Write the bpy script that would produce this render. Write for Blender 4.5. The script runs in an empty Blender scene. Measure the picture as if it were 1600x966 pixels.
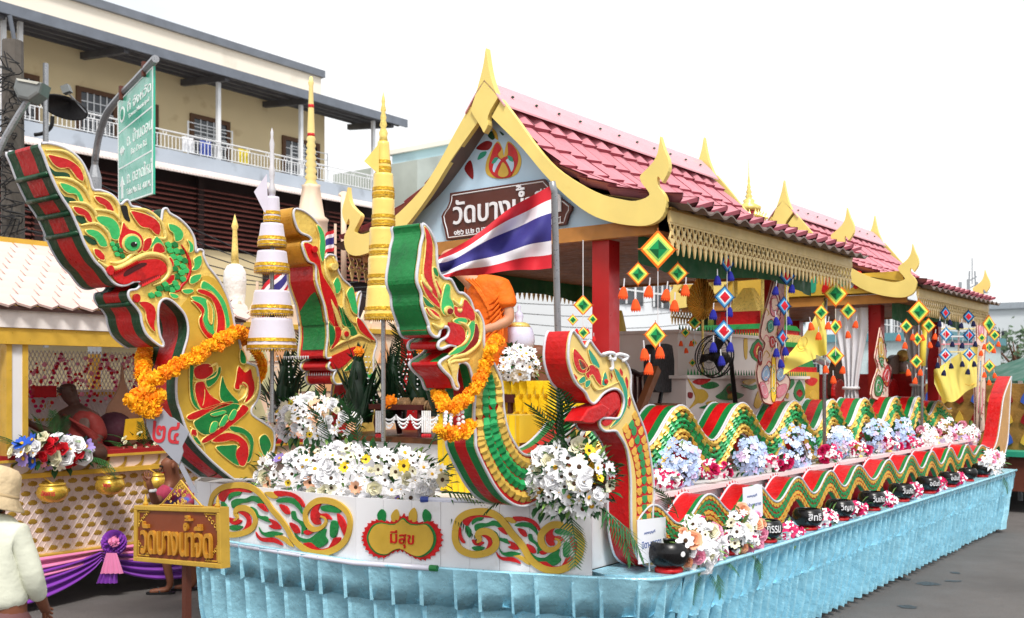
import bpy, bmesh, math, random
from mathutils import Vector, Matrix, Euler
random.seed(7)
SC = bpy.context.scene
COL = SC.collection
R = math.radians
# ------------------------------------------------------------------ camera, world, sun, exposure
F, CX, HY, CH = 1611.0, 800.0, 595.0, 2.1
cd = bpy.data.cameras.new('camera'); cam = bpy.data.objects.new('camera', cd); COL.objects.link(cam)
cam.location = (0, 0, CH); cam.rotation_euler = (R(90), 0, 0)
cd.sensor_width = 36; cd.lens = 36 * F / 1600; cd.shift_y = (HY - 483) / 1600; cd.clip_end = 2000
cd.dof.use_dof = True; cd.dof.focus_distance = 7.6; cd.dof.aperture_fstop = 3.2
SC.camera = cam
wd = bpy.data.worlds.new('World'); SC.world = wd; wd.use_nodes = True
nt = wd.node_tree; nt.nodes.clear()
SUN_EL, SUN_AZ = 54, 170
sky = nt.nodes.new('ShaderNodeTexSky'); sky.sky_type = 'NISHITA'; sky.sun_disc = False
sky.sun_elevation = R(SUN_EL); sky.sun_rotation = R(SUN_AZ); sky.dust_density = 3
tc = nt.nodes.new('ShaderNodeTexCoord'); mp = nt.nodes.new('ShaderNodeMapping'); mp.inputs['Scale'].default_value = (1, 1, 2.4)
nz = nt.nodes.new('ShaderNodeTexNoise'); nz.inputs['Scale'].default_value = 2.2; nz.inputs['Detail'].default_value = 5
cr = nt.nodes.new('ShaderNodeValToRGB')
cr.color_ramp.elements[0].position = .22; cr.color_ramp.elements[0].color = (.70, .78, .86, 1)
cr.color_ramp.elements[1].position = .5; cr.color_ramp.elements[1].color = (1.0, 1.0, 1.0, 1)
sc10 = nt.nodes.new('ShaderNodeVectorMath'); sc10.operation = 'SCALE'; sc10.inputs['Scale'].default_value = 7.6
mix = nt.nodes.new('ShaderNodeMix'); mix.data_type = 'RGBA'; mix.inputs['Factor'].default_value = .93
bg = nt.nodes.new('ShaderNodeBackground'); bg.inputs['Strength'].default_value = .1
wo = nt.nodes.new('ShaderNodeOutputWorld')
L = nt.links.new
L(tc.outputs['Generated'], mp.inputs['Vector']); L(mp.outputs[0], nz.inputs['Vector']); L(nz.outputs['Fac'], cr.inputs['Fac'])
L(cr.outputs['Color'], sc10.inputs[0]); L(sky.outputs['Color'], mix.inputs['A']); L(sc10.outputs[0], mix.inputs['B'])
L(mix.outputs['Result'], bg.inputs['Color']); L(bg.outputs[0], wo.inputs['Surface'])
sl = bpy.data.lights.new('sun', 'SUN'); sl.energy = 2.1; sl.angle = R(12); sl.color = (1, .96, .9)
so = bpy.data.objects.new('sun', sl); COL.objects.link(so)
so.rotation_euler = (R(90 - SUN_EL), 0, R(180 - SUN_AZ)); so.location = (0, -10, 30)
SC.view_settings.view_transform = 'Standard'; SC.view_settings.look = 'None'
SC.view_settings.exposure = .7; SC.view_settings.gamma = 1
SC.render.engine = 'CYCLES'
SC.cycles.max_bounces = 6; SC.cycles.diffuse_bounces = 3; SC.cycles.glossy_bounces = 3; SC.cycles.transparent_max_bounces = 6
try:
    SC.cycles.use_denoising = True; SC.cycles.denoiser = 'OPENIMAGEDENOISE'
except Exception: pass

# ------------------------------------------------------------------ frames: float axis U (backwards), V (across, away from camera)
U = Vector((.607, .795, 0)).normalized(); V = Vector((-U.y, U.x, 0)); Z = Vector((0, 0, 1))
C0 = Vector((0, 0, CH))
def W(s, t, z): return U * s + V * t + Z * z
def ray(px, py): return Vector(((px - CX) / F, 1, (HY - py) / F))
def onT(t, px, py): d = ray(px, py); return C0 + d * (t / d.dot(V))
def onS(s, px, py): d = ray(px, py); return C0 + d * (s / d.dot(U))
def onY(y, px, py): return C0 + ray(px, py) * y
def onZ(z, px, py): d = ray(px, py); return C0 + d * ((z - CH) / d.z)
class PT:
    def __init__(s, t): s.t = t; s.n = -V; s.a = U
    def __call__(s, p): return onT(s.t, p[0], p[1])
class PS:
    def __init__(s, v): s.v = v; s.n = -U; s.a = -V
    def __call__(s, p): return onS(s.v, p[0], p[1])
def crop(ox, oy, k): return lambda pts: [(ox + x / k, oy + y / k) for x, y in pts]
def cr_(pts, n=4, closed=True):
    """Catmull-Rom through points of any dimension; a point given twice is a corner"""
    P = [Vector(p) for p in pts]; out = []; N = len(P)
    for i in range(N if closed else N - 1):
        g = (lambda k: P[k % N]) if closed else (lambda k: P[max(0, min(N - 1, k))])
        a, b, c, d = g(i - 1), g(i), g(i + 1), g(i + 2)
        if (b - c).length < 1e-9: continue
        for k in range(n):
            t = k / n
            out.append(.5 * ((2 * b) + (c - a) * t + (2 * a - 5 * b + 4 * c - d) * t * t + (3 * b - a - 3 * c + d) * t ** 3))
    if not closed: out.append(P[-1].copy())
    return out

# ------------------------------------------------------------------ materials
def lin(c):
    return tuple(((x / 255) / 12.92 if x / 255 <= .04045 else ((x / 255 + .055) / 1.055) ** 2.4) for x in c)
MATS = {}
def M(name, rgb, rough=.55, metal=0, var=.10, scale=9, rv=.0, bump=0, bscale=40, spec=.4, wear=None, trans=0, sheen=0, coat=0, detail=4, bd=.02):
    if name in MATS: return MATS[name]
    m = bpy.data.materials.new(name); m.use_nodes = True; MATS[name] = m
    n = m.node_tree.nodes; l = m.node_tree.links.new; b = n['Principled BSDF']
    c = lin(rgb)
    tcn = n.new('ShaderNodeTexCoord'); no = n.new('ShaderNodeTexNoise'); no.inputs['Scale'].default_value = scale; no.inputs['Detail'].default_value = detail
    l(tcn.outputs['Object'], no.inputs['Vector'])
    mr = n.new('ShaderNodeMapRange'); mr.inputs['From Min'].default_value = .3; mr.inputs['From Max'].default_value = .7
    mr.inputs['To Min'].default_value = 1 - var; mr.inputs['To Max'].default_value = 1 + var
    l(no.outputs['Fac'], mr.inputs['Value']); val = mr.outputs[0]
    if rv:
        oi = n.new('ShaderNodeObjectInfo'); mm = n.new('ShaderNodeMath'); mm.operation = 'MULTIPLY_ADD'
        l(oi.outputs['Random'], mm.inputs[0]); mm.inputs[1].default_value = 2 * rv; mm.inputs[2].default_value = 1 - rv
        m2 = n.new('ShaderNodeMath'); m2.operation = 'MULTIPLY'; l(mm.outputs[0], m2.inputs[0]); l(val, m2.inputs[1]); val = m2.outputs[0]
    vm = n.new('ShaderNodeVectorMath'); vm.operation = 'SCALE'; vm.inputs[0].default_value = c; l(val, vm.inputs['Scale'])
    colr = vm.outputs[0]
    if wear:  # (rgb, noise scale, threshold)
        w2 = n.new('ShaderNodeTexNoise'); w2.inputs['Scale'].default_value = wear[1]; w2.inputs['Detail'].default_value = 8; l(tcn.outputs['Object'], w2.inputs['Vector'])
        rr = n.new('ShaderNodeMapRange'); rr.inputs['From Min'].default_value = wear[2]; rr.inputs['From Max'].default_value = wear[2] + .12; l(w2.outputs['Fac'], rr.inputs['Value'])
        mx = n.new('ShaderNodeMix'); mx.data_type = 'RGBA'; l(rr.outputs[0], mx.inputs['Factor']); l(colr, mx.inputs['A']); mx.inputs['B'].default_value = (*lin(wear[0]), 1); colr = mx.outputs['Result']
    l(colr, b.inputs['Base Color'])
    rn = n.new('ShaderNodeTexNoise'); rn.inputs['Scale'].default_value = scale * 3.7; rn.inputs['Detail'].default_value = 5; l(tcn.outputs['Object'], rn.inputs['Vector'])
    rm_ = n.new('ShaderNodeMapRange'); rm_.inputs['From Min'].default_value = .3; rm_.inputs['From Max'].default_value = .7; rm_.inputs['To Min'].default_value = max(.05, rough - .14); rm_.inputs['To Max'].default_value = min(1, rough + .14)
    l(rn.outputs['Fac'], rm_.inputs['Value']); l(rm_.outputs[0], b.inputs['Roughness']); b.inputs['Metallic'].default_value = metal; b.inputs['Specular IOR Level'].default_value = spec
    if trans: b.inputs['Transmission Weight'].default_value = trans
    if sheen: b.inputs['Sheen Weight'].default_value = sheen
    if coat: b.inputs['Coat Weight'].default_value = coat; b.inputs['Coat Roughness'].default_value = .15
    if bump:
        bn = n.new('ShaderNodeTexNoise'); bn.inputs['Scale'].default_value = bscale; bn.inputs['Detail'].default_value = 6; l(tcn.outputs['Object'], bn.inputs['Vector'])
        bu = n.new('ShaderNodeBump'); bu.inputs['Strength'].default_value = bump; bu.inputs['Distance'].default_value = bd; l(bn.outputs['Fac'], bu.inputs['Height']); l(bu.outputs[0], b.inputs['Normal'])
    return m
GOLD = M('gold_paint', (234, 202, 104), .36, .2, .12, 7, bump=.35, bscale=30, wear=((206, 162, 62), 8, .6))
GOLDR = M('gold_relief', (240, 214, 124), .32, .3, .10, 9, bump=.3, bscale=34)
PALEG = M('pale_gold_board', (234, 210, 122), .5, .05, .07, 3, wear=((222, 192, 100), 5, .66))
OCHRE = M('ochre_paint', (206, 168, 62), .45, .1, .12, 5, bump=.1)
RED = M('red_paint', (196, 18, 22), .4, 0, .16, 6, bump=.3, bscale=34, wear=((168, 14, 18), 9, .58))
DRED = M('dark_red_paint', (128, 12, 18), .45, 0, .15, 6, bump=.25)
GREEN = M('green_paint', (18, 122, 58), .4, 0, .16, 6, bump=.3, bscale=34, wear=((14, 98, 48), 9, .58))
LGREEN = M('light_green_paint', (54, 180, 98), .4, 0, .14, 6, bump=.25)
DGREEN = M('dark_green_paint', (10, 66, 36), .45, 0, .2, 5, bump=.25)
TEAL = M('teal_paint', (40, 150, 120), .5)
BLACK = M('black_gap', (22, 20, 18), .7)
WHITEP = M('white_paint', (226, 226, 230), .5, 0, .04, 3, wear=((196, 192, 186), 4, .66))
ROPE = M('white_light_rope', (206, 206, 214), .35, 0, .06, 60, coat=.3)
STEEL = M('grey_steel', (150, 152, 156), .35, .6, .1, 12)
WOODB = M('brown_wood', (104, 62, 34), .5, 0, .25, 12)

# ------------------------------------------------------------------ mesh and object helpers
def rootof(o):
    while o.parent: o = o.parent
    return o
def obj(name, vs, fs, mat, parent=None, smooth=False, mi=None, label=None):
    """one mesh object; verts in world space (made local to the root Empty's location)"""
    me = bpy.data.meshes.new(name)
    off = rootof(parent).location.copy() if parent else Vector()
    me.from_pydata([tuple(Vector(v) - off) for v in vs], [], [tuple(f) for f in fs])
    for m in (mat if isinstance(mat, (list, tuple)) else [mat]): me.materials.append(m)
    if mi: me.polygons.foreach_set('material_index', mi)
    if smooth: me.polygons.foreach_set('use_smooth', [True] * len(me.polygons))
    me.update()
    o = bpy.data.objects.new(name, me); COL.objects.link(o)
    if parent: o.parent = parent
    if label: o['label'] = label
    return o
def tag(o, label, cat, group=None):
    o['label'] = label; o['category'] = cat
    if group: o['group'] = group
    return o
def struct(o): o['kind'] = 'structure'; return o
def stuff(o): o['kind'] = 'stuff'; return o
def root(name, label, cat, loc=(0, 0, 0), group=None):
    o = bpy.data.objects.new(name, None); o.empty_display_size = .1; COL.objects.link(o); o.location = loc
    return tag(o, label, cat, group)
def base_origin(o):
    """move a one-mesh thing's origin to the middle of its base"""
    vs = [v.co for v in o.data.vertices]
    c = Vector(((min(v.x for v in vs) + max(v.x for v in vs)) / 2, (min(v.y for v in vs) + max(v.y for v in vs)) / 2, min(v.z for v in vs)))
    o.data.transform(Matrix.Translation(-c)); o.location = o.location + c
    return o
def inst(src, name, mat4, parent=None):
    """another object on the same mesh"""
    o = bpy.data.objects.new(name, src if isinstance(src, bpy.types.Mesh) else src.data); COL.objects.link(o)
    if parent:
        o.parent = parent; o.matrix_basis = Matrix.Translation(-rootof(parent).location) @ mat4
    else: o.matrix_basis = mat4
    return o
def copy_tree(o, parent=None):
    c = o.copy(); COL.objects.link(c); c.parent = parent
    for ch in list(o.children): copy_tree(ch, c)
    return c
def place(o, loc, rz=0, sc=1, label=None):
    o.location = loc; o.rotation_euler = (0, 0, rz); o.scale = (sc, sc, sc)
    if label: o['label'] = label
    return o
def mesh_only(name, vs, fs, mats, smooth=False, mi=None):
    me = bpy.data.meshes.new(name); me.from_pydata([tuple(v) for v in vs], [], [tuple(f) for f in fs])
    for m in (mats if isinstance(mats, (list, tuple)) else [mats]): me.materials.append(m)
    if mi: me.polygons.foreach_set('material_index', mi)
    if smooth: me.polygons.foreach_set('use_smooth', [True] * len(me.polygons))
    me.update(); return me
class MB:
    """collects shapes for one mesh"""
    def __init__(s): s.v = []; s.f = []; s.m = []
    def add(s, vs, fs, mi=0):
        o = len(s.v); s.v += [Vector(v) for v in vs]; s.f += [tuple(i + o for i in f) for f in fs]; s.m += [mi] * len(fs); return s
    def box(s, c, a, b, d, mi=0):
        """box at centre c with half-axis vectors a, b, d"""
        c = Vector(c); a = Vector(a); b = Vector(b); d = Vector(d)
        if a.cross(b).dot(d) < 0: a = -a
        vs = [c + x * a + y * b + z * d for z in (-1, 1) for y in (-1, 1) for x in (-1, 1)]
        return s.add(vs, [(0, 2, 3, 1), (4, 5, 7, 6), (0, 1, 5, 4), (2, 6, 7, 3), (0, 4, 6, 2), (1, 3, 7, 5)], mi)
    def bst(s, s0, s1, t0, t1, z0, z1, mi=0):
        return s.box(W((s0 + s1) / 2, (t0 + t1) / 2, (z0 + z1) / 2), U * (abs(s1 - s0) / 2), V * (abs(t1 - t0) / 2), Z * (abs(z1 - z0) / 2), mi)
    def tube(s, pts, r, n=6, mi=0, cap=True, closed=False):
        P = [Vector(p) for p in pts]; N = len(P); rs = r if isinstance(r, (list, tuple)) else [r] * N
        vs = []; up = None
        for i in range(N):
            if closed: d = P[(i + 1) % N] - P[i - 1]
            else: d = P[min(i + 1, N - 1)] - P[max(i - 1, 0)]
            if d.length < 1e-9: d = Vector((0, 0, 1))
            d.normalize()
            if up is None: up = Vector((0, 0, 1)) if abs(d.z) < .9 else Vector((1, 0, 0))
            x = d.cross(up)
            if x.length < 1e-6: x = d.orthogonal()
            x.normalize(); y = x.cross(d); up = y
            for k in range(n):
                a = 2 * math.pi * k / n; vs.append(P[i] + (x * math.cos(a) + y * math.sin(a)) * rs[i])
        fs = []
        for i in range(N if closed else N - 1):
            j = (i + 1) % N
            for k in range(n):
                k2 = (k + 1) % n; fs.append((i * n + k, i * n + k2, j * n + k2, j * n + k))
        if cap and not closed:
            fs.append(tuple(reversed(range(n)))); fs.append(tuple((N - 1) * n + k for k in range(n)))
        return s.add(vs, fs, mi)
    def lathe(s, c, prof, n=16, mi=0, sx=1, sy=1, rot=None):
        """prof: (radius, height[, material]) from bottom to top about Z at c"""
        c = Vector(c); vs = []; fs = []; ms = []
        for p in prof:
            for k in range(n):
                a = 2 * math.pi * k / n; q = Vector((p[0] * math.cos(a) * sx, p[0] * math.sin(a) * sy, p[1]))
                if rot: q = rot @ q
                vs.append(c + q)
        for i in range(len(prof) - 1):
            for k in range(n):
                k2 = (k + 1) % n; fs.append((i * n + k, i * n + k2, (i + 1) * n + k2, (i + 1) * n + k)); ms.append(prof[i][2] if len(prof[i]) > 2 else mi)
        if prof[0][0] > 1e-4: fs.append(tuple(reversed(range(n)))); ms.append(mi)
        if prof[-1][0] > 1e-4: fs.append(tuple((len(prof) - 1) * n + k for k in range(n))); ms.append(mi)
        o = len(s.v); s.v += vs; s.f += [tuple(i + o for i in f) for f in fs]; s.m += ms
        return s
    def ball(s, c, r, n=8, mi=0, sc=(1, 1, 1), jit=0):
        c = Vector(c); m = max(4, n // 2); vs = [c + Vector((0, 0, -r * sc[2]))]
        for i in range(1, m):
            ph = -math.pi / 2 + math.pi * i / m
            for k in range(n):
                a = 2 * math.pi * k / n; q = r * (1 + jit * (random.random() - .5))
                vs.append(c + Vector((q * math.cos(ph) * math.cos(a) * sc[0], q * math.cos(ph) * math.sin(a) * sc[1], q * math.sin(ph) * sc[2])))
        vs.append(c + Vector((0, 0, r * sc[2]))); fs = []
        for k in range(n): fs.append((0, 1 + (k + 1) % n, 1 + k))
        for i in range(m - 2):
            for k in range(n):
                k2 = (k + 1) % n; fs.append((1 + i * n + k, 1 + i * n + k2, 1 + (i + 1) * n + k2, 1 + (i + 1) * n + k))
        t = len(vs) - 1
        for k in range(n): fs.append((t, 1 + (m - 2) * n + k, 1 + (m - 2) * n + (k + 1) % n))
        return s.add(vs, fs, mi)
    def prism(s, pts, n, d0, d1, mi=0, msi=None):
        """polygon in a plane, thickened from d0 to d1 along n"""
        P = [Vector(p) for p in pts]; nn = Vector()
        for i in range(len(P)): nn += P[i].cross(P[(i + 1) % len(P)])
        if nn.dot(n) < 0: P.reverse()
        k = len(P); s.add([p + n * d0 for p in P] + [p + n * d1 for p in P], [tuple(range(2 * k - 1, k - 1, -1))[::-1], tuple(reversed(range(k)))], mi)
        s.add([p + n * d0 for p in P] + [p + n * d1 for p in P], [(i, (i + 1) % k, k + (i + 1) % k, k + i) for i in range(k)], mi if msi is None else msi)
        return s
    def build(s, name, mat, parent=None, smooth=False, label=None):
        return obj(name, s.v, s.f, mat, parent, smooth, s.m if isinstance(mat, (list, tuple)) else None, label)
    def thing(s, name, mat, label, cat, smooth=False, group=None):
        o = s.build(name, mat, None, smooth); base_origin(o); return tag(o, label, cat, group)
    def mesh(s, name, mat, smooth=False): return mesh_only(name, s.v, s.f, mat, smooth, s.m if isinstance(mat, (list, tuple)) else None)
def plate(name, pts, n, d0, d1, mat, parent=None, bev=.0, smooth=False, label=None):
    """board cut to an outline, with an optional rounded front edge"""
    P = [Vector(p) for p in pts]; nn = Vector()
    c = sum(P, Vector()) / len(P)
    for i in range(len(P)): nn += (P[i] - c).cross(P[(i + 1) % len(P)] - c)
    if nn.dot(n) < 0: P.reverse()
    off = rootof(parent).location.copy() if parent else Vector()
    bm = bmesh.new(); k = len(P)
    a = [bm.verts.new(p + n * d0 - off) for p in P]; b = [bm.verts.new(p + n * d1 - off) for p in P]
    ff = bm.faces.new(b); bm.faces.new(list(reversed(a)))
    for i in range(k): bm.faces.new((a[i], a[(i + 1) % k], b[(i + 1) % k], b[i]))
    if bev:
        try: bmesh.ops.bevel(bm, geom=list(ff.edges), offset=bev, segments=2, profile=.5, affect='EDGES', clamp_overlap=True)
        except Exception: pass
    me = bpy.data.meshes.new(name); bm.to_mesh(me); bm.free()
    for m in (mat if isinstance(mat, (list, tuple)) else [mat]): me.materials.append(m)
    o = bpy.data.objects.new(name, me); COL.objects.link(o)
    if parent: o.parent = parent
    if label: o['label'] = label
    return o
def text_geo(body, font=None):
    cu = bpy.data.curves.new('txt', 'FONT'); cu.body = body; cu.size = 1; cu.resolution_u = 3; cu.extrude = .5; cu.offset = .012
    o = bpy.data.objects.new('txt', cu); COL.objects.link(o)
    dg = bpy.context.evaluated_depsgraph_get(); me = bpy.data.meshes.new_from_object(o.evaluated_get(dg))
    vs = [v.co.copy() for v in me.vertices]; fs = [tuple(p.vertices) for p in me.polygons]
    bpy.data.objects.remove(o); bpy.data.curves.remove(cu); bpy.data.meshes.remove(me)
    return vs, fs
def text(name, body, pos, right, up, w=None, h=None, depth=.004, mat=None, parent=None, bold=0):
    """lettering centred at pos, spanning width w (and height h) along right/up, raised by depth"""
    vs, fs = text_geo(body)
    x0, x1 = min(v.x for v in vs), max(v.x for v in vs); y0, y1 = min(v.y for v in vs), max(v.y for v in vs)
    kx = w / (x1 - x0) if w else None; ky = h / (y1 - y0) if h else None
    kx = kx or ky; ky = ky or kx
    right = Vector(right).normalized(); up = Vector(up).normalized(); n = right.cross(up).normalized()
    out = [Vector(pos) + right * ((v.x - (x0 + x1) / 2) * kx) + up * ((v.y - (y0 + y1) / 2) * ky) + n * ((v.z + .5) * depth) for v in vs]
    iv = sorted((min(vs[i].x for i in f), max(vs[i].x for i in f), k) for k, f in enumerate(fs)); words = []; end = -9e9   # one object for each word
    for a, b, k in iv:
        if a > end + .17: words.append([])
        words[-1].append(k); end = max(end, b)
    for wf in words:
        ids = sorted({i for k in wf for i in fs[k]}); mp_ = {i: j for j, i in enumerate(ids)}
        o = obj(name, [out[i] for i in ids], [tuple(mp_[i] for i in fs[k]) for k in wf], mat, parent)
    return o
# ================================================================== ground
ASPH = M('asphalt', (110, 106, 104), .8, 0, .22, .8, bump=.9, bscale=140, wear=((78, 75, 73), 95, .56), spec=.3, detail=9)
g = MB()
N = 24; xs = [-260 + 520 * i / N for i in range(N + 1)]; ys = [-60 + 460 * i / N for i in range(N + 1)]
g.add([(x, y, 0) for y in ys for x in xs], [(j * (N + 1) + i, j * (N + 1) + i + 1, (j + 1) * (N + 1) + i + 1, (j + 1) * (N + 1) + i) for j in range(N) for i in range(N)])
struct(g.build('road', ASPH))
STAIN = M('damp_stain', (62, 60, 60), .5, 0, .2, 8)
for k, (px, py, a, b) in enumerate([(1450, 912, .11, .05), (1412, 905, .06, .035), (1418, 948, .08, .04), (1493, 895, .05, .03), (1490, 908, .1, .02)]):
    c = onZ(.004, px, py); mb = MB(); n = 14
    mb.add([c] + [c + Vector((a * (1 + .25 * math.sin(3 * i + k)) * math.cos(2 * math.pi * i / n), b * (1 + .2 * math.cos(2 * i + k)) * math.sin(2 * math.pi * i / n) * 2, 0)) for i in range(n)], [(0, 1 + i, 1 + (i + 1) % n) for i in range(n)])
    o = mb.build('road_stain', STAIN); struct(o)

# ================================================================== yellow apartment building on the left
CREAM = M('cream_wall', (220, 200, 158), .8, 0, .07, .25, wear=((196, 172, 130), .7, .6))
OFFW = M('offwhite_wall', (232, 226, 214), .8, 0, .04, .2, wear=((212, 206, 194), .4, .62))
GREYM = M('grey_metal_fascia', (112, 118, 128), .5, .2, .12, 1.5)
SHEET = M('roof_sheet_underside', (170, 154, 132), .6, .1, .25, .6)
BEAM = M('dark_steel_beam', (84, 84, 88), .6, .2, .15, 1)
SLABC = M('bluish_concrete', (168, 178, 190), .8, 0, .1, .5, wear=((140, 148, 158), .8, .58))
WHITEM = M('white_metal', (226, 228, 230), .5, 0, .05, 2)
PINKC = M('pale_canopy_sheet', (232, 218, 212), .6, 0, .06, 1)
SLAT = M('maroon_louvre', (134, 76, 68), .6, 0, .2, .8, rv=.1)
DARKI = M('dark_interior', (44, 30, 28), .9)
WFRAME = M('brown_window_frame', (92, 62, 40), .6)
GLASS = M('dark_window_glass', (36, 42, 50), .12, 0, .2, .5, spec=.7)
B0, B1 = 18.0, 42.6   # along U
bt = 41.8; wt = 45.0
bl = root('apartment_building', 'cream apartment building with long balcony, grey awning roof and maroon louvres', 'building', W((B0 + B1) / 2, wt, 0))
mb = MB(); mb.bst(B0, 41.0, wt, wt + 9, 0, 17.6); mb.build('wall', CREAM, bl)
mb = MB(); mb.bst(B0, 41.0, wt + .3, wt + 9, 17.6, 19.75); mb.build('parapet', OFFW, bl)
mb = MB(); mb.bst(B0, 41.15, wt + .1, wt + 9, 19.75, 20.15); mb.build('parapet_cap', GREYM, bl)
mb = MB(); mb.bst(B0, 42.4, bt, wt - .01, 12.15, 12.85); mb.build('balcony_slab', SLABC, bl)
# awning roof: sheet, purlins and gutter
aw = MB()
ns = 120
for i in range(ns):
    s0 = B0 - .5 + (44.4 - B0) * i / ns; s1 = B0 - .5 + (44.4 - B0) * (i + .82) / ns
    q = [W(s0, bt - .5, 17.15), W(s1, bt - .5, 17.15), W(s1, wt + .4, 17.62), W(s0, wt + .4, 17.62)]
    aw.add(q + [p + Z * .06 for p in q], [(3, 2, 1, 0), (4, 5, 6, 7), (0, 1, 5, 4), (1, 2, 6, 5), (3, 0, 4, 7)])
o = aw.build('awning_sheet', SHEET, bl); stuff(o)
mb = MB(); mb.bst(B0 - .5, 43.95, bt - .62, bt - .5, 16.82, 17.26); mb.build('gutter', GREYM, bl)
mb = MB(); mb.bst(B0 - .5, 43.95, bt - .5, bt - .42, 16.95, 17.12); mb.build('gutter_back', BEAM, bl)
for k in range(4):
    t0 = bt - .1 + k * .95; mb = MB(); mb.bst(B0 - .4, 43.8, t0, t0 + .14, 16.93 + k * .14, 17.1 + k * .14); mb.build('purlin', BEAM, bl)
for s0 in (20.5, 26, 31.4, 36.6, 42.9):
    mb = MB(); q0, q1 = W(s0, bt - .4, 16.8), W(s0, wt, 17.2); d = (q1 - q0) / 2
    mb.box((q0 + q1) / 2, U * .12, d, Z * .16); mb.build('rafter', BEAM, bl)
for px in (5, 31, 341, 470, 583):
    p = onT(bt + .3, px, 240); s0 = p.dot(U); mb = MB(); mb.bst(s0 - .09, s0 + .09, bt + .2, bt + .38, 12.85, 16.95); mb.build('awning_post', WHITEM, bl)
# windows on the balcony wall
for px0, px1, py0, py1 in ((296, 358, 190, 252), (440, 498, 210, 262), (118, 182, 165, 215), (0, 60, 140, 190), (205, 246, 178, 228)):
    a, b = onT(wt, px0, py0), onT(wt, px1, py1); s0, s1 = a.dot(U), b.dot(U); z1, z0 = 15.75, 13.2
    w = MB(); f = .22
    for r in ((s0, s1, z1 - f, z1), (s0, s1, z0, z0 + f), (s0, s0 + f, z0 + f, z1 - f), (s1 - f, s1, z0 + f, z1 - f)): w.bst(r[0], r[1], wt - .12, wt - .002, r[2], r[3])
    wo_ = w.build('window', WFRAME, bl)
    p = MB(); p.bst(s0 + f, s1 - f, wt - .05, wt - .01, z0 + f, z1 - f); p.build('pane', GLASS, wo_)
    mm = MB()
    for k in range(1, 5): x = s0 + f + (s1 - s0 - 2 * f) * k / 5; mm.bst(x - .025, x + .025, wt - .09, wt - .051, z0 + f, z1 - f)
    for k in range(1, 5): zz = z0 + f + (z1 - z0 - 2 * f) * k / 5; mm.bst(s0 + f, s1 - f, wt - .1, wt - .091, zz - .025, zz + .025)
    mm.build('grille', WHITEM, wo_)
# canopy under the balcony and louvres
cn = MB(); n = 150
for i in range(n):
    s0 = B0 + (43.2 - B0) * i / n; s1 = B0 + (43.2 - B0) * (i + .72) / n
    q = [W(s0, bt - 1.2, 11.62), W(s1, bt - 1.2, 11.62), W(s1, bt - .02, 12.12), W(s0, bt - .02, 12.12)]
    cn.add(q + [p + Z * .08 for p in q], [(3, 2, 1, 0), (4, 5, 6, 7), (0, 1, 5, 4), (1, 2, 6, 5), (3, 0, 4, 7)])
for i in range(1):
    q = [W(B0, bt - 1.2, 11.6), W(43.2, bt - 1.2, 11.6), W(43.2, bt - .02, 12.1), W(B0, bt - .02, 12.1)]
    cn.add(q, [(0, 1, 2, 3)])
stuff(cn.build('canopy_sheet', PINKC, bl))
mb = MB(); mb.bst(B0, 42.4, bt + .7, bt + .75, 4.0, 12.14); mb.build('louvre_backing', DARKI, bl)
for bay in range(6):
    sa = B0 + .1 + bay * 4.05; sb = sa + 3.95
    for k in range(16):
        z = 11.35 - k * .24
        if bay in (3, 4) and z < 8.6: continue
        q0, q1 = W((sa + sb) / 2, bt + .4, z), None
        mb = MB(); mb.box(q0, U * ((sb - sa) / 2), V * .1 + Z * .05, Z * .018 - V * .009); mb.build('louvre_slat', SLAT, bl)
mb = MB(); mb.bst(29.5, 38, bt + .55, bt + .68, 4, 8.5); mb.build('beige_wall_panel', CREAM, bl)
for s0 in (22.2, 30.3, 34.3, 38.4): mb = MB(); mb.bst(s0, s0 + .3, bt + .3, bt + .5, 4, 12.1); mb.build('pillar', DARKI, bl)
# balcony railing
rl = root('balcony_railing', 'white metal railing with rings along the cream building balcony', 'railing', W(30, bt + .1, 12.85))
for z, r in ((13.75, .035), (13.55, .025), (12.95, .025)):
    mb = MB(); mb.tube([W(B0, bt + .12, z), W(42.3, bt + .12, z)], r, 6); mb.build('rail', WHITEM, rl)
bal = MB(); bal.tube([(0, 0, 0), (0, 0, .62)], .02, 5); balm = bal.mesh('baluster', WHITEM)
ring = MB(); ring.tube([(.09 * math.cos(a * .5236), 0, .09 * math.sin(a * .5236)) for a in range(12)], .018, 4, closed=True); ringm = ring.mesh('ring', WHITEM)
rot = Matrix.Rotation(math.atan2(U.y, U.x), 4, 'Z')
for i in range(122):
    s0 = B0 + .1 + i * .2; inst(balm, 'baluster', Matrix.Translation(W(s0, bt + .12, 12.94)), rl)
    if i % 6 == 3: inst(ringm, 'ring', Matrix.Translation(W(s0, bt + .12, 13.65)) @ rot, rl)
# drying racks on the balcony
for k, (px, py) in enumerate(((325, 205), (480, 235))):
    p = onT(bt + 1.2, px, py); s0 = p.dot(U); mb = MB()
    for a in (-1.3, 1.3): mb.tube([W(s0 + a, bt + 1, 12.86), W(s0 + a, bt + 1, 14.7)], .04, 5)
    for z in (14.65, 14.3, 13.95): mb.tube([W(s0 - 1.3, bt + 1, z), W(s0 + 1.3, bt + 1, z)], .025, 5)
    mb.thing('drying_rack', WHITEM, ['white tube drying rack on the balcony before the middle window', 'white tube drying rack on the balcony at its right end'][k], 'drying rack')

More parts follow.
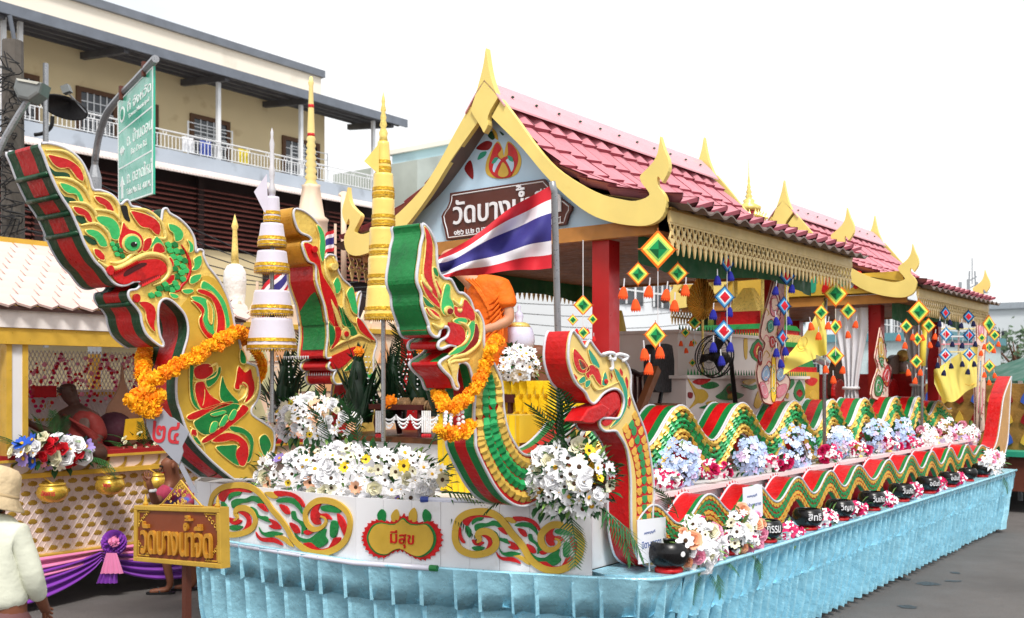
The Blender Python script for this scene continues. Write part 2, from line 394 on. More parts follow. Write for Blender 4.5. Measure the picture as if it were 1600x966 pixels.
ACW = M('ac_casing', (214, 214, 208), .5)
for k, px in enumerate((270, 395)):
    p = onT(wt - .3, px, 230); s0 = p.dot(U); ac = root('air_conditioner', ['air conditioner unit on the balcony wall beside the middle window', 'air conditioner unit on the balcony wall between the right windows'][k], 'air conditioner', W(s0, wt - .3, 12.86)); mb = MB(); mb.bst(s0 - .45, s0 + .45, wt - .5, wt - .05, 12.95, 13.6); mb.build('casing', ACW, ac)
    mb = MB(); mb.lathe((0, 0, 0), [(.25, 0), (.25, .02), (.05, .03)], 16); o = mb.build('grille', BEAM, ac); o.data.transform(Matrix.Translation(W(s0, wt - .52, 13.27) - ac.location) @ Matrix((U, Z, -V)).transposed().to_4x4())
mb = MB(); mb.tube([onT(bt - .6, 15, 24), onT(bt - .5, 22, 60), onT(bt - .3, 26, 120), onT(bt - .3, 26, 250)], .09, 8); mb.build('downpipe', GREYM, bl)
for k, (px, c) in enumerate(((312, (70, 90, 170)), (372, (220, 200, 60)), (284, (230, 232, 236)), (208, (180, 186, 200)))):
    p = onT(bt + .35, px, 240); s0 = p.dot(U); vs = [W(s0 + .09 * i, bt + .35 + .05 * math.sin(i * 1.7), 13.72 - .7 * j) for i in range(8) for j in range(2)]
    o = obj('hanging_laundry', vs, [(2 * i, 2 * i + 2, 2 * i + 3, 2 * i + 1) for i in range(7)], M('laundry_%d' % k, c, .9)); tag(base_origin(o), '%s cloth drying on the balcony railing' % ('blue', 'yellow', 'white', 'pale grey')[k], 'laundry')
# ================================================================== other buildings
SKYB = M('pale_blue_wall', (186, 216, 224), .8, 0, .05, .2, wear=((160, 186, 190), .3, .66))
ROOFG = M('dull_green_roof', (104, 118, 112), .7)
def box_building(name, label, s0, s1, t0, t1, h, wall, roof, wins, face='t', cap=.5):
    b = root(name, label, 'building', W((s0 + s1) / 2, (t0 + t1) / 2, 0))
    mb = MB(); mb.bst(s0, s1, t0, t1, 0, h); mb.build('wall', wall, b)
    mb = MB(); mb.bst(s0 - .3, s1 + .3, t0 - .3, t1 + .3, h, h + cap); mb.build('roof', roof, b)
    for (a, c, z0, z1, fc) in wins:
        w = MB()
        if fc == 't': w.bst(a, c, t0 - .08, t0 - .003, z0, z1)
        else: w.bst(s0 - .08, s0 - .003, a, c, z0, z1)
        wo2 = w.build('window', GLASS, b)
        mm = MB(); k = 3
        for j in range(k + 1):
            x = a + (c - a) * j / k
            if fc == 't': mm.bst(x - .05, x + .05, t0 - .14, t0 - .081, z0, z1)
            else: mm.bst(s0 - .14, s0 - .081, x - .05, x + .05, z0, z1)
        zz = (z0 + z1) / 2
        if fc == 't': mm.bst(a, c, t0 - .13, t0 - .0815, zz - .04, zz + .04)
        else: mm.bst(s0 - .13, s0 - .0815, a, c, zz - .04, zz + .04)
        mm.build('frame', WHITEM, wo2)
    return b
box_building('shophouse', 'pale blue blank-walled shophouse behind the gold gable', 58, 70, 45.5, 56, 19.6, SKYB, OFFW, [], cap=.35)
mb = MB(); a = [W(50, 46, 12), W(50, 46, 16.6), W(57.9, 46, 18.9), W(57.9, 46, 12)]
mb.prism(a, -V, 0, -8); mb.thing('side_shed', M('shed_wall', (170, 178, 172), .8, 0, .2, .4), 'weathered grey-green lean-to shed against the pale blue shophouse', 'shed')
wb = [(43 + 3.6 * k, 45.6 + 3.6 * k, z, z + 1.4, 't') for k in range(13) for z in (2.6, 5.9)]
box_building('white_office', 'long white building with rows of dark windows behind the pavilion', 42, 92, 26.5, 36, 9.0, M('white_wall', (232, 236, 240), .8, 0, .04, .2), WHITEM, wb)
box_building('grey_house', 'low pale grey house far behind at right end of the street', 92, 110, 15, 24, 8.0, M('pale_grey_wall', (206, 212, 216), .8, 0, .06, .2), M('grey_roof', (150, 158, 166), .7), [(93 + 4 * k, 95.5 + 4 * k, 4.6, 6.2, 't') for k in range(4)] + [(16 + 3 * k, 17.6 + 3 * k, 4.6, 6.2, 's') for k in range(3)])
box_building('cream_house', 'distant white flat-roofed house at the far right edge', 84, 100, 4, 13, 8.3, M('chalk_wall', (216, 214, 206), .8, 0, .06, .2), M('slate_roof', (120, 126, 132), .7), [(5.2 + 2.5 * k, 6.6 + 2.5 * k, 5.2, 6.8, 's') for k in range(3)])
box_building('blue_house', 'low teal-roofed house seen between the second pavilion columns', 66, 80, 17, 25, 4.6, M('pale_teal_wall', (190, 206, 208), .8), M('teal_roof', (92, 140, 150), .6), [(18 + 2.4 * k, 19.3 + 2.4 * k, 2.2, 3.5, 's') for k in range(3)])
# antenna mast
am = MB(); p = onY(95, 1519, 470); x, y = p.x, p.y
for dx in (-.5, .5): am.tube([(x + dx, y, 6), (x + dx * .5, y, 12.2)], .07, 4)
for k in range(7): am.tube([(x - .5, y, 7 + k * .7), (x + .45, y, 7.5 + k * .7)], .05, 4)
for k in range(4): am.box((x + (-1.1 + .75 * k), y, 10.6 + .25 * (k % 2)), (.12, 0, 0), (0, .08, 0), (0, 0, .6))
am.tube([(x - 1.5, y, 10.2), (x + 1.5, y, 10.2)], .06, 4); am.tube([(x, y, 11), (x, y, 13.4)], .05, 4)
am.thing('antenna_mast', STEEL, 'thin grey lattice antenna mast behind the second pavilion roof', 'antenna')
# trees far right
LEAFD = M('distant_leaf', (70, 92, 66), .8, 0, .3, 2)
def tree(px, Y, h, r, label, n=420, lm=LEAFD, name='broadleaf_tree'):
    p = onY(Y, px, 595); x, y = p.x, p.y; t = root(name, label, 'tree', (x, y, 0), 'far trees')
    mb = MB(); mb.tube([(x, y, 0), (x + .1, y, h * .3), (x, y, h * .7)], [.28, .2, .08], 7)
    for k in range(5): a = k * 1.3; mb.tube([(x, y, h * .4), (x + r * .6 * math.cos(a), y + r * .6 * math.sin(a), h * .75)], [.12, .04], 5)
    mb.build('trunk', WOODB, t); cw = MB()
    cl = [(x + r * .75 * random.uniform(-1, 1), y + r * .75 * random.uniform(-1, 1), h * random.uniform(.5, .92), r * random.uniform(.25, .5)) for k in range(16)]
    for k in range(n):
        c = random.choice(cl); d = Vector((random.gauss(0, 1), random.gauss(0, 1), random.gauss(0, 1))).normalized() * c[3] * random.uniform(.5, 1.05)
        q = Vector(c[:3]) + d; a = Vector((random.gauss(0, 1), random.gauss(0, 1), random.gauss(0, 1))).normalized() * .22; b = a.orthogonal().normalized() * .16
        cw.add([q - a, q + b, q + a, q - b], [(0, 1, 2, 3)])
    stuff(cw.build('crown', lm, t))
tree(1590, 80, 7.0, 3.2, 'small green tree at the far right edge of the street')
tree(1543, 105, 8.6, 3.0, 'round green tree beyond the second pavilion end')
tree(1425, 70, 3.8, 2.5, 'low green tree seen under the second pavilion roof')
# ================================================================== street furniture: utility pole, lamp, direction sign, dish
CONC = M('weathered_concrete', (96, 90, 84), .85, 0, .2, 3, bump=.3)
up = root('utility_pole', 'concrete utility pole wrapped in tangled black cables at left edge', 'pole', onY(15.5, 20, 595) - Z * CH)
x, y = up.location.x, up.location.y
mb = MB(); mb.tube([(x, y, 0), (x, y, 7.2)], [.19, .15], 10); mb.build('shaft', CONC, up)
CABLE = M('black_cable', (26, 26, 28), .6)
for k in range(22):
    mb = MB(); z0 = 3.6 + k * .14; pts = []
    for j in range(9): a = j / 8; pts.append((x + random.uniform(-.25, .3) + .18 * math.sin(a * 7 + k), y - .25 + .12 * math.cos(a * 9 + k), z0 + a * random.uniform(.2, .7)))
    mb.tube(cr_(pts, 3, False), .009, 4); mb.build('cable_coil', CABLE, up)
mb = MB(); mb.tube([(x + .45, y + .1, 2.6), (x + .45, y + .1, 6.9)], .04, 6); mb.build('conduit', STEEL, up)
def wire(bundle, a, b, sag, r):
    mb = MB(); a = Vector(a); b = Vector(b)
    mb.tube([a.lerp(b, k / 14) - Z * (sag * 4 * (k / 14) * (1 - k / 14)) for k in range(15)], r, 4)
    mb.build('cable', CABLE, bundle)
cb1 = root('cable_bundle', 'thin black overhead cables running from the utility pole behind the float', 'cables', (x, y, 4))
cb2 = root('cable_bundle', 'thin black overhead cables crossing behind the front pavilion', 'cables', onY(34, 690, 500))
for k in range(6):
    wire(cb1, (x, y, 4.1 + k * .32), onY(60, 660 + 20 * k, 400 + 16 * k), 1.1, .014)
for k in range(5):
    wire(cb2, onY(34, 690, 462 + 13 * k), onY(52, 1120, 455 + 22 * k), .5, .014)
LAMPG = M('lamp_housing', (120, 124, 124), .45, .3, .1, 5)
sl_ = root('street_lamp', 'grey cobra-head street lamp on a slanting arm at upper left', 'street lamp', onY(14, -30, 595) - Z * CH)
mb = MB(); arm = [onY(14, -34, 330), onY(14, -12, 260), onY(14, 8, 215), onY(14, 30, 178), onY(14, 44, 157)]
mb.tube([(arm[0].x, 14, 0)] + arm, .045, 8); mb.build('arm', STEEL, sl_)
hp = [onY(14, 27, 142), onY(14, 31, 126), onY(14, 73, 133), onY(14, 68, 150), onY(14, 52, 161), onY(14, 34, 157)]
plate('lamp_head', hp, Vector((0, -1, 0)), -.14, .14, LAMPG, sl_, bev=.04)
plate('lamp_lens', [onY(14, 34, 127.6), onY(14, 70, 133.6), onY(14, 66, 137), onY(14, 36, 131)], Vector((0, -1, 0)), .141, .16, M('lamp_glass', (190, 190, 180), .3), sl_)
ds = root('satellite_dish', 'black mesh satellite dish with feed arm beside the lamp', 'satellite dish', onY(16, 68, 220))
c = onY(16, 100, 168); mb = MB(); n = 26
ax = Vector((.93, -.2, -.26)).normalized(); ay = Vector((.1, -.35, .32)).normalized()
for j in range(1, 6):
    mb.tube([c + (ax * math.cos(2 * math.pi * k / n) * .42 + ay * math.sin(2 * math.pi * k / n) * .21) * (j / 5) - Vector((0, -.22, -.14)) * (1 - (j / 5) ** 2) for k in range(n)], .012 if j == 5 else .007, 4, closed=True)
for k in range(n): e = ax * math.cos(2 * math.pi * k / n) * .42 + ay * math.sin(2 * math.pi * k / n) * .21; mb.tube([c - Vector((0, -.22, -.14)), c + e * .6 - Vector((0, -.14, -.09)), c + e], .006, 4)
rim = MB(); rim.add([c - Vector((0, -.22, -.14))] + [c + (ax * math.cos(2 * math.pi * k / n) * .42 + ay * math.sin(2 * math.pi * k / n) * .21) for k in range(n)], [(0, 1 + k, 1 + (k + 1) % n) for k in range(n)])
mb.build('rim_and_ribs', CABLE, ds); rim.build('reflector', M('dish_mesh', (44, 42, 44), .6), ds)
mb = MB(); mb.tube([c + ax * .41, onY(15.9, 120, 160), onY(15.8, 107, 146)], .014, 5); mb.build('feed_arm', STEEL, ds)
mb = MB(); mb.box(onY(15.8, 104, 140), (.055, 0, .02), (0, .06, 0), (-.02, 0, .055)); mb.build('feed_horn', LAMPG, ds)
mb = MB(); mb.tube(cr_([onY(16, 82, 182), onY(16, 80, 198), onY(16, 68, 208), onY(16, 54, 211)], 4, False), .03, 6); mb.build('mount', CABLE, ds)
# direction sign
SGN = M('sign_green', (36, 168, 138), .3, 0, .1, 1.2, coat=.6); SGW = M('sign_white', (232, 240, 238), .5)
TL, BL, TR, BR = onY(15.5, 184, 160), onY(15.5, 185, 321), onY(14.0, 239.5, 103), onY(14.0, 239, 303)
gs = root('direction_sign', 'green road direction sign hung from a bent grey pole', 'road sign', onY(16.5, 148, 595) - Z * CH)
rt = (TR - TL + BR - BL).normalized(); dn = (TL - BL).normalized(); nrm = rt.cross(dn).normalized()
if nrm.y > 0: nrm = -nrm
Q = lambda u_, v_: TL.lerp(TR, u_).lerp(BL.lerp(BR, u_), v_)
mb = MB(); mb.add([TL, BL, BR, TR] + [p - nrm * .03 for p in (TL, BL, BR, TR)], [(0, 1, 2, 3), (7, 6, 5, 4), (0, 3, 7, 4), (1, 5, 6, 2), (0, 4, 5, 1), (3, 2, 6, 7)]); brd = mb.build('board', SGN, gs)
def qb(n_, u0, u1, v0, v1, m, e=.004):
    mb = MB(); a = [Q(u0, v0), Q(u0, v1), Q(u1, v1), Q(u1, v0)]; mb.prism(a, nrm, .001, e); mb.build(n_, m, brd)
for a in ((0, 1, 0, .012), (0, 1, .988, 1), (0, .025, .012, .988), (.975, 1, .012, .988), (.025, .975, .305, .318), (.025, .975, .65, .663)): qb('white_line', *a, SGW)
def stext(body, u0, u1, v, hv):
    a = Q((u0 + u1) / 2, v); w = (Q(u1, v) - Q(u0, v)); h = (Q(.5, v) - Q(.5, v + hv)).length
    text('lettering', body, a + nrm * .002, w, Q(.5, v) - Q(.5, v + .1), w=w.length, h=h, depth=.004, mat=SGW, parent=brd)
stext('ที่ จังหวัด', .3, .95, .13, .1); stext('Town Municipal', .32, .9, .235, .05)
stext('ถ. บ้านดอน', .28, .97, .43, .12); stext('Ban Don Rd.', .4, .85, .56, .055)
stext('ถ. ตลาดใหม่', .28, .97, .77, .12); stext('Talat Mai Rd. 400 M.', .26, .95, .905, .055)
plate('city_emblem', [Q(.14 + .075 * math.cos(a * .3927), .16 + .075 * math.sin(a * .3927)) for a in range(16)], nrm, .001, .005, SGW, brd)
plate('emblem_ring', [Q(.14 + .05 * math.cos(a * .3927), .16 + .05 * math.sin(a * .3927)) for a in range(16)], nrm, .006, .008, TEAL, brd)
plate('arrow', [Q(*q) for q in ((.06, .5), (.12, .455), (.12, .48), (.15, .48), (.15, .455), (.21, .5), (.15, .545), (.15, .52), (.12, .52), (.12, .545))], nrm, .001, .005, SGW, brd)
plate('arrow', [Q(*q) for q in ((.13, .74), (.2, .83), (.16, .83), (.16, .95), (.1, .95), (.1, .83), (.06, .83))], nrm, .001, .005, SGW, brd)
mb = MB(); mb.tube(cr_([onY(16.5, 148, 595) - Z * CH, onY(16.5, 148, 320), onY(16.4, 150, 240), onY(16.1, 163, 186), onY(15.6, 184, 155), onY(14.7, 213, 125), onY(13.9, 243, 92)], 5, False), [.11] * 7 + [.055] * 24, 8); mb.build('pole', STEEL, gs)
for u_ in (.15, .8): mb = MB(); q = Q(u_, 0); mb.box(q + Z * .06 - nrm * -.0, rt * .03, nrm * .05, Z * .1); mb.build('clamp', M('rust_clamp', (92, 48, 36), .7), gs)
# ================================================================== main float: deck, panels, skirt
class PV:
    """vertical plane through two (s,t) points"""
    def __init__(s, a, b, off=0):
        s.p = W(a[0], a[1], 0); d = (W(b[0], b[1], 0) - s.p).normalized(); s.a = d if d.x > 0 else -d
        n = Vector((d.y, -d.x, 0)); s.n = n if n.dot(-s.p) > 0 else -n; s.p = s.p + s.n * off
    def __call__(s, q):
        d = ray(*q); return C0 + d * ((s.p - C0).dot(s.n) / d.dot(s.n))
PA, PB, PC, PD = (5.02, 7.0), (4.98, 5.15), (5.12, 4.5), (5.48, 3.55)
SKB = M('sky_blue_satin', (168, 226, 246), .3, .3, .08, 3, bump=.7, bscale=9, spec=.7, bd=.03)
SKB.node_tree.nodes['Principled BSDF'].inputs['Specular Tint'].default_value = (.85, .95, 1, 1)
fl = root('parade_float', 'long white parade float deck with plank sides carrying two pavilions', 'float', W(10.3, 5.2, 0))
def poly_deck(name, st, z0, z1, mat):
    mb = MB(); mb.prism([W(a, b, 0) for a, b in st], Z, z0, z1); return mb.build(name, mat, fl)
poly_deck('main_deck', [(5.05, 6.98), (5.01, 5.16), (5.15, 4.53), (5.5, 3.66), (15.5, 3.66), (15.5, 7.2), (5.6, 7.25)], 1.18, 1.285, WHITEP)
poly_deck('bowl_step', [(5.55, 3.5), (5.75, 3.16), (15.6, 3.13), (15.6, 3.64), (5.6, 3.64)], .80, .872, SKB)
poly_deck('chassis', [(5.5, 6.6), (5.5, 4.0), (15.2, 3.7), (15.2, 6.8)], .3, 1.17, M('chassis_dark', (30, 30, 32), .8))
PLK = M('white_plank', (228, 228, 232), .5, 0, .05, 2, rv=.04, wear=((200, 196, 190), 3, .64))
fpath = [(5.6, 7.28), (5.22, 7.22), PA, PB, PC, PD]
def planks(a, b, w, z0, z1, nm='plank', th=.02):
    A_, B_ = W(*a, 0), W(*b, 0); d = B_ - A_; n = max(1, round(d.length / w)); e = d / n; nn = Vector((d.y, -d.x, 0)).normalized()
    if nn.dot(-A_) < 0: nn = -nn
    for i in range(n):
        c = A_ + e * (i + .5); mb = MB(); k = random.uniform(0, .003)
        mb.box(c - nn * (th / 2 - k) + Z * ((z0 + z1) / 2), e * .4945, nn * (th / 2), Z * ((z1 - z0) / 2 - random.uniform(0, .004))); mb.build(nm, PLK, fl)
for a, b in zip(fpath, fpath[1:]): planks(a, b, .19, .84, 1.30)
planks((5.6, 3.655), (15.55, 3.655), .62, .873, 1.262)
PINKW = M('pinkish_white_board', (226, 212, 214), .5, 0, .04, 2)
mb = MB(); mb.bst(5.75, 15.5, 3.60, 3.70, 1.262, 1.296); mb.build('shelf_edge', PINKW, fl)
# raised inner tier at the bow
mb = MB(); mb.bst(5.72, 6.6, 4.3, 6.35, 1.29, 1.63); mb.build('bow_tier', WHITEP, fl)
mb = MB(); mb.bst(5.69, 6.62, 4.27, 6.38, 1.63, 1.67); mb.build('tier_rim', WOODB, fl)
mb = MB(); mb.bst(6.7, 15.4, 4.3, 6.9, 1.29, 1.34); mb.build('pavilion_floor', WOODB, fl)
mb = MB(); mb.bst(10.4, 12.3, 4.5, 6.9, 1.34, 1.5); mb.build('inner_plinth', PINKW, fl)

# ---- pleated skirt
def offset_path(st, d):
    P = [W(a, b, 0) for a, b in st]; out = []
    for i, p in enumerate(P):
        e = (P[min(i + 1, len(P) - 1)] - P[max(i - 1, 0)]).normalized(); n = Vector((e.y, -e.x, 0))
        out.append((p, n))
    return out
def skirt(name, st, z0, z1, pitch, depth, flare, seam, parent, seed=1):
    rnd = random.Random(seed)
    P = cr_([W(a, b, 0) for a, b in st], 14, False)
    L_ = [0]
    for i in range(1, len(P)): L_.append(L_[-1] + (P[i] - P[i - 1]).length)
    T = L_[-1]
    def at(l):
        l = max(0, min(T - 1e-5, l)); i = 0
        lo, hi = 0, len(L_) - 1
        while hi - lo > 1:
            m = (lo + hi) // 2
            if L_[m] <= l: lo = m
            else: hi = m
        e = (P[lo + 1] - P[lo]); return P[lo] + e * ((l - L_[lo]) / max(e.length, 1e-9)), Vector((e.y, -e.x, 0)).normalized()
    cols = []; l = 0
    while l < T:
        w = pitch * rnd.uniform(.75, 1.3)
        for f, o in ((0, -.1), (.03, 1.0), (.3, .92), (.62, .55), (.9, .05), (.97, -.25)): cols.append((l + w * f, o * rnd.uniform(.8, 1.15), rnd.uniform(-1, 1)))
        l += w
    rows = [(0, .02, .0), (.04, .12, .03), (.09, .3, .05), (.16, .62, .12), (.32, .85, .25), (seam - .02, .8, .42), (seam, .5, .40), (seam + .02, .95, .5), (.72, 1.05, .7), (.88, 1.15, .9), (1, 1.3, 1)]
    vs = []; fs = []; ctr = None
    for (l, o, j) in cols:
        p, n = at(l)
        for (v, a, fl_) in rows:
            vs.append(p + n * (o * a * depth + fl_ * flare + .008 * j * v + rnd.uniform(-.004, .004)) + Z * (z1 + (z0 - z1) * v + (rnd.uniform(-.012, .012) if 0 < v < 1 else (.01 * j if v == 1 else 0))))
    k = len(rows)
    for i in range(len(cols) - 1):
        for r_ in range(k - 1): fs.append((i * k + r_, (i + 1) * k + r_, (i + 1) * k + r_ + 1, i * k + r_ + 1))
    o = obj(name, vs, fs, SKB, parent, smooth=True)
    o.data.polygons.foreach_set('use_smooth', [not ((i // (k - 1)) % 6 in (0, 4, 5) or (i % (k - 1)) in (5, 6)) for i in range(len(fs))]); return o
sk = root('pleated_skirt', 'pleated sky blue satin skirt hanging around the parade float', 'skirt', W(10, 4, 0))
skirt('front_cloth', [(7.5, 7.3), (5.9, 7.3), (5.2, 7.24), (4.98, 6.95), (4.93, 6.0), (4.94, 5.15), (5.08, 4.47), (5.42, 3.5), (5.62, 3.2), (5.9, 3.13)][::-1], .05, .868, .2, .075, .14, .3, sk, 3)
skirt('side_cloth', [(15.62, 3.13), (12, 3.13), (9, 3.13), (7, 3.13), (5.93, 3.13)], .07, .868, .15, .085, .16, .42, sk, 5)
skirt('end_cloth', [(15.7, 6.8), (15.7, 5), (15.7, 3.4), (15.62, 3.15)], .05, .868, .17, .09, .18, .45, sk, 9)
band = MB(); bp = [W(a, b, .862) for a, b in ((5.25, 7.26), (5.0, 7.0), (4.96, 5.15), (5.1, 4.48), (5.45, 3.5), (5.66, 3.18), (6.0, 3.12), (6.3, 3.115), (8, 3.115), (10, 3.115), (12, 3.115), (14, 3.115), (15.6, 3.115))]
band.tube(cr_(bp, 6, False), .016, 6); band.build('top_hem', SKB, sk, True)

# ---- ornaments on the bow panels
def ribbon_px(PLN, pts, w, mat, name, parent, d0, d1, n=5, taper=True):
    """flat band along a pixel centreline on a plane"""
    c = cr_([Vector(PLN(p)) for p in pts], n, False); k = len(c); a = []; b = []
    for i in range(k):
        e = c[min(i + 1, k - 1)] - c[max(i - 1, 0)]; x = e.cross(PLN.n)
        if x.length < 1e-9: continue
        x.normalize(); ww = w * (1 if not taper else min(1, .25 + 4 * (k - 1 - i) / k)) / 2
        a.append(c[i] + x * ww); b.append(c[i] - x * ww)
    vs = []; fs = []; m = len(a)
    for p, q in zip(a, b): vs += [p + PLN.n * d1, q + PLN.n * d1, p + PLN.n * d0, q + PLN.n * d0]
    for i in range(m - 1):
        o = 4 * i; fs += [(o, o + 1, o + 5, o + 4), (o + 2, o + 6, o + 7, o + 3), (o, o + 4, o + 6, o + 2), (o + 1, o + 3, o + 7, o + 5)]
    fs += [(0, 2, 3, 1), (4 * m - 4, 4 * m - 3, 4 * m - 1, 4 * m - 2)]
    return obj(name, vs, fs, mat, parent)
SCROLL_G = [[(60, 330), (95, 215), (190, 140), (330, 115), (450, 130), (545, 185), (625, 275), (690, 370), (765, 455), (830, 545), (885, 645), (965, 725), (1080, 785), (1205, 792), (1340, 740), (1430, 640), (1462, 500), (1440, 400), (1370, 325), (1270, 278), (1150, 270), (1065, 320), (1015, 400), (1030, 495), (1090, 555), (1165, 545), (1215, 500), (1215, 450), (1170, 425)],
            [(60, 330), (62, 450), (120, 555), (250, 608), (380, 598), (480, 550), (515, 470), (488, 392), (420, 348), (350, 348), (312, 390), (335, 440), (300, 470)]]
SCROLL_M = [('r', [(140, 220), (190, 170), (300, 140), (420, 150), (480, 190), (400, 185), (330, 180), (250, 200), (200, 280), (150, 260)]),
            ('g', [(240, 240), (270, 190), (370, 180), (350, 220), (290, 230), (250, 270)]), ('g', [(270, 280), (330, 250), (430, 250), (470, 220), (560, 240), (600, 290), (560, 310), (500, 270), (430, 290), (360, 300), (290, 350)]),
            ('g', [(170, 280), (215, 300), (240, 360), (215, 420), (180, 360)]), ('r', [(85, 330), (120, 300), (130, 400), (170, 470), (140, 480), (100, 420)]),
            ('r', [(340, 380), (410, 370), (460, 430), (470, 510), (430, 570), (370, 585), (420, 520), (430, 450), (380, 410)]), ('r', [(240, 440), (300, 450), (380, 470), (340, 510), (270, 500)]), ('g', [(240, 530), (300, 515), (390, 530), (330, 570), (270, 560)]),
            ('r', [(530, 310), (590, 300), (640, 380), (600, 370)]), ('g', [(460, 330), (520, 360), (550, 420), (630, 430), (660, 490), (600, 470), (540, 440), (480, 390)]), ('r', [(640, 450), (720, 480), (770, 550), (700, 555), (640, 520), (690, 510)]),
            ('g', [(545, 530), (590, 590), (680, 575), (790, 600), (720, 625), (640, 635), (570, 600)]), ('r', [(515, 580), (570, 640), (680, 640), (750, 670), (790, 720), (700, 690), (590, 680), (530, 640)]),
            ('o', [(700, 625), (780, 620), (850, 660), (895, 735), (840, 710), (780, 660)]), ('o', [(600, 190), (690, 185), (740, 240), (680, 250)]), ('r', [(700, 175), (860, 185), (960, 240), (1005, 310), (990, 340), (940, 270), (850, 220), (740, 230)]),
            ('g', [(720, 270), (790, 240), (900, 250), (960, 310), (985, 410), (930, 330), (850, 290), (750, 290)]), ('r', [(750, 310), (830, 330), (860, 400), (810, 400)]), ('g', [(870, 380), (910, 380), (930, 450), (1000, 490), (1020, 560), (970, 610), (980, 530), (930, 480), (880, 450)]),
            ('r', [(850, 490), (930, 520), (960, 590), (900, 590)]), ('g', [(900, 590), (960, 640), (1060, 650), (1120, 600), (1220, 550), (1210, 620), (1240, 680), (1160, 740), (1080, 710), (1000, 690), (930, 650)]), ('r', [(1000, 570), (1100, 570), (1060, 610), (1010, 610)]),
            ('r', [(990, 700), (1080, 690), (1140, 750), (1250, 740), (1290, 650), (1370, 640), (1330, 710), (1230, 760), (1100, 760)]), ('g', [(1170, 330), (1250, 315), (1350, 350), (1360, 390), (1270, 385), (1180, 370)]), ('r', [(1065, 400), (1100, 330), (1170, 300), (1140, 360), (1160, 400), (1230, 400), (1280, 460), (1220, 450), (1150, 440), (1170, 500), (1110, 510), (1070, 460)]),
            ('g', [(1270, 480), (1330, 480), (1340, 560), (1310, 640), (1260, 620)]), ('r', [(1330, 400), (1390, 440), (1430, 540), (1410, 640), (1380, 560), (1350, 500)])]
def scroll(label, PLN, tr):
    o = root('scroll_ornament', label, 'ornament', (PLN(tr((700, 820)))), 'scroll ornaments on the float bow')
    for g_ in SCROLL_G: ribbon_px(PLN, [tr(p) for p in g_], .045, OCHRE, 'gold_scroll', o, .001, .014)
    for k, (c, pts) in enumerate(SCROLL_M):
        plate('leaf', cr_([PLN(tr(p)) for p in pts], 3), PLN.n, .002, .0085 + .0004 * (k % 9), {'r': RED, 'g': GREEN, 'o': OCHRE}[c], o, bev=.004)
tr3 = lambda p: (320 + p[0] / 6.4, 740 + p[1] / 6.4)
tr3r = lambda p: (708 + (p[0] - 30) / 1450 * 203, 797 + (p[1] - 100) / 715 * 97)
PLL, PLM, PLR = PV(PA, PB, .003), PV(PB, PC, .003), PV(PC, PD, .003)
scroll('red green and gold scroll ornament on white bow left of the medallion', PLL, tr3)
scroll('red green and gold scroll ornament on white bow right of the medallion', PLR, tr3r)
c4 = lambda pts: [(560 + x / 4.324, 770 + y / 4.324) for x, y in pts]
md = root('medallion', 'gold medallion edged with red flames bearing red letters on the bow', 'ornament', PLM((627, 880)))
spk = []
ol = c4([(40, 270), (75, 210), (130, 185), (200, 195), (260, 190), (310, 150), (360, 190), (430, 200), (500, 195), (550, 250), (565, 320), (540, 390), (480, 440), (420, 450), (350, 420), (300, 390), (240, 400), (180, 435), (110, 425), (60, 380), (35, 320)])
sm_ = cr_(ol, 6); ctr = sum(sm_, Vector((0, 0))) / len(sm_)
for i, p in enumerate(sm_): spk.append(p + (p - ctr).normalized() * (2.6 if i % 3 == 0 else -.6))
plate('flame_border', [PLM(p) for p in spk], PLM.n, .001, .010, RED, md)
plate('green_border', [PLM(ctr + (p - ctr) * .88) for p in sm_], PLM.n, .011, .015, GREEN, md)
plate('gold_face', [PLM(ctr + (p - ctr) * .82) for p in sm_], PLM.n, .016, .021, OCHRE, md, bev=.004)
for pts, m in ((c4([(150, 200), (130, 150), (160, 110), (190, 140), (180, 200)]), GREEN), (c4([(235, 200), (225, 150), (260, 110), (280, 150), (275, 200)]), OCHRE), (c4([(350, 200), (345, 140), (380, 100), (400, 150), (390, 205)]), OCHRE), (c4([(450, 200), (435, 150), (455, 110), (495, 150), (480, 210)]), GREEN)):
    plate('flame_leaf', cr_([PLM(p) for p in pts], 3), PLM.n, .002, .009, m, md)
TH = .012
def text_px(body, px, py, wpx, hpx, PLN, mat, parent, depth=.006, off=.001, name='lettering', tilt=None):
    c = PLN((px, py)); a = PLN((px - wpx / 2, py)); b = PLN((px + wpx / 2, py)); 
    d0 = PLN((px, py - hpx / 2)); d1 = PLN((px, py + hpx / 2))
    rt_ = PLN.a if PLN.a.x > 0 else -PLN.a
    w = abs((b - a).dot(rt_)); h = (d0 - d1).length
    up_ = Z if tilt is None else Z * 1
    return text(name, body, c + PLN.n * off, rt_, Z, w=w, h=h, depth=depth, mat=mat, parent=parent)
text_px('มีสุข', 631, 842, 37, 27, PLM, RED, md, off=.022)
# light tubes lying along the bow
LT = M('light_tube', (214, 216, 232), .25, 0, .03, 3, coat=.4); GCAP = M('green_cap', (30, 120, 60), .5); BCAP = M('blue_cap', (50, 70, 150), .5)
def light_tube(label, P, cap):
    o = root('light_tube', label, 'light tube', P[0], 'light tubes on the bow')
    mb = MB(); mb.tube(P, .018, 10); mb.build('tube', LT, o, True)
    for a, b in ((P[0], P[1]), (P[-1], P[-2])):
        d = (b - a).normalized(); mb = MB(); mb.tube([a - d * .03, a + d * .025], .021, 10); mb.build('end_cap', cap, o)
light_tube('pale light tube with green caps along the foot of the bow', [PLL((360, 848)) + PLL.n * .05, PLL((450, 862)) + PLL.n * .05, PLM((560, 878)) + PLM.n * .05, PLM((683, 886)) + PLM.n * .05], GCAP)
light_tube('short pale light tube with blue cap on the bow edge', [W(5.1, 4.62, 1.31), W(5.28, 4.22, 1.31)], BCAP)
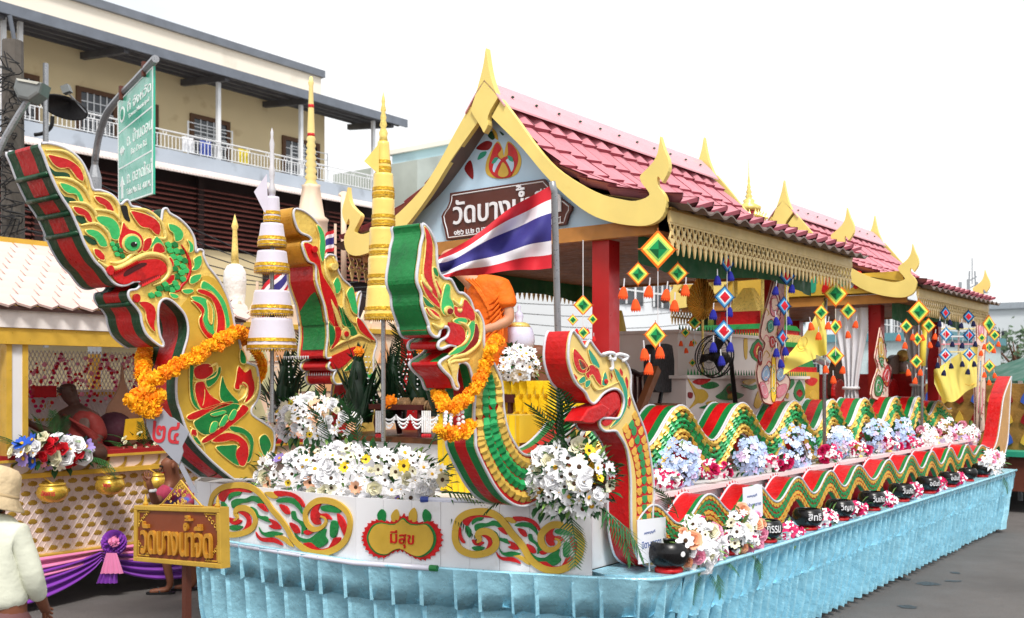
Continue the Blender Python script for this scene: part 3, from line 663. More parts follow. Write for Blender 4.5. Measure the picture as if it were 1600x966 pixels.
# ================================================================== nagas
def rim_band(name, outline3, dt, stripes, parent, mats):
    """band between near and far panels, striped lengthwise"""
    P = outline3; k = len(P); cuts = [0] + [s[0] for s in stripes]; vs = []; fs = []; mi = []
    for p in P:
        for c in cuts: vs.append(p + V * (dt * c))
    m = len(cuts)
    for i in range(k):
        j = (i + 1) % k
        for c in range(m - 1): fs.append((i * m + c, j * m + c, j * m + c + 1, i * m + c + 1)); mi.append(stripes[c][1])
    return obj(name, vs, fs, mats, parent, False, mi)
def naga_panel(parent, t, dt, outline, base, mats, stripes, rope=.0095, bev=0):
    PLN = PT(t); o3 = [PLN(p) for p in outline]
    np_ = plate('near_panel', o3, PLN.n, -.012, 0, base, parent)
    plate('far_panel', [p + V * (dt + .012) for p in o3], PLN.n, 0, .012, base, parent)
    rim_band('rim_band', [p + V * .0125 for p in o3], dt - .014, stripes, parent, mats)
    if rope:
        mb = MB(); mb.tube([p + PLN.n * .004 for p in o3], rope, 6, closed=True); mb.build('light_rope', ROPE, parent, True)
        mb = MB(); mb.tube([p + V * (dt + .006) for p in o3], rope, 6, closed=True); mb.build('light_rope', ROPE, parent, True)
    return PLN, np_
def motif(PLN, pts, mat, parent, lift=.012, edge=.006, d0=.0015, emat=None, smoothn=4, nm='relief_leaf'):
    q = cr_([PLN(p) for p in pts], smoothn)
    o = plate(nm, q, PLN.n, d0, d0 + lift, mat, parent, bev=min(.006, lift * .5))
    if edge:
        mb = MB(); mb.tube([p + PLN.n * (d0 + lift * .55) for p in q], edge, 5, closed=True); mb.build('edging', emat or GOLDR, o, True)
    return o
def line(PLN, pts, r, mat, parent, off=.006, nm='relief_line', n=5, taper=True):
    q = cr_([PLN(p) for p in pts], n, False); k = len(q)
    mb = MB(); mb.tube([p + PLN.n * off for p in q], [r * (min(1, .3 + 3 * min(i, k - 1 - i) / k) if taper else 1) for i in range(k)], 7); return mb.build(nm, mat, parent, True)
def disc(PLN, c, rx, ry, mat, parent, d0, d1, nm='eye_ring', n=20):
    pts = [(c[0] + rx * math.cos(2 * math.pi * i / n), c[1] + ry * math.sin(2 * math.pi * i / n)) for i in range(n)]
    return plate(nm, [PLN(p) for p in pts], PLN.n, d0, d1, mat, parent, bev=.004)
x1 = crop(0, 210, 4); x2 = crop(100, 400, 4.706); x3 = crop(180, 560, 4.706); x4 = crop(400, 310, 4.706); x5 = crop(400, 440, 4.706)
x6 = crop(580, 480, 4.706); x7 = crop(700, 540, 3.715); x8 = crop(820, 490, 4.706); x9 = crop(840, 480, 2.246)
# ------------------------------------------------------------------ A: tall naga at left
nA = root('naga_figure', 'tall gold naga with red and green flames leaning out at far left', 'naga figure', W(5.1, 6.7, 1.29), 'naga heads at the float bow')
outA = x1([(245, 60), (270, 130), (310, 240), (370, 370), (440, 480), (490, 590), (530, 690), (590, 790), (640, 840), (700, 920), (745, 945)]) + \
    x2([(460, 213), (510, 190), (548, 190), (557, 215), (530, 245), (480, 255), (470, 290), (490, 335), (530, 380), (560, 430), (570, 490), (600, 570), (660, 630), (720, 668), (728, 640), (705, 590), (690, 500), (690, 400), (705, 340), (740, 315), (790, 330), (850, 385), (890, 440), (910, 520), (905, 600), (880, 690), (850, 800), (825, 900)]) + \
    x3([(450, 300), (480, 400), (520, 520), (580, 620), (680, 730), (780, 820), (870, 890), (870, 890), (1010, 890), (1010, 890), (1100, 740), (1160, 680), (1165, 540), (1100, 480), (1010, 420), (1000, 370), (1040, 310), (1060, 230), (1050, 130), (1035, 60), (990, 40), (940, 10)]) + \
    x2([(1290, 640), (1265, 560), (1250, 500), (1230, 400), (1190, 280), (1130, 170), (1060, 80)]) + \
    x1([(1270, 760), (1268, 730), (1240, 720), (1222, 740), (1215, 660), (1180, 590), (1120, 530), (1060, 495), (1040, 465), (1015, 475), (1005, 540), (980, 545), (940, 500), (870, 460), (820, 450), (800, 415), (780, 415), (750, 440), (720, 400), (680, 370), (620, 350), (580, 345), (560, 280), (520, 190), (470, 130), (400, 85), (320, 60)])
sA = cr_(outA, 3)
PA_, npA = naga_panel(nA, 6.5, .42, sA, GOLD, [DGREEN, RED, DRED], [(.26, 0), (.74, 1), (1, 0)])
lowA = cr_(x2([(1020, 150), (1130, 190), (1200, 300), (1240, 420), (1255, 520), (1280, 640)]) + x3([(960, 30), (900, 200), (920, 330), (1000, 420), (1150, 540), (1150, 680), (1080, 740), (990, 880), (880, 880), (690, 730), (590, 620), (530, 520), (490, 400), (460, 300), (455, 120)]) + x2([(860, 800), (890, 690), (915, 600), (920, 520), (900, 440), (860, 380), (900, 320)]), 3)
plate('neck_field', [PA_(p) for p in lowA], PA_.n, .0005, .003, OCHRE, nA)
mo = lambda c, pts, **k: motif(PA_, pts, c, npA, d0=k.pop('d0', .0035), **k)
for c, pts in ((RED, [(295, 130), (340, 138), (420, 160), (480, 200), (510, 250), (515, 295), (480, 280), (450, 240), (420, 210), (370, 215), (330, 190), (308, 160)]),
               (LGREEN, [(370, 305), (430, 320), (480, 350), (510, 400), (515, 430), (490, 420), (470, 375), (420, 370), (385, 340)]),
               (RED, [(585, 390), (640, 400), (690, 440), (705, 495), (670, 485), (650, 450), (610, 430)]),
               (RED, [(450, 455), (510, 465), (555, 500), (570, 550), (540, 545), (520, 510), (480, 500)]),
               (LGREEN, [(595, 515), (680, 520), (730, 560), (742, 620), (730, 660), (690, 650), (670, 590), (620, 560)]),
               (LGREEN, [(530, 600), (590, 600), (640, 640), (665, 700), (620, 700), (590, 650), (550, 630)]),
               (RED, [(580, 720), (620, 725), (650, 770), (640, 790), (600, 770)]),
               (RED, [(815, 480), (900, 500), (960, 530), (995, 570), (990, 630), (960, 620), (930, 590), (880, 580), (850, 550), (825, 510)]),
               (RED, [(765, 550), (790, 590), (850, 610), (885, 650), (890, 700), (860, 745), (800, 748), (750, 720), (735, 660), (750, 610)]),
               (LGREEN, [(1050, 560), (1110, 580), (1140, 620), (1130, 660), (1090, 670), (1080, 620), (1055, 600)]),
               (LGREEN, [(1165, 660), (1200, 690), (1200, 730), (1175, 740), (1180, 700)]), (LGREEN, [(1205, 780), (1250, 760), (1250, 820), (1220, 850), (1190, 850), (1210, 820)]),
               (LGREEN, [(1190, 890), (1250, 875), (1240, 910), (1200, 935), (1180, 930)]), (RED, [(900, 660), (940, 650), (935, 700), (905, 735), (880, 720)]), (RED, [(960, 690), (1000, 680), (1030, 730), (990, 745), (950, 740)]),
               (LGREEN, [(930, 720), (970, 640), (1015, 690), (1030, 740), (1000, 690), (970, 680)]), (RED, [(1050, 770), (1075, 790), (1075, 850), (1055, 840)]), (RED, [(1040, 890), (1085, 880), (1070, 930), (1030, 940)])):
    mo(c, x1(pts))
for pts in ([(300, 195), (340, 232), (400, 238), (432, 252), (428, 280), (360, 272), (322, 240)], [(370, 350), (400, 388), (450, 398), (475, 418), (440, 430), (400, 418)], [(470, 510), (520, 520), (540, 545), (520, 562), (490, 548)], [(520, 630), (570, 650), (610, 680), (580, 692), (540, 668)], [(755, 450), (790, 450), (800, 500), (812, 545), (780, 530), (762, 490)]):
    mo(DGREEN if pts[0][0] != 755 else BLACK, x1(pts), lift=.002, edge=0, nm='recess')
for pts in (x2([(865, 250), (930, 245), (945, 262), (900, 282), (870, 270)]), x2([(770, 275), (830, 290), (830, 310), (790, 310)]), x2([(1020, 185), (1100, 240), (1170, 330), (1200, 430), (1215, 560), (1190, 600), (1180, 480), (1160, 400), (1120, 310), (1060, 250), (1000, 240)]), x2([(930, 300), (1010, 305), (1070, 350), (1100, 420), (1090, 520), (1105, 595), (1050, 560), (1010, 480), (1030, 410), (1000, 360), (950, 330)])):
    mo(LGREEN, pts)
mo(OCHRE, x2([(1040, 330), (1080, 400), (1075, 500), (1052, 470), (1050, 400)]), d0=.016, lift=.006)
for pts in (x2([(540, 345), (610, 340), (660, 380), (665, 450), (650, 510), (665, 560), (630, 530), (600, 470), (590, 400)]), x2([(985, 245), (1060, 265), (1120, 320), (1160, 400), (1175, 490), (1165, 590), (1110, 600), (1120, 500), (1110, 400), (1070, 310), (980, 270)]), x2([(930, 330), (990, 350), (1025, 400), (1010, 460), (1050, 550), (1110, 600), (1060, 612), (1000, 540), (985, 470), (1005, 420), (960, 360)]),
            x3([(575, 70), (640, 40), (700, 50), (710, 110), (650, 150), (590, 150), (570, 110)]), x3([(580, 190), (640, 170), (660, 220), (700, 280), (770, 330), (640, 375), (590, 300)]), x3([(525, 420), (700, 350), (840, 315), (850, 335), (700, 390), (560, 455)]), x3([(640, 590), (780, 500), (900, 380), (930, 340), (975, 375), (900, 450), (760, 560), (645, 625)]),
            x3([(700, 610), (790, 550), (880, 560), (950, 610), (975, 680), (945, 790), (890, 770), (880, 680), (915, 640), (860, 600), (780, 615)]), x3([(880, 160), (900, 55), (945, 110), (985, 75), (1000, 130), (1020, 220), (990, 290), (940, 330), (970, 260), (960, 210), (910, 190), (905, 230), (870, 220)]), x3([(560, 520), (600, 540), (580, 580), (550, 560)])):
    mo(RED, pts)
for pts in (x3([(660, 150), (720, 110), (760, 60), (770, 90), (740, 160), (700, 200), (670, 210)]), x3([(540, 60), (570, 50), (560, 200), (580, 320), (620, 380), (580, 360), (545, 280)]), x3([(780, 130), (800, 200), (850, 270), (900, 330), (790, 320), (760, 260)]), x3([(610, 440), (700, 380), (790, 335), (905, 340), (870, 400), (800, 470), (700, 550), (640, 560), (590, 520), (570, 470)]),
            x3([(830, 500), (920, 510), (990, 560), (1010, 620), (990, 740), (960, 760), (985, 640), (940, 560), (860, 540)]), x3([(730, 655), (820, 640), (890, 640), (875, 700), (905, 790), (830, 750)]), x3([(1050, 600), (1100, 560), (1140, 640), (1090, 720)]), x3([(560, 560), (610, 600), (620, 640), (580, 610)]), x2([(1290, 690), (1320, 720), (1330, 790), (1290, 780)])):
    mo(GREEN, pts)
for pts in (x3([(820, 440), (855, 378), (882, 392), (850, 452)]), x3([(750, 495), (788, 422), (815, 424), (790, 492)]), x3([(680, 545), (700, 472), (742, 472), (722, 535)]), x3([(690, 410), (780, 385), (800, 400), (720, 425)])): mo(LGREEN, pts, d0=.016, lift=.01, edge=.003)
# eye, mouth, teeth; folds across the crest underside
for q in x1([(312, 245), (375, 385), (445, 490), (500, 615)]) + x2([(505, 350)]):
    p = PA_(q); mb = MB(); mb.tube([p + V * .012 - U * .004, p + V * .13 - U * .012 - Z * .004, p + V * .3 - U * .012 - Z * .004, p + V * .41 - U * .004], .019, 6); mb.build('underside_fold', DGREEN, nA, True)
disc(PA_, (203.7, 381), 15.6, 15.6, GOLDR, npA, .012, .022); disc(PA_, (203.7, 381), 12, 12, LGREEN, npA, .0225, .032, 'iris'); disc(PA_, (205, 382.5), 5, 4, BLACK, npA, .0325, .040, 'pupil'); disc(PA_, (207, 380.5), 1.2, 1.2, WHITEP, npA, .0405, .042, 'eye_glint')
mo(RED, x2([(345, 130), (400, 110), (530, 45), (620, 25), (700, 30), (745, 70), (745, 120), (700, 150), (640, 165), (560, 188), (510, 182), (460, 206), (400, 205), (350, 155)]), edge=0, nm='mouth')
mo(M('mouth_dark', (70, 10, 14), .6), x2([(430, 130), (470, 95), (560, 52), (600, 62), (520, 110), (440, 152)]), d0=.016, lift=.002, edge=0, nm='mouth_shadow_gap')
mo(DRED, x2([(540, 200), (620, 160), (690, 140), (702, 155), (640, 182), (570, 218)]), d0=.016, lift=.002, edge=0, nm='mouth_fold')
line(PA_, x1([(610, 790), (660, 825), (720, 838), (780, 815), (850, 775), (930, 750), (1010, 765), (1052, 812), (1052, 870), (1010, 920), (950, 945)]), .022, GOLDR, npA, nm='lip')
line(PA_, x1([(685, 800), (740, 805), (790, 780), (830, 745), (870, 740)]), .016, GOLDR, npA, nm='brow')
line(PA_, x1([(1130, 690), (1170, 760), (1185, 830), (1170, 900), (1130, 950)]) + x2([(840, 255), (770, 275)]), .013, RED, npA, nm='cheek_band')
line(PA_, x3([(600, 50), (690, 60), (740, 40), (735, 120), (660, 160), (570, 170)]), .012, GOLDR, npA); line(PA_, x3([(640, 190), (650, 250), (640, 330), (620, 375)]), .011, GOLDR, npA); line(PA_, x3([(545, 500), (590, 540), (600, 590), (640, 640), (660, 700)]), .011, GOLDR, npA)
line(PA_, x3([(700, 600), (800, 540), (900, 560), (960, 640), (950, 780)]), .008, GOLDR, npA); line(PA_, x3([(910, 230), (930, 180), (965, 210), (950, 280), (890, 320)]), .012, GOLDR, npA); line(PA_, x3([(1050, 120), (1040, 230), (1000, 300), (930, 350)]), .014, GOLDR, npA)
for a in ([(280, 100), (400, 110), (490, 180), (530, 270), (545, 340)], [(340, 270), (440, 285), (520, 340), (560, 420)], [(430, 425), (530, 435), (590, 490), (600, 540)], [(500, 570), (600, 560), (670, 620), (690, 690)], [(585, 370), (680, 385), (735, 450), (740, 560)], [(580, 470), (700, 490), (760, 560)], [(815, 465), (920, 480), (1010, 560), (1020, 640)], [(1010, 560), (1030, 650), (960, 640)]):
    line(PA_, x1(a), .014, GOLDR, npA)
disc(PA_, x2([(330, 108)])[0], 5.5, 8, RED, npA, .004, .03, 'lip_ball'); disc(PA_, x2([(523, 312)])[0], 5.2, 7, RED, npA, .004, .03, 'lip_ball')
tooth = MB(); tooth.add([(-.012, 0, 0), (.012, 0, 0), (0, 0, -.028), (0, -.016, -.004)], [(0, 3, 1), (0, 2, 3), (1, 3, 2), (0, 1, 2)]); tm = tooth.mesh('tooth', RED)
for i in range(13):
    a = i / 12; p = PA_(x2([(365 + 165 * a, 118 - 78 * a)])[0]) + PA_.n * .018; inst(tm, 'tooth', Matrix.Translation(p) @ Matrix.Rotation(math.atan2(U.y, U.x), 4, 'Z'), npA)
for i in range(10):
    a = i / 9; p = PA_(x2([(570 + 120 * a, 228 - 60 * a)])[0]) + PA_.n * .018; inst(tm, 'tooth', Matrix.Translation(p) @ Matrix.Rotation(math.atan2(U.y, U.x), 4, 'Z') @ Matrix.Rotation(math.pi, 4, 'Y'), npA)
def small_scales(PLN, pts, mats, parent, w, h, ang=0, edge=True):
    for k, (x, y) in enumerate(pts):
        q = [(x - w, y), (x - w * .4, y - h * .8), (x + w * .5, y - h * .6), (x + w, y + h * .2), (x + w * .1, y + h), (x - w * .7, y + h * .6)]
        ca, sa = math.cos(ang), math.sin(ang); q = [(x + (a - x) * ca - (b - y) * sa, y + (a - x) * sa + (b - y) * ca) for a, b in q]
        plate('scale', [PLN(p) for p in q], PLN.n, .0042 + .0006 * (k % 3), .014 + .0011 * (k % 4), mats[k % len(mats)], parent, bev=.004)
small_scales(PA_, x1([(1050, 690), (1090, 690), (1060, 725), (1100, 730), (1130, 735), (1080, 765), (1120, 775), (1150, 790), (1100, 805), (1140, 825), (1090, 840), (1130, 865), (1160, 850), (1100, 890), (1140, 905), (1090, 930), (1060, 940)]) + x2([(640, 290), (690, 280), (750, 240), (790, 250), (830, 230), (700, 240), (740, 210), (800, 200)]), [LGREEN, GREEN, LGREEN], npA, 6.2, 5.5, .5)
small_scales(PA_, x1([(700, 685), (735, 695), (715, 715), (750, 725), (730, 750), (762, 760)]), [LGREEN, GREEN], npA, 5, 4.5, .6)
# ------------------------------------------------------------------ B: middle naga
nB = root('naga_figure', 'middle naga with gold-tipped red crest behind the green leaf cones', 'naga figure', W(6.0, 6.4, 1.29), 'naga heads at the float bow')
outB = x4([(285, 80), (275, 130), (300, 215), (330, 255), (380, 275), (405, 300), (390, 320), (340, 325), (345, 380), (380, 460), (435, 490), (440, 600), (470, 700), (500, 790), (522, 930)]) + x5([(520, 290), (525, 400), (512, 548), (545, 562), (605, 545), (592, 572), (545, 592), (530, 630), (555, 655), (595, 645), (575, 672), (566, 715), (590, 755), (660, 740), (720, 690), (780, 700), (760, 800), (720, 1420), (720, 1420), (900, 1420), (900, 1420), (870, 800), (860, 560), (885, 450), (830, 370), (780, 290), (745, 250)]) + \
    x4([(770, 700), (745, 705), (720, 800), (700, 660), (640, 600), (600, 530), (590, 470), (580, 425), (530, 415), (495, 440), (495, 300), (460, 200), (400, 130), (340, 90)])
sB = cr_(outB, 3)
PB_, npB = naga_panel(nB, 6.3, .33, sB, GOLD, [GOLD, RED, GREEN], [(.06, 0), (.94, 1), (1, 0)])
mb = MB()  # upper crest underside is gold: a strip over the red rim
stp = cr_([PB_(p) for p in x4([(390, 122), (340, 88), (305, 74), (284, 80), (276, 130), (300, 215), (330, 255), (380, 275), (405, 300), (390, 320), (340, 325), (345, 380), (380, 460), (432, 488)])], 4, False)
vs = [];
for i, p in enumerate(stp): n_ = (stp[min(i + 1, len(stp) - 1)] - stp[max(i - 1, 0)]).cross(V).normalized() * -.008; vs += [p + V * .016 + n_, p + V * .314 + n_]
obj('crest_underside', vs, [(2 * i, 2 * i + 2, 2 * i + 3, 2 * i + 1) for i in range(len(stp) - 1)], M('gold_foil_board', (206, 150, 44), .36, .3, .2, 6, bump=.3, bscale=14), nB)
st2 = cr_([PB_(p) for p in x4([(452, 690), (490, 790), (515, 930)]) + x5([(519, 300), (524, 400), (515, 500)])], 4, False)
vs = []
for i, p in enumerate(st2): vs += [p + V * .016 - U * .009, p + V * (.28 if i > 5 else .03 + .05 * i) - U * .009]
obj('chest_underside', vs, [(2 * i, 2 * i + 2, 2 * i + 3, 2 * i + 1) for i in range(len(st2) - 1)], GREEN, nB)
mB = lambda c, pts, **k: motif(PB_, pts, c, npB, **k)
mB(LGREEN, x4([(440, 200), (480, 230), (500, 320), (495, 420), (480, 470), (460, 380), (465, 290)]))
mB(RED, x4([(345, 330), (400, 340), (440, 400), (470, 480), (480, 560), (560, 690), (600, 800), (620, 930), (540, 930), (510, 800), (470, 660), (445, 500), (390, 460), (360, 390)]))
mB(GREEN, x5([(530, 290), (560, 330), (580, 410), (540, 480), (530, 400)])); mB(RED, x5([(560, 180), (620, 260), (620, 380), (590, 460), (540, 500), (575, 400)]))
mB(LGREEN, x4([(560, 640), (590, 580), (620, 640), (600, 700), (570, 690)])); mB(LGREEN, x4([(660, 700), (700, 650), (720, 720), (740, 850), (700, 830), (680, 760)])); mB(GREEN, x4([(590, 780), (640, 840), (700, 940), (640, 940), (600, 860)]))
mB(GREEN, x5([(620, 180), (680, 280), (740, 380), (690, 400), (650, 300)])); mB(RED, x5([(735, 270), (770, 290), (830, 380), (870, 440), (800, 400), (745, 340)]))
for a in (x4([(500, 440), (510, 560), (560, 650), (580, 740)]), x4([(560, 430), (590, 500), (560, 540)]), x4([(600, 590), (640, 690), (640, 800), (690, 900), (740, 920)]), x4([(540, 730), (580, 850), (610, 960)]), x5([(545, 130), (600, 260), (620, 340), (650, 400)]), x5([(545, 500), (620, 450), (700, 420), (760, 400), (840, 440)])): line(PB_, a, .016, GOLDR, npB)
disc(PB_, x5([(650, 385)])[0], 7, 10, GOLDR, npB, .01, .022); disc(PB_, x5([(650, 387)])[0], 3.2, 4.5, RED, npB, .0225, .034, 'iris')
disc(PB_, x4([(415, 378)])[0], 4.5, 5.5, RED, npB, .014, .035, 'crest_ball'); disc(PB_, x4([(555, 505)])[0], 6, 6, GOLDR, npB, .004, .04, 'curl_boss')
mB(RED, x5([(540, 565), (620, 520), (720, 480), (760, 500), (700, 560), (640, 620), (600, 640), (560, 640)]), edge=0, nm='mouth'); mB(GREEN, x5([(640, 660), (690, 600), (740, 560), (700, 640)]))
small_scales(PB_, x5([(770 + 40 * (k % 3), 700 + 45 * (k // 3)) for k in range(15)]), [GREEN, LGREEN], npB, 6, 6, .3)
tw = MB(); tw.add([(-.010, 0, 0), (.010, 0, 0), (0, 0, -.03), (0, -.012, -.004)], [(0, 3, 1), (0, 2, 3), (1, 3, 2), (0, 1, 2)]); twm = tw.mesh('tooth', WHITEP)
for i in range(11):
    p = PB_((484 + 0, 556)) + V * (.02 + .029 * i); inst(twm, 'tooth', Matrix.Translation(p) @ Matrix.Rotation(math.atan2(-V.y, -V.x), 4, 'Z'), nB)
    p = PB_((520, 587)) + V * (.02 + .029 * i); inst(twm, 'tooth', Matrix.Translation(p) @ Matrix.Rotation(math.atan2(-V.y, -V.x), 4, 'Z') @ Matrix.Rotation(math.pi, 4, 'Y'), nB)
# ------------------------------------------------------------------ C: right naga with long scaled body
nC = root('naga_figure', 'green-crested naga whose scaled body winds along the upper side', 'naga figure', W(5.4, 3.95, 1.29), 'naga heads at the float bow')
outC = x4([(1215, 190), (1225, 260), (1205, 350), (1195, 440), (1180, 540), (1180, 620), (1210, 700), (1215, 780), (1240, 860), (1265, 930)]) + x5([(1265, 340), (1280, 380), (1310, 405), (1340, 400), (1355, 345), (1400, 335), (1415, 370), (1395, 410), (1345, 440), (1335, 480), (1360, 495), (1420, 470), (1460, 475), (1455, 510), (1410, 550), (1360, 580), (1345, 610), (1380, 660), (1430, 710), (1455, 780), (1475, 792), (1484, 770)]) + \
    x6([(622, 540), (625, 480), (635, 420), (670, 405), (710, 430), (735, 500), (752, 590), (760, 660), (752, 800), (765, 950)]) + x7([(160, 590), (190, 665), (230, 745), (275, 825), (330, 890), (400, 930), (470, 925), (560, 870), (650, 790), (743, 740), (743, 740), (743, 440), (743, 440), (700, 500), (620, 580), (540, 620), (480, 638), (430, 628), (390, 580), (345, 490), (320, 360), (310, 220)]) + \
    x6([(900, 420), (830, 300), (825, 180), (815, 100), (780, 30)]) + x4([(1600, 830), (1570, 750), (1520, 700), (1480, 690), (1430, 600), (1380, 590), (1340, 540), (1325, 440), (1320, 350), (1290, 270), (1250, 210)])
sC = cr_(outC, 3)
PC_, npC = naga_panel(nC, 3.85, .22, sC, GOLD, [GREEN, RED, DGREEN], [(.3, 0), (.72, 1), (1, 0)])
bodyC = cr_(x6([(760, 640), (754, 800), (768, 950)]) + x7([(164, 590), (194, 662), (234, 740), (279, 818), (335, 880), (400, 920), (470, 915), (556, 862), (645, 782), (740, 735), (740, 450), (700, 506), (620, 587), (540, 627), (478, 645), (426, 634), (384, 584), (340, 492), (314, 360), (305, 220), (200, 240)]), 3)
plate('scale_bed', [PC_(p) for p in bodyC], PC_.n, .0005, .004, RED, npC)
st3 = cr_([PC_(p) for p in x4([(1300, 290), (1262, 225), (1235, 196), (1216, 190), (1222, 215), (1226, 260), (1205, 350), (1195, 440), (1180, 540), (1180, 620), (1210, 700), (1215, 780), (1240, 860), (1258, 905), (1268, 935)]) + x5([(1272, 365), (1284, 385)])], 3, False); vs = []
for i, p in enumerate(st3): n_ = (st3[min(i + 1, len(st3) - 1)] - st3[max(i - 1, 0)]).cross(V).normalized() * -.006; vs += [p + V * .0125 + n_, p + V * .208 + n_]
obj('crest_underside', vs, [(2 * i, 2 * i + 2, 2 * i + 3, 2 * i + 1) for i in range(len(st3) - 1)], GREEN, nC)
st4 = cr_([PC_(p) for p in x5([(1268, 350), (1280, 380), (1310, 405), (1340, 400), (1355, 345), (1400, 335), (1415, 370), (1395, 410), (1345, 440), (1335, 480), (1360, 495), (1420, 470), (1460, 475), (1455, 510), (1410, 550), (1360, 580), (1345, 610), (1380, 660), (1430, 710), (1455, 780)])], 3, False); vs = []
for p in st4: vs += [p + V * .0125 - U * .004 - Z * .003, p + V * .206 - U * .004 - Z * .003]
obj('mouth_lining', vs, [(2 * i, 2 * i + 2, 2 * i + 3, 2 * i + 1) for i in range(len(st4) - 1)], RED, nC)
mC = lambda c, pts, **k: motif(PC_, pts, c, npC, **k)
mC(RED, x4([(1225, 210), (1260, 250), (1285, 330), (1285, 440), (1280, 540), (1300, 640), (1330, 740), (1290, 700), (1250, 620), (1220, 560), (1235, 400), (1240, 290)])); mC(GREEN, x4([(1290, 510), (1320, 520), (1330, 580), (1300, 560)])); mC(RED, x4([(1310, 600), (1330, 640), (1355, 690), (1340, 730), (1310, 670)]))
mC(RED, x4([(1205, 610), (1260, 640), (1280, 700), (1330, 760), (1340, 810), (1270, 750), (1230, 690)])); mC(GREEN, x4([(1215, 720), (1270, 770), (1300, 800), (1240, 790)]))
mC(LGREEN, x5([(1385, 20), (1420, 40), (1410, 110), (1440, 160), (1440, 230), (1380, 250), (1350, 200), (1360, 110)])); disc(PC_, x5([(1398, 215)])[0], 6.5, 7.5, GOLDR, npC, .012, .024); disc(PC_, x5([(1402, 220)])[0], 4, 4.6, DRED, npC, .0245, .034, 'iris')
mC(RED, x5([(1235, 195), (1300, 215), (1345, 270), (1290, 270), (1255, 240)])); mC(RED, x5([(1440, 180), (1500, 200), (1520, 130), (1560, 170), (1600, 240), (1590, 300), (1540, 270), (1460, 260)]))
mC(LGREEN, x5([(1440, 290), (1490, 265), (1540, 280), (1530, 310), (1470, 310)])); mC(RED, x5([(1410, 300), (1500, 330), (1530, 390), (1520, 450), (1460, 470), (1400, 450), (1390, 420), (1420, 370)]), nm='mouth', edge=0)
mC(LGREEN, x6([(700, 150), (730, 100), (750, 110), (740, 200), (700, 280), (650, 330), (590, 350), (560, 350), (620, 300), (680, 240)])); mC(DRED, x6([(755, 120), (780, 170), (770, 260), (700, 320), (640, 360), (590, 370), (680, 300), (740, 220)]))
for a in (x6([(740, 20), (790, 90), (800, 180), (780, 270), (700, 340), (600, 370), (555, 400)]), x6([(600, 100), (680, 130), (710, 190), (680, 260), (600, 310)]), x6([(660, 10), (640, 30), (620, 10)]), x4([(1210, 560), (1225, 620), (1270, 670), (1280, 700)]), x4([(1285, 500), (1295, 600), (1330, 700), (1345, 740)]), x5([(1240, 190), (1300, 260), (1350, 280)]), x5([(1290, 310), (1340, 340), (1380, 310)]), x5([(1440, 130), (1490, 180), (1510, 120)]), x6([(560, 420), (600, 400), (650, 395), (720, 380)])): line(PC_, a, .014, GOLDR, npC)
mC(GOLDR, x6([(560, 410), (600, 400), (632, 430), (615, 500), (620, 560), (630, 590), (600, 540), (585, 470)]), nm='beard')
scl = MB(); scl.add([(-.55, 0, .10), (-.05, .5, .05), (.5, .4, 0), (.5, -.4, 0), (-.05, -.5, .05), (-.02, 0, .34), (.5, 0, .16)], [(0, 5, 1), (1, 5, 6, 2), (4, 3, 6, 5), (0, 4, 5), (0, 1, 2, 3, 4)])
SCG = scl.mesh('scale', M('scale_gold', (222, 182, 84), .35, .25, .12, 3, rv=.12)); SCN = scl.mesh('scale', M('scale_green', (26, 140, 76), .32, .1, .12, 3, rv=.15))
SCN2 = scl.mesh('scale', M('scale_bright_green', (46, 166, 96), .32, .1, .12, 3, rv=.12))
def frame_m(p, x, n, sx, sy, sz):
    x = x.normalized(); n = (n - x * n.dot(x)).normalized(); y = n.cross(x)
    return Matrix.Translation(p) @ Matrix((x, y, n)).transposed().to_4x4() @ Matrix.Diagonal((sx, sy, sz, 1))
# scales on C's neck: rows between left and right edges
le = cr_([PC_(p) for p in x6([(800, 560), (765, 660), (762, 800), (775, 950)]) + x7([(172, 590), (200, 660), (240, 735), (285, 810), (340, 868), (410, 908), (480, 900), (560, 850), (650, 775), (735, 725)])], 8, False)
re_ = cr_([PC_(p) for p in x6([(905, 480), (950, 540), (962, 640), (968, 800)]) + x7([(312, 360), (326, 440), (345, 510), (380, 580), (420, 632), (470, 652), (540, 638), (620, 602), (700, 530), (735, 480)])], 8, False)
m_ = min(len(le), len(re_)); rowN = 26
for r_ in range(rowN):
    a = r_ / (rowN - 1) * (m_ - 2); i = int(a); f = a - i
    p = le[i].lerp(le[i + 1], f); q = re_[i].lerp(re_[i + 1], f); wdt = (q - p).length
    pn = le[i + 1].lerp(re_[i + 1], .5) - le[i].lerp(re_[i], .5)
    for k in range(4):
        u_ = (k + .5) / 4; st = -.25 if k in (0, 3) else 0
        pos = p.lerp(q, u_) + pn.normalized() * (.02 if k % 2 else 0) + PC_.n * .004
        inst(SCG if k in (0, 3) else (SCN if (r_ + k) % 3 else SCN2), 'scale', frame_m(pos, -pn, PC_.n, .078, wdt / 4 * 1.0, .085), npC)
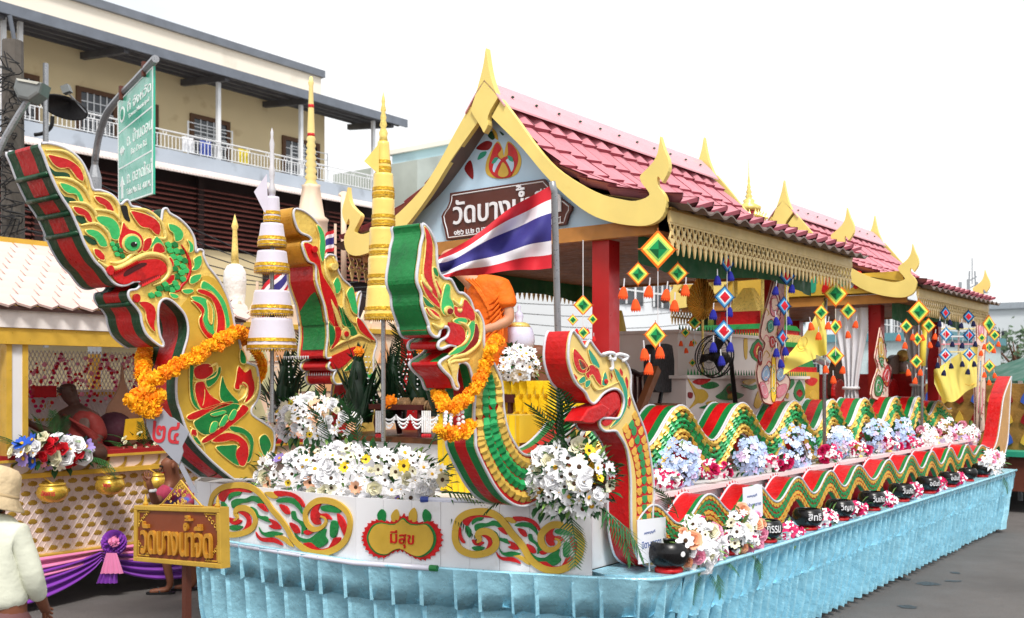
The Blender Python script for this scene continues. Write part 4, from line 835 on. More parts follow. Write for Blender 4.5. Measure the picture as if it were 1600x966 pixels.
# serpentine ribbons
def phase(crests):
    def f(s):
        for i in range(len(crests) - 1):
            if s <= crests[i + 1] or i == len(crests) - 2: return i + (s - crests[i]) / (crests[i + 1] - crests[i])
    return f
def ribbon_body(parent, t, dt, s0, s1, top, bot, base, mats, stripes, N=170, rope=.009, spikes=None):
    S = [s0 + (s1 - s0) * i / N for i in range(N + 1)]
    vs = []; fs = []
    for s in S: vs += [W(s, t, top(s)), W(s, t, bot(s)), W(s, t + .015, top(s)), W(s, t + .015, bot(s))]
    for i in range(N): o = 4 * i; fs += [(o, o + 1, o + 5, o + 4), (o + 2, o + 6, o + 7, o + 3)]
    np2 = obj('side_panel', vs, fs, base, parent)
    vs = []; fs = []
    for s in S: vs += [W(s, t + dt, top(s)), W(s, t + dt, bot(s))]
    for i in range(N): o = 2 * i; fs.append((o, o + 2, o + 3, o + 1))
    obj('far_panel', vs, fs, base, parent)
    for nm, fn, sg in (('back_strip', top, 1), ('belly_strip', bot, -1)):
        cuts = [0] + [c for c, _ in stripes]; vs = []; fs = []; mi = []; m = len(cuts)
        for s in S:
            for c in cuts: vs.append(W(s, t + dt * c, fn(s)))
        for i in range(N):
            for c in range(m - 1): fs.append((i * m + c, (i + 1) * m + c, (i + 1) * m + c + 1, i * m + c + 1)); mi.append(stripes[c][1])
        obj(nm, vs, fs, mats, parent, True, mi)
    for tt in (t - .005, t + dt):
        mb = MB(); mb.tube([W(s, tt, top(s) + .004) for s in S], rope, 6); mb.build('light_rope', ROPE, parent, True)
    return np2
upC = [5.05, 6.12, 7.21, 8.33, 9.5, 10.5, 11.5, 12.6, 13.55, 14.5, 15.5]; phU = phase(upC)
amp = lambda s: min(1, max(.35, (15.6 - s) / 2.2))
topU = lambda s: 1.755 + .15 * math.cos(2 * math.pi * phU(s)) * amp(s); botU = lambda s: 1.475 + .165 * math.cos(2 * math.pi * phU(s)) * amp(s)
npU = ribbon_body(nC, 3.852, .26, 5.62, 15.1, topU, botU, RED, [GREEN, RED, WHITEP], [(.1, 2), (.34, 0), (.74, 1), (1, 0)])
npU.name = 'body_panel'
def scales_on(ribbon_parent, t, s0, s1, top, bot, rows, step, mats, sx, sz, limit, lift=.002, flip=1, gap=1.05):
    """rows of separate scales; those past the limit joined as one part"""
    import itertools
    items = []
    s = s0; col_ = 0
    while s < s1:
        ds = .01; sl_top = (top(s + ds) - top(s - ds)) / (2 * ds); sl_bot = (bot(s + ds) - bot(s - ds)) / (2 * ds)
        hh = top(s) - bot(s)
        for k in range(rows):
            f = (k + .5) / rows; ss = s + (step * .5 if k % 2 else 0)
            z = bot(ss) + (top(ss) - bot(ss)) * f; sl = sl_bot + (sl_top - sl_bot) * f
            d = (U + Z * sl).normalized(); arc = math.sqrt(1 + sl * sl)
            wd_ = hh / rows / arc * gap
            items.append((frame_m(W(ss, t, z) - V * lift, d * flip, -V, sx * max(1, arc * .92), wd_, sz), mats[k][col_ % len(mats[k])], ss))
        s += step; col_ += 1
    items.sort(key=lambda a: a[2]); rest = MB(); rm = []
    for i, (m4, me, ss) in enumerate(items):
        if i < limit: inst(me, 'scale', m4, ribbon_parent)
        else:
            if me.materials[0] not in rm: rm.append(me.materials[0])
            rest.add([m4 @ v.co for v in me.vertices], [tuple(p.vertices) for p in me.polygons], rm.index(me.materials[0]))
    if rest.v: stuff(rest.build('scale_rows', rm, ribbon_parent))
scales_on(npU, 3.849, 5.85, 15.05, topU, botU, 6, .062, [[SCG], [SCG], [SCN, SCN2], [SCN2, SCN], [SCG, SCN], [SCG]], .082, .1, 180)
# ------------------------------------------------------------------ D: small naga on the lower step with flat painted scales
nD = root('naga_figure', 'small red-throated naga with painted scales standing at the step corner', 'naga figure', W(5.7, 3.45, .875), 'naga heads at the float bow')
outD = x8([(345, 128), (322, 200), (315, 330), (340, 440), (380, 520), (440, 580), (470, 640), (500, 662), (530, 640), (570, 590), (620, 560), (670, 555), (710, 590), (725, 650), (710, 720), (680, 770), (620, 770), (560, 772), (545, 800), (555, 840), (590, 865), (660, 862)]) + x9([(285, 450), (312, 500), (325, 600), (326, 700), (330, 800), (350, 880), (385, 912), (385, 912), (412, 905), (412, 905), (402, 740), (407, 640), (396, 540), (376, 440), (345, 360), (325, 300), (325, 240), (312, 200), (290, 180), (262, 162)]) + \
    x8([(600, 300), (560, 310), (510, 250), (470, 200), (440, 250), (400, 190), (370, 150)])
sD = cr_(outD, 3)
PD_, npD = naga_panel(nD, 3.4, .165, sD, M('cream_gold_paint', (232, 202, 122), .45, .05, .08, 8), [RED, RED, DRED], [(.5, 0), (1, 1)], rope=.009)
mD = lambda c, pts, **k: motif(PD_, pts, c, npD, lift=k.pop('lift', .006), edge=k.pop('edge', .004), **k)
for c, pts in ((RED, [(355, 260), (400, 300), (450, 370), (470, 410), (430, 440), (380, 420), (350, 340)]), (TEAL, [(390, 340), (430, 360), (445, 400), (410, 410)]), (TEAL, [(460, 260), (510, 320), (545, 390), (520, 400), (480, 350)]), (RED, [(440, 440), (470, 380), (520, 390), (550, 450), (555, 530), (520, 500), (490, 450), (460, 480)]),
               (TEAL, [(390, 490), (430, 460), (440, 500), (400, 515)]), (TEAL, [(440, 500), (475, 490), (470, 530), (440, 545)]), (RED, [(350, 440), (380, 470), (370, 490)]), (TEAL, [(560, 520), (580, 430), (600, 470), (595, 530)]), (RED, [(620, 430), (640, 460), (630, 490)]),
               (TEAL, [(650, 400), (700, 450), (740, 540), (750, 620), (740, 700), (690, 790), (620, 840), (680, 760), (720, 680), (715, 570), (670, 470)]), (RED, [(690, 400), (715, 430), (710, 470), (690, 440)]), (RED, [(735, 460), (755, 500), (750, 560), (730, 500)]), (RED, [(760, 610), (775, 640), (765, 690), (750, 660)])):
    mD(c, x8(pts))
mD(RED, x8([(540, 660), (600, 600), (660, 580), (690, 620), (690, 690), (660, 740), (590, 780), (560, 800), (590, 830), (640, 790), (560, 760)]), nm='mouth', edge=0)
plate('tongue', [PD_(p) - V * .03 for p in x8([(380, 790), (440, 700), (540, 660), (600, 700), (560, 760), (480, 810), (420, 800)])], PD_.n, -.12, .0, RED, nD, bev=.01)
disc(PD_, x8([(588, 500)])[0], 2.6, 4, RED, npD, .008, .016, 'eye_ring')
line(PD_, x8([(470, 450), (480, 500), (520, 560), (600, 540), (690, 500)]), .008, GOLDR, npD)
# bow ribbon on the crest
rb = MB()
for a in ([(555, 300), (600, 290), (640, 300), (640, 340), (600, 330)], [(600, 310), (620, 350), (625, 400), (610, 410)], [(640, 310), (680, 300), (740, 320), (700, 350)]): rb.tube(cr_([PD_(p) + PD_.n * .02 for p in x8(a)], 4, False), .012, 5)
rb.build('crest_ribbon', WHITEP, nD, True)
# flat scales
fsc = MB(); q = [(-.5, 0, .06), (-.28, .36, .06), (.1, .5, .05), (.5, .42, 0), (.5, -.42, 0), (.1, -.5, .05), (-.28, -.36, .06)]
fsc.add(q + [(x * 1.0, y, -.2) for x, y, z in q], [(0, 1, 2, 3, 4, 5, 6)] + [(i, i + 7, (i + 1) % 7 + 7, (i + 1) % 7) for i in range(7)])
FSG = fsc.mesh('scale', M('painted_scale_ochre', (214, 164, 64), .5, 0, .12, 3, rv=.1)); FSN = fsc.mesh('scale', M('painted_scale_green', (40, 138, 76), .5, 0, .12, 3, rv=.12))
neckD = x9([(300, 440), (330, 520), (345, 600), (347, 700), (350, 800), (372, 895)]); neckR = x9([(350, 370), (380, 460), (393, 540), (400, 640), (396, 740), (404, 890)])
a_ = cr_([PD_(p) for p in neckD], 8, False); b_ = cr_([PD_(p) for p in neckR], 8, False)
plate('neck_field', [p for p in a_] + [p for p in reversed(b_)], PD_.n, .0005, .003, RED, npD)
for r_ in range(15):
    a = r_ / 15 * (len(a_) - 2); i = int(a); f = a - i; p = a_[i].lerp(a_[i + 1], f); q = b_[i].lerp(b_[i + 1], f); pn = a_[i + 1].lerp(b_[i + 1], .5) - a_[i].lerp(b_[i], .5)
    for k in range(3):
        pos = p.lerp(q, (k + .5) / 3) + pn.normalized() * (.024 if k == 1 else 0) + PD_.n * .0035
        inst(FSN if k == 1 else FSG, 'scale', frame_m(pos, -pn, PD_.n, .052, (q - p).length / 3 * .93, .05), npD)
loC = [5.2, 5.98, 6.79, 7.62, 8.46, 9.23, 9.98, 10.9, 11.7, 12.5, 13.3, 14.1, 14.9, 15.7]; phL = phase(loC)
ampL = lambda s: min(1, max(.25, (15.4 - s) / 1.2))
topL = lambda s: 1.19 + .085 * math.cos(2 * math.pi * phL(s)) * ampL(s); botL = lambda s: .985 + .105 * math.cos(2 * math.pi * phL(s)) * ampL(s)
npL = ribbon_body(nD, 3.402, .19, 5.78, 15.3, topL, botL, RED, [GREEN, RED, ROPE], [(.22, 0), (1, 1)], N=220)
npL.name = 'body_panel'
scales_on(npL, 3.4005, 5.95, 15.2, topL, botL, 5, .058, [[FSG], [FSG], [FSN], [FSN], [FSG]], .064, .05, 240, gap=.84)
# jagged red fringe on the far edge of the lower body
frg = MB(); s = 5.9
while s < 15.1:
    for dzs in (0,): frg.add([W(s, 3.592, topL(s) - .01), W(s + .05, 3.592, topL(s + .05) - .01), W(s + .01, 3.60, topL(s + .02) + .035), W(s + .02, 3.604, topL(s + .02) - .01)], [(0, 1, 2), (1, 3, 2), (0, 2, 3), (0, 3, 1)])
    s += .05
stuff(frg.build('spiny_fringe', RED, nD))
# tail of the lower body rising at the rear
tl = cr_([onT(3.42, *p) for p in [(1536, 700), (1548, 706), (1557, 690), (1563, 655), (1568, 620), (1580, 588), (1580, 588), (1577, 640), (1574, 690), (1566, 716), (1552, 726), (1538, 716)]], 4)
plate('tail_panel', tl, -V, -.012, 0, M('tail_gold', (196, 150, 96), .5), nD)
rim_band('tail_rim', [p + V * .013 for p in tl], .17, [(1, 0)], nD, [RED])
plate('tail_panel', [p + V * .19 for p in tl], -V, 0, .008, RED, nD)
for off in (0, .015): mb = MB(); mb.tube([p - V * .004 for p in tl], .009, 5, closed=True)
mb.build('light_rope', ROPE, nD, True)
# ================================================================== pavilions
T0 = 5.19
TILE = M('pink_roof_tile', (200, 128, 138), .45, 0, .1, 4, rv=.09, spec=.5, wear=((172, 104, 112), 3.5, .6)); TILED = M('tile_cut_edge', (150, 76, 88), .6)
CEIL = M('brown_ceiling_plank', (150, 98, 58), .55, 0, .22, 5, rv=.12)
FRET = M('cream_gold_fretwork', (224, 196, 134), .5, .05, .1, 6)
EAVEU = M('eave_sheet_underside', (112, 98, 92), .7, 0, .15, 4)
POSTR = M('red_post', (176, 20, 26), .4, 0, .1, 4, coat=.2)
GCLOTH = M('dark_green_cloth', (20, 92, 48), .6, 0, .18, 3)
PEDB = M('pale_blue_board', (186, 214, 234), .6, 0, .05, 2); BRSIGN = M('brown_signboard', (84, 38, 26), .45, 0, .12, 3)
def tz(px, py): p = onS(6.45, px, py); return (p.dot(V), p.z)
BARGE = [tz(*p) for p in [(783.7, 155), (810, 190), (838, 229), (866.4, 260.6), (901.6, 285.3), (936.8, 303), (972, 311.7), (993, 314), (1014, 306.4), (1012, 298), (1002, 285), (1000, 274.7), (1010.7, 264), (1024.8, 246.6), (1030, 225.4), (1031, 213), (1031, 213), (1037, 232.5), (1044, 250), (1044, 267.7), (1035, 285.3), (1035, 285.3), (1028, 274.7), (1026.5, 288.8), (1037, 302.9), (1040.6, 317), (1035, 338), (1018, 350.4), (993, 353), (954, 347), (919, 333), (884, 306), (849, 271), (817, 232.5), (789, 204), (768, 183), (768, 183), (783.7, 155)]]
SPIKE = [tz(*p) for p in [(765, 75), (765, 75), (769, 102), (774, 125), (784, 153), (784, 153), (768, 181), (768.5, 195), (762, 208), (762, 208), (756, 196), (741, 173), (741, 173), (750, 145), (757, 120), (762, 98)]]
BARGE = [Vector(p) for p in BARGE]; SPIKE = [Vector(p) for p in SPIKE]
PROF = cr_([(5.21, 4.36), (4.86, 3.98), (4.48, 3.67), (4.02, 3.47), (3.52, 3.345)], 6, False)
tile = MB(); nx = 10; tw_, tl_ = .245, .33
top_ = []
for j in range(2):
    for i in range(nx + 1):
        x = -tw_ / 2 + tw_ * i / nx; z = .028 * math.cos(2 * math.pi * i / nx) + (.034 if j else .0); y = -tl_ / 2 + tl_ * j + (.04 * math.cos(2 * math.pi * i / nx) if j else 0)
        top_.append(Vector((x, y, z)))
n1 = nx + 1
tile.add(top_ + [p - Vector((0, 0, .012)) for p in top_], [(i, i + 1, n1 + i + 1, n1 + i) for i in range(nx)] + [(2 * n1 + n1 + i, 2 * n1 + n1 + i + 1, 2 * n1 + i + 1, 2 * n1 + i) for i in range(nx)], 0)
tile.add(top_[n1:] + [p - Vector((0, 0, .034)) for p in top_[n1:]], [(i, i + 1, n1 + i + 1, n1 + i) for i in range(nx)], 1)
TILEM = tile.mesh('roof_tile', [TILE, TILED], True)
# fret motif: pierced lattice and a pendant drop
fm = MB()
def fz(pts, m=fm): m.prism([Vector((x, 0, z)) for x, z in pts], Vector((0, -1, 0)), -.005, .006)
for sg in (-1, 1):
    fz([(sg * .040, 0), (sg * .026, 0), (sg * .002, -.055), (sg * .016, -.055)]); fz([(sg * .002, -.045), (sg * .016, -.045), (sg * .040, -.10), (sg * .028, -.105)])
    fz([(sg * .042, -.09), (sg * .030, -.10), (sg * .012, -.12), (sg * .012, -.14), (sg * .030, -.125), (sg * .042, -.11)])
fz([(-.014, -.10), (.014, -.10), (.022, -.15), (.012, -.18), (0, -.215), (-.012, -.18), (-.022, -.15)]); fz([(-.016, -.03), (.016, -.03), (.010, -.075), (-.010, -.075)])
fz([(-.043, .0), (.043, .0), (.043, .02), (-.043, .02)])
FM = fm.mesh('fret_motif', FRET)
RU = Matrix.Rotation(math.atan2(U.y, U.x), 4, 'Z')
def pavilion(label, s0, s1, dz, cols, front):
    pv = root('roofed_pavilion', label, 'pavilion', W((s0 + s1) / 2, T0, 1.34), 'pavilions on the float')
    def mk(o): return lambda p: W(o, p[0], p[1] + dz)
    for gi, so_ in enumerate((s0, s1)):
        sg = -1
        nrm_ = -U
        b1 = cr_(BARGE, 3); b2 = [Vector((2 * T0 - p.x, p.y)) for p in b1]
        for k, b in enumerate((b1, b2)):
            plate('bargeboard', [W(so_, p.x, p.y + dz) for p in b], nrm_, -.045, 0 + .002 * k, PALEG, pv, bev=.004)
        plate('finial', [W(so_, p.x + (T0 - 5.165), p.y + dz) for p in cr_(SPIKE, 3)], nrm_, -.04, .02, PALEG, pv, bev=.006)
    # tiles on both slopes
    arc = [0]
    for i in range(1, len(PROF)): arc.append(arc[-1] + (PROF[i] - PROF[i - 1]).length)
    def pat(l):
        for i in range(1, len(arc)):
            if arc[i] >= l or i == len(arc) - 1: f = (l - arc[i - 1]) / (arc[i] - arc[i - 1]); return PROF[i - 1].lerp(PROF[i], f), (PROF[i] - PROF[i - 1]).normalized()
    ncol = round((s1 - s0 - .06) / .24); rows = 7; st = arc[-1] / rows
    for side in (1, -1):
        for r_ in range(rows):
            p, d = pat(st * (r_ + .5)); tt = p.x if side == 1 else 2 * T0 - p.x
            dn = (V * (d.x * side) + Z * d.y).normalized(); nn = (U * side).cross(dn); nn = nn if nn.z > 0 else -nn
            xx = dn.cross(nn)
            for c in range(ncol):
                ss = s0 + .05 + (s1 - s0 - .1) * (c + .5) / ncol
                m4 = Matrix.Translation(W(ss, tt, p.y + dz) + nn * (.03 + .002 * (c % 2) + random.uniform(0, .004)) + dn * random.uniform(-.006, .006)) @ Matrix((xx, dn, nn)).transposed().to_4x4() @ Matrix.Rotation(random.uniform(-.012, .012), 4, 'Z')
                inst(TILEM, 'roof_tile', m4, pv)
        vs = []; fs = []
        for p in PROF: tt = p.x if side == 1 else 2 * T0 - p.x; vs += [W(s0 + .01, tt, p.y + dz - .03), W(s1 - .05, tt, p.y + dz - .03)]
        for i in range(len(PROF) - 1): fs.append((2 * i, 2 * i + 1, 2 * i + 3, 2 * i + 2))
        obj('roof_deck', vs, fs, EAVEU, pv)
        # wavy eave strip
        n = ncol * 8; vs = []
        for i in range(n + 1):
            ss = s0 + .02 + (s1 - s0 + .02) * i / n; w = .02 * math.cos(2 * math.pi * i / 8)
            for tt, z in ((3.40, 3.33), (3.40, 3.316), (4.1, 3.46)): vs.append(W(ss, tt if side == 1 else 2 * T0 - tt, z + dz + w))
        fs = []
        for i in range(n): fs += [(3 * i, 3 * i + 3, 3 * i + 4, 3 * i + 1), (3 * i + 1, 3 * i + 4, 3 * i + 5, 3 * i + 2)]
        obj('eave_sheet', vs, fs, EAVEU, pv)
    cap = [(T0 - .2, 4.235), (T0 - .1, 4.36), (T0, 4.46), (T0 + .1, 4.36), (T0 + .2, 4.235)]
    vs = [W(s, t, z + dz + .05) for s in (s0 - .02, s1 - .04) for t, z in cap]
    rc = obj('ridge_cap', vs + [v - Z * .015 for v in vs], [(i, i + 1, 6 + i, 5 + i) for i in range(4)] + [(10 + i, 15 + i, 16 + i, 11 + i) for i in range(4)] + [(0, 5, 15, 10), (4, 14, 19, 9), (0, 10, 11, 1), (1, 11, 12, 2), (2, 12, 13, 3), (3, 13, 14, 4)], M('pink_ridge', (216, 160, 168), .45, 0, .06, 3), pv)
    sc_ = MB(); sc_.lathe((0, 0, 0), [(.014, 0), (.014, .008), (.006, .014)], 7); scm = sc_.mesh('screw', DGREEN)
    for k in range(int((s1 - s0) / .33)): inst(scm, 'screw', Matrix.Translation(W(s0 + .2 + k * .33, T0 - .12, 4.395 + dz)), rc)
    # ceiling planks and beams
    n = 14; w = (s1 - s0 - .3) / n
    for i in range(n): mb = MB(); mb.bst(s0 + .15 + i * w + .004, s0 + .15 + (i + 1) * w - .004, 3.72, 2 * T0 - 3.72, 3.18 + dz, 3.2 + dz + .003 * (i % 2)); mb.build('ceiling_plank', CEIL, pv)
    for ss in (s0 + .12, s1 - .12): mb = MB(); mb.bst(ss - .03, ss + .03, 3.7, 2 * T0 - 3.7, 3.16 + dz, 3.27 + dz); mb.build('tie_beam', M('varnished_beam', (176, 120, 56), .5, 0, .2, 6), pv)
    for tf in (3.56, 2 * T0 - 3.56):
        mb = MB(); mb.bst(s0 + .05, s1, tf - .012, tf + .012, 3.23 + dz, 3.31 + dz); mb.build('fret_rail', FRET, pv)
        mb = MB(); mb.bst(s0 + .05, s1, tf - .02, tf + .02, 3.311 + dz, 3.333 + dz); mb.build('fret_cornice', M('brass_strip', (190, 146, 70), .45, .2), pv)
        k = round((s1 - s0 - .05) / .087)
        for i in range(k): inst(FM, 'fret_motif', Matrix.Translation(W(s0 + .05 + (i + .5) * (s1 - s0 - .05) / k, tf, 3.215 + dz)) @ RU, pv)
    # green cloth valance behind the fret
    for tf in (3.9, 2 * T0 - 3.9):
        n = 40; vs = []
        for i in range(n + 1):
            a = i / n; ss = s0 + .2 + (s1 - s0 - .4) * a
            for j in range(4): vs.append(W(ss, tf + .015 * math.sin(a * 60) * j / 3, 3.19 + dz - (.21 + .05 * math.sin(a * math.pi * 2.2)) * j / 3))
        obj('green_valance', vs, [(4 * i + j, 4 * i + 4 + j, 4 * i + 5 + j, 4 * i + 1 + j) for i in range(n) for j in range(3)], GCLOTH, pv, True)
    for ss, tt in cols:
        mb = MB(); mb.bst(ss - .075, ss + .075, tt - .075, tt + .075, 1.34, 3.16 + dz); po = mb.build('post', POSTR, pv)
        mb = MB(); mb.bst(ss - .095, ss + .095, tt - .095, tt + .095, 1.345, 1.47); mb.build('post_base', OCHRE, po)
    return pv
pv1 = pavilion('front pavilion with pink tile roof and brown temple signboard in its gable', 6.45, 10.25, 0, [(6.68, 4.2), (9.85, 4.2), (6.68, 6.2), (9.85, 6.2)], True)
pv2 = pavilion('rear pavilion with pink tile roof and white curtains on its posts', 12.45, 15.95, -.13, [(12.85, 4.15), (15.4, 4.15), (12.85, 6.2), (15.4, 6.2)], False)
# gable panel, motifs and sign of the front pavilion
def gable_panel(pv, s, dz, mat):
    pts = [(t, z) for t, z in [(3.75, 3.28), (4.1, 3.43), (4.45, 3.62), (4.8, 3.95), (5.19, 4.32), (5.58, 3.95), (5.93, 3.62), (6.28, 3.43), (6.63, 3.28)]]
    return plate('gable_panel', [W(s, t, z + dz) for t, z in pts], -U, -.02, 0, mat, pv)
gp = gable_panel(pv1, 6.62, 0, PEDB); gable_panel(pv1, 10.15, 0, PEDB)
PG = PS(6.62); g9 = crop(660, 180, 4.392)
for pts, m, e in (([(440, 400), (440, 320), (480, 230), (520, 180), (550, 230), (560, 280), (570, 230), (590, 180), (640, 220), (680, 300), (660, 390), (600, 430), (500, 435)], OCHRE, 0), ([(460, 370), (470, 290), (510, 190), (545, 230), (520, 270), (540, 300), (560, 290), (590, 270), (590, 190), (640, 230), (660, 300), (640, 370), (600, 425), (510, 430)], RED, .002), ([(490, 390), (500, 320), (530, 300), (560, 330), (590, 300), (630, 320), (620, 385), (570, 400)], PEDB, .004),
                  ([(510, 430), (505, 380), (560, 300), (610, 380), (605, 425)], RED, .006), ([(525, 410), (540, 360), (560, 325), (590, 370), (595, 410), (560, 428)], OCHRE, .008), ([(480, 330), (500, 295), (525, 295), (500, 330)], TEAL, .006), ([(590, 280), (620, 290), (625, 320), (600, 310)], TEAL, .006),
                  ([(380, 300), (400, 260), (440, 250), (430, 280), (390, 305)], TEAL, 0), ([(290, 370), (330, 310), (350, 380), (345, 440)], DRED, 0), ([(370, 230), (430, 180), (480, 190), (450, 240)], DRED, 0), ([(450, 140), (480, 110), (500, 150), (480, 170)], DGREEN, 0), ([(480, 90), (510, 120), (520, 170), (495, 150)], OCHRE, 0), ([(530, 110), (560, 130), (550, 140)], DGREEN, 0)):
    plate('painted_flame', cr_([PG(p) for p in g9(pts)], 4), -U, .001 + e, .004 + e, m, gp)
sb = root('temple_signboard', 'brown signboard with white Thai lettering in the front gable', 'sign', W(6.59, 5.2, 3.3))
PSB = PS(6.585)
sbo = g9([(190, 535), (190, 535), (500, 488), (835, 437), (835, 437), (940, 560), (1025, 625), (1005, 680), (985, 750), (985, 750), (165, 858), (165, 858), (150, 780), (130, 695), (165, 640), (185, 590)])
plate('board', [PSB(p) for p in cr_(sbo, 2)], -U, -.025, 0, BRSIGN, sb)
ins = g9([(205, 552), (205, 552), (500, 506), (828, 456), (828, 456), (925, 565), (1005, 628), (988, 680), (970, 738), (970, 738), (180, 842), (180, 842), (168, 780), (148, 695), (182, 640), (200, 592)])
mb = MB(); mb.tube([PSB(p) - U * .002 for p in cr_(ins, 2)], .005, 4, closed=True); mb.build('white_border', WHITEP, sb)
PSB2 = PSB
text_px('วัดบางนำจืด', 790, 322, 168, 40, PSB, WHITEP, sb, depth=.012, off=.001)
text_px('้', 814, 293, 13, 9, PSB, WHITEP, sb, depth=.012, off=.001)
text_px('๑๒๖ ม.๒ ต.เขาถ่าน อ.ท่าฉาง จ.สุราษฎร์ธานี', 790, 355, 166, 15, PSB, WHITEP, sb, depth=.006, off=.001)
# painted panel over the rear pavilion's front
gp2 = gable_panel(pv2, 12.62, -.13, OCHRE)
mb = MB(); mb.bst(12.5, 12.54, 3.72, 6.66, 3.16, 3.4); lb = mb.build('painted_lintel', OCHRE, pv2)
PL2 = PS(12.5)
for k, (c, pts) in enumerate(((RED, [(1222, 455), (1232, 430), (1250, 425), (1240, 440), (1233, 458)]), (TEAL, [(1245, 425), (1262, 440), (1262, 456), (1255, 456), (1252, 440)]), (TEAL, [(1280, 425), (1266, 440), (1266, 456), (1274, 456), (1276, 440)]), (RED, [(1284, 455), (1290, 435), (1302, 428), (1296, 440), (1293, 457)]), (TEAL, [(1300, 452), (1306, 440), (1318, 436), (1322, 444), (1312, 450)]), (PEDB, [(1310, 430), (1328, 425), (1336, 440), (1330, 450), (1322, 436)]), (RED, [(1326, 428), (1345, 424), (1346, 440), (1336, 452)]), (TEAL, [(1216, 440), (1222, 428), (1230, 424), (1224, 440)]))):
    plate('painted_curl', cr_([PL2(p) for p in pts], 4), -U, .001, .006, c, lb)
# white curtains tied to the rear pavilion's posts
CURT = M('white_curtain', (226, 226, 232), .7, 0, .05, 4, sheen=.3)
def curtain(label, s, t, z0, z1, w, tie):
    n = 26; rows = 14; vs = []
    for i in range(n + 1):
        a = i / n
        for j in range(rows + 1):
            f = j / rows; z = z1 + (z0 - z1) * f; q = abs(f - tie); k = .38 + .62 * min(1, (q / .45)) ** 1.2
            vs.append(W(s + .035 * math.sin(a * 26 + .6 * math.sin(3 * f)) * (1.3 - .5 * k), t + (a - .5) * w * k, z))
    c = root('curtain', label, 'curtain', W(s, t, z0), 'curtains of the rear pavilion')
    obj('cloth', vs, [(i * (rows + 1) + j, (i + 1) * (rows + 1) + j, (i + 1) * (rows + 1) + j + 1, i * (rows + 1) + j + 1) for i in range(n) for j in range(rows)], CURT, c, True)
    mb = MB(); zz = z1 + (z0 - z1) * tie; mb.tube([W(s + .05 * math.cos(a * .5236), t + w * .22 * math.sin(a * .5236), zz) for a in range(12)], .022, 6, closed=True); mb.build('tie', CURT, c, True)
curtain('white curtain tied beside the first red post of the rear pavilion', 12.72, 4.42, 1.4, 3.0, .42, .62)
curtain('white curtain tied at the back post of the rear pavilion', 15.1, 4.3, 1.4, 3.0, .4, .6)
# ================================================================== flowers and foliage: shared meshes
PET = M('white_petal', (250, 250, 253), .6, 0, .04, 20, rv=.05, sheen=.2); PETC = M('cream_petal', (238, 234, 206), .6, 0, .05, 20, rv=.06); PETP = M('pink_petal', (242, 160, 190), .6, 0, .1, 20, rv=.15); PETO = M('peach_petal', (246, 186, 150), .6, 0, .1, 20, rv=.12)
PETY = M('yellow_petal', (244, 208, 48), .6, 0, .08, 20, rv=.1); PETB = M('pale_blue_petal', (176, 196, 236), .6, 0, .12, 14, rv=.16); PETV = M('violet_petal', (150, 130, 200), .6, 0, .1, 20, rv=.15); PETR = M('red_petal', (206, 30, 44), .6, 0, .12, 20, rv=.12); PETM = M('magenta_petal', (206, 28, 96), .6, 0, .14, 20, rv=.15)
EYED = M('dark_flower_eye', (66, 42, 20), .8); EYEY = M('yellow_flower_eye', (226, 170, 40), .8)
LEAF = M('glossy_leaf', (34, 84, 40), .45, 0, .3, 12, rv=.25); LEAFK = M('dark_banana_leaf', (16, 46, 26), .4, 0, .3, 8, rv=.3); LEAFL = M('lime_leaf', (140, 180, 96), .5, 0, .2, 12, rv=.2)
MARI = M('marigold_orange', (255, 180, 18), .7, 0, .16, 18, rv=.12); MARO = M('marigold_deep', (250, 146, 10), .7, 0, .16, 18, rv=.1)
def daisy(pm, em, n=9, cup=.25, w=.30, name='daisy'):
    mb = MB()
    for k in range(n):
        a = 2 * math.pi * k / n + random.uniform(-.1, .1); r = random.uniform(.9, 1.08); c, s = math.cos(a), math.sin(a); d = Vector((c, s, 0)); e = Vector((-s, c, 0)); h = cup * random.uniform(.7, 1.3)
        mb.add([d * .12 + e * .08, d * .12 - e * .08, d * r * .65 - e * w + Z * h * .6, d * r * .65 + e * w + Z * h * .6, d * r * 1.0 - e * .1 + Z * h, d * r * 1.0 + e * .1 + Z * h], [(0, 1, 2, 3), (3, 2, 4, 5)], 0)
    mb.lathe((0, 0, 0), [(.24, .02), (.26, .12), (.14, .2), (0, .22)], 8, 1)
    return mb.mesh(name, [pm, em])
def rose(pm, name='rose'):
    mb = MB()
    for ring, (r, h, n, t) in enumerate(((1.0, .25, 6, .5), (.72, .42, 5, .7), (.46, .55, 4, .85), (.22, .6, 3, .95))):
        for k in range(n):
            a = 2 * math.pi * (k + ring * .37) / n; c, s = math.cos(a), math.sin(a); d = Vector((c, s, 0)); e = Vector((-s, c, 0)); w = r * 1.25 * math.sin(math.pi / n) + .12; j = random.uniform(.9, 1.1)
            mb.add([d * r * .25 + e * w * .4, d * r * .25 - e * w * .4, d * r * .85 * j - e * w + Z * h * .7, d * r * .85 * j + e * w + Z * h * .7, d * r * 1.02 * j - e * w * .6 + Z * h * j, d * r * 1.02 * j + e * w * .6 + Z * h * j], [(0, 1, 2, 3), (3, 2, 4, 5)])
    return mb.mesh(name, pm)
def floret(pm, name='floret', n=4):
    mb = MB()
    for k in range(n):
        a = 2 * math.pi * k / n; c, s = math.cos(a), math.sin(a); d = Vector((c, s, 0)); e = Vector((-s, c, 0))
        mb.add([(0, 0, 0), d * .55 - e * .42 + Z * .1, d * 1.0 + Z * .05, d * .55 + e * .42 + Z * .1], [(0, 1, 2, 3)])
    return mb.mesh(name, pm)
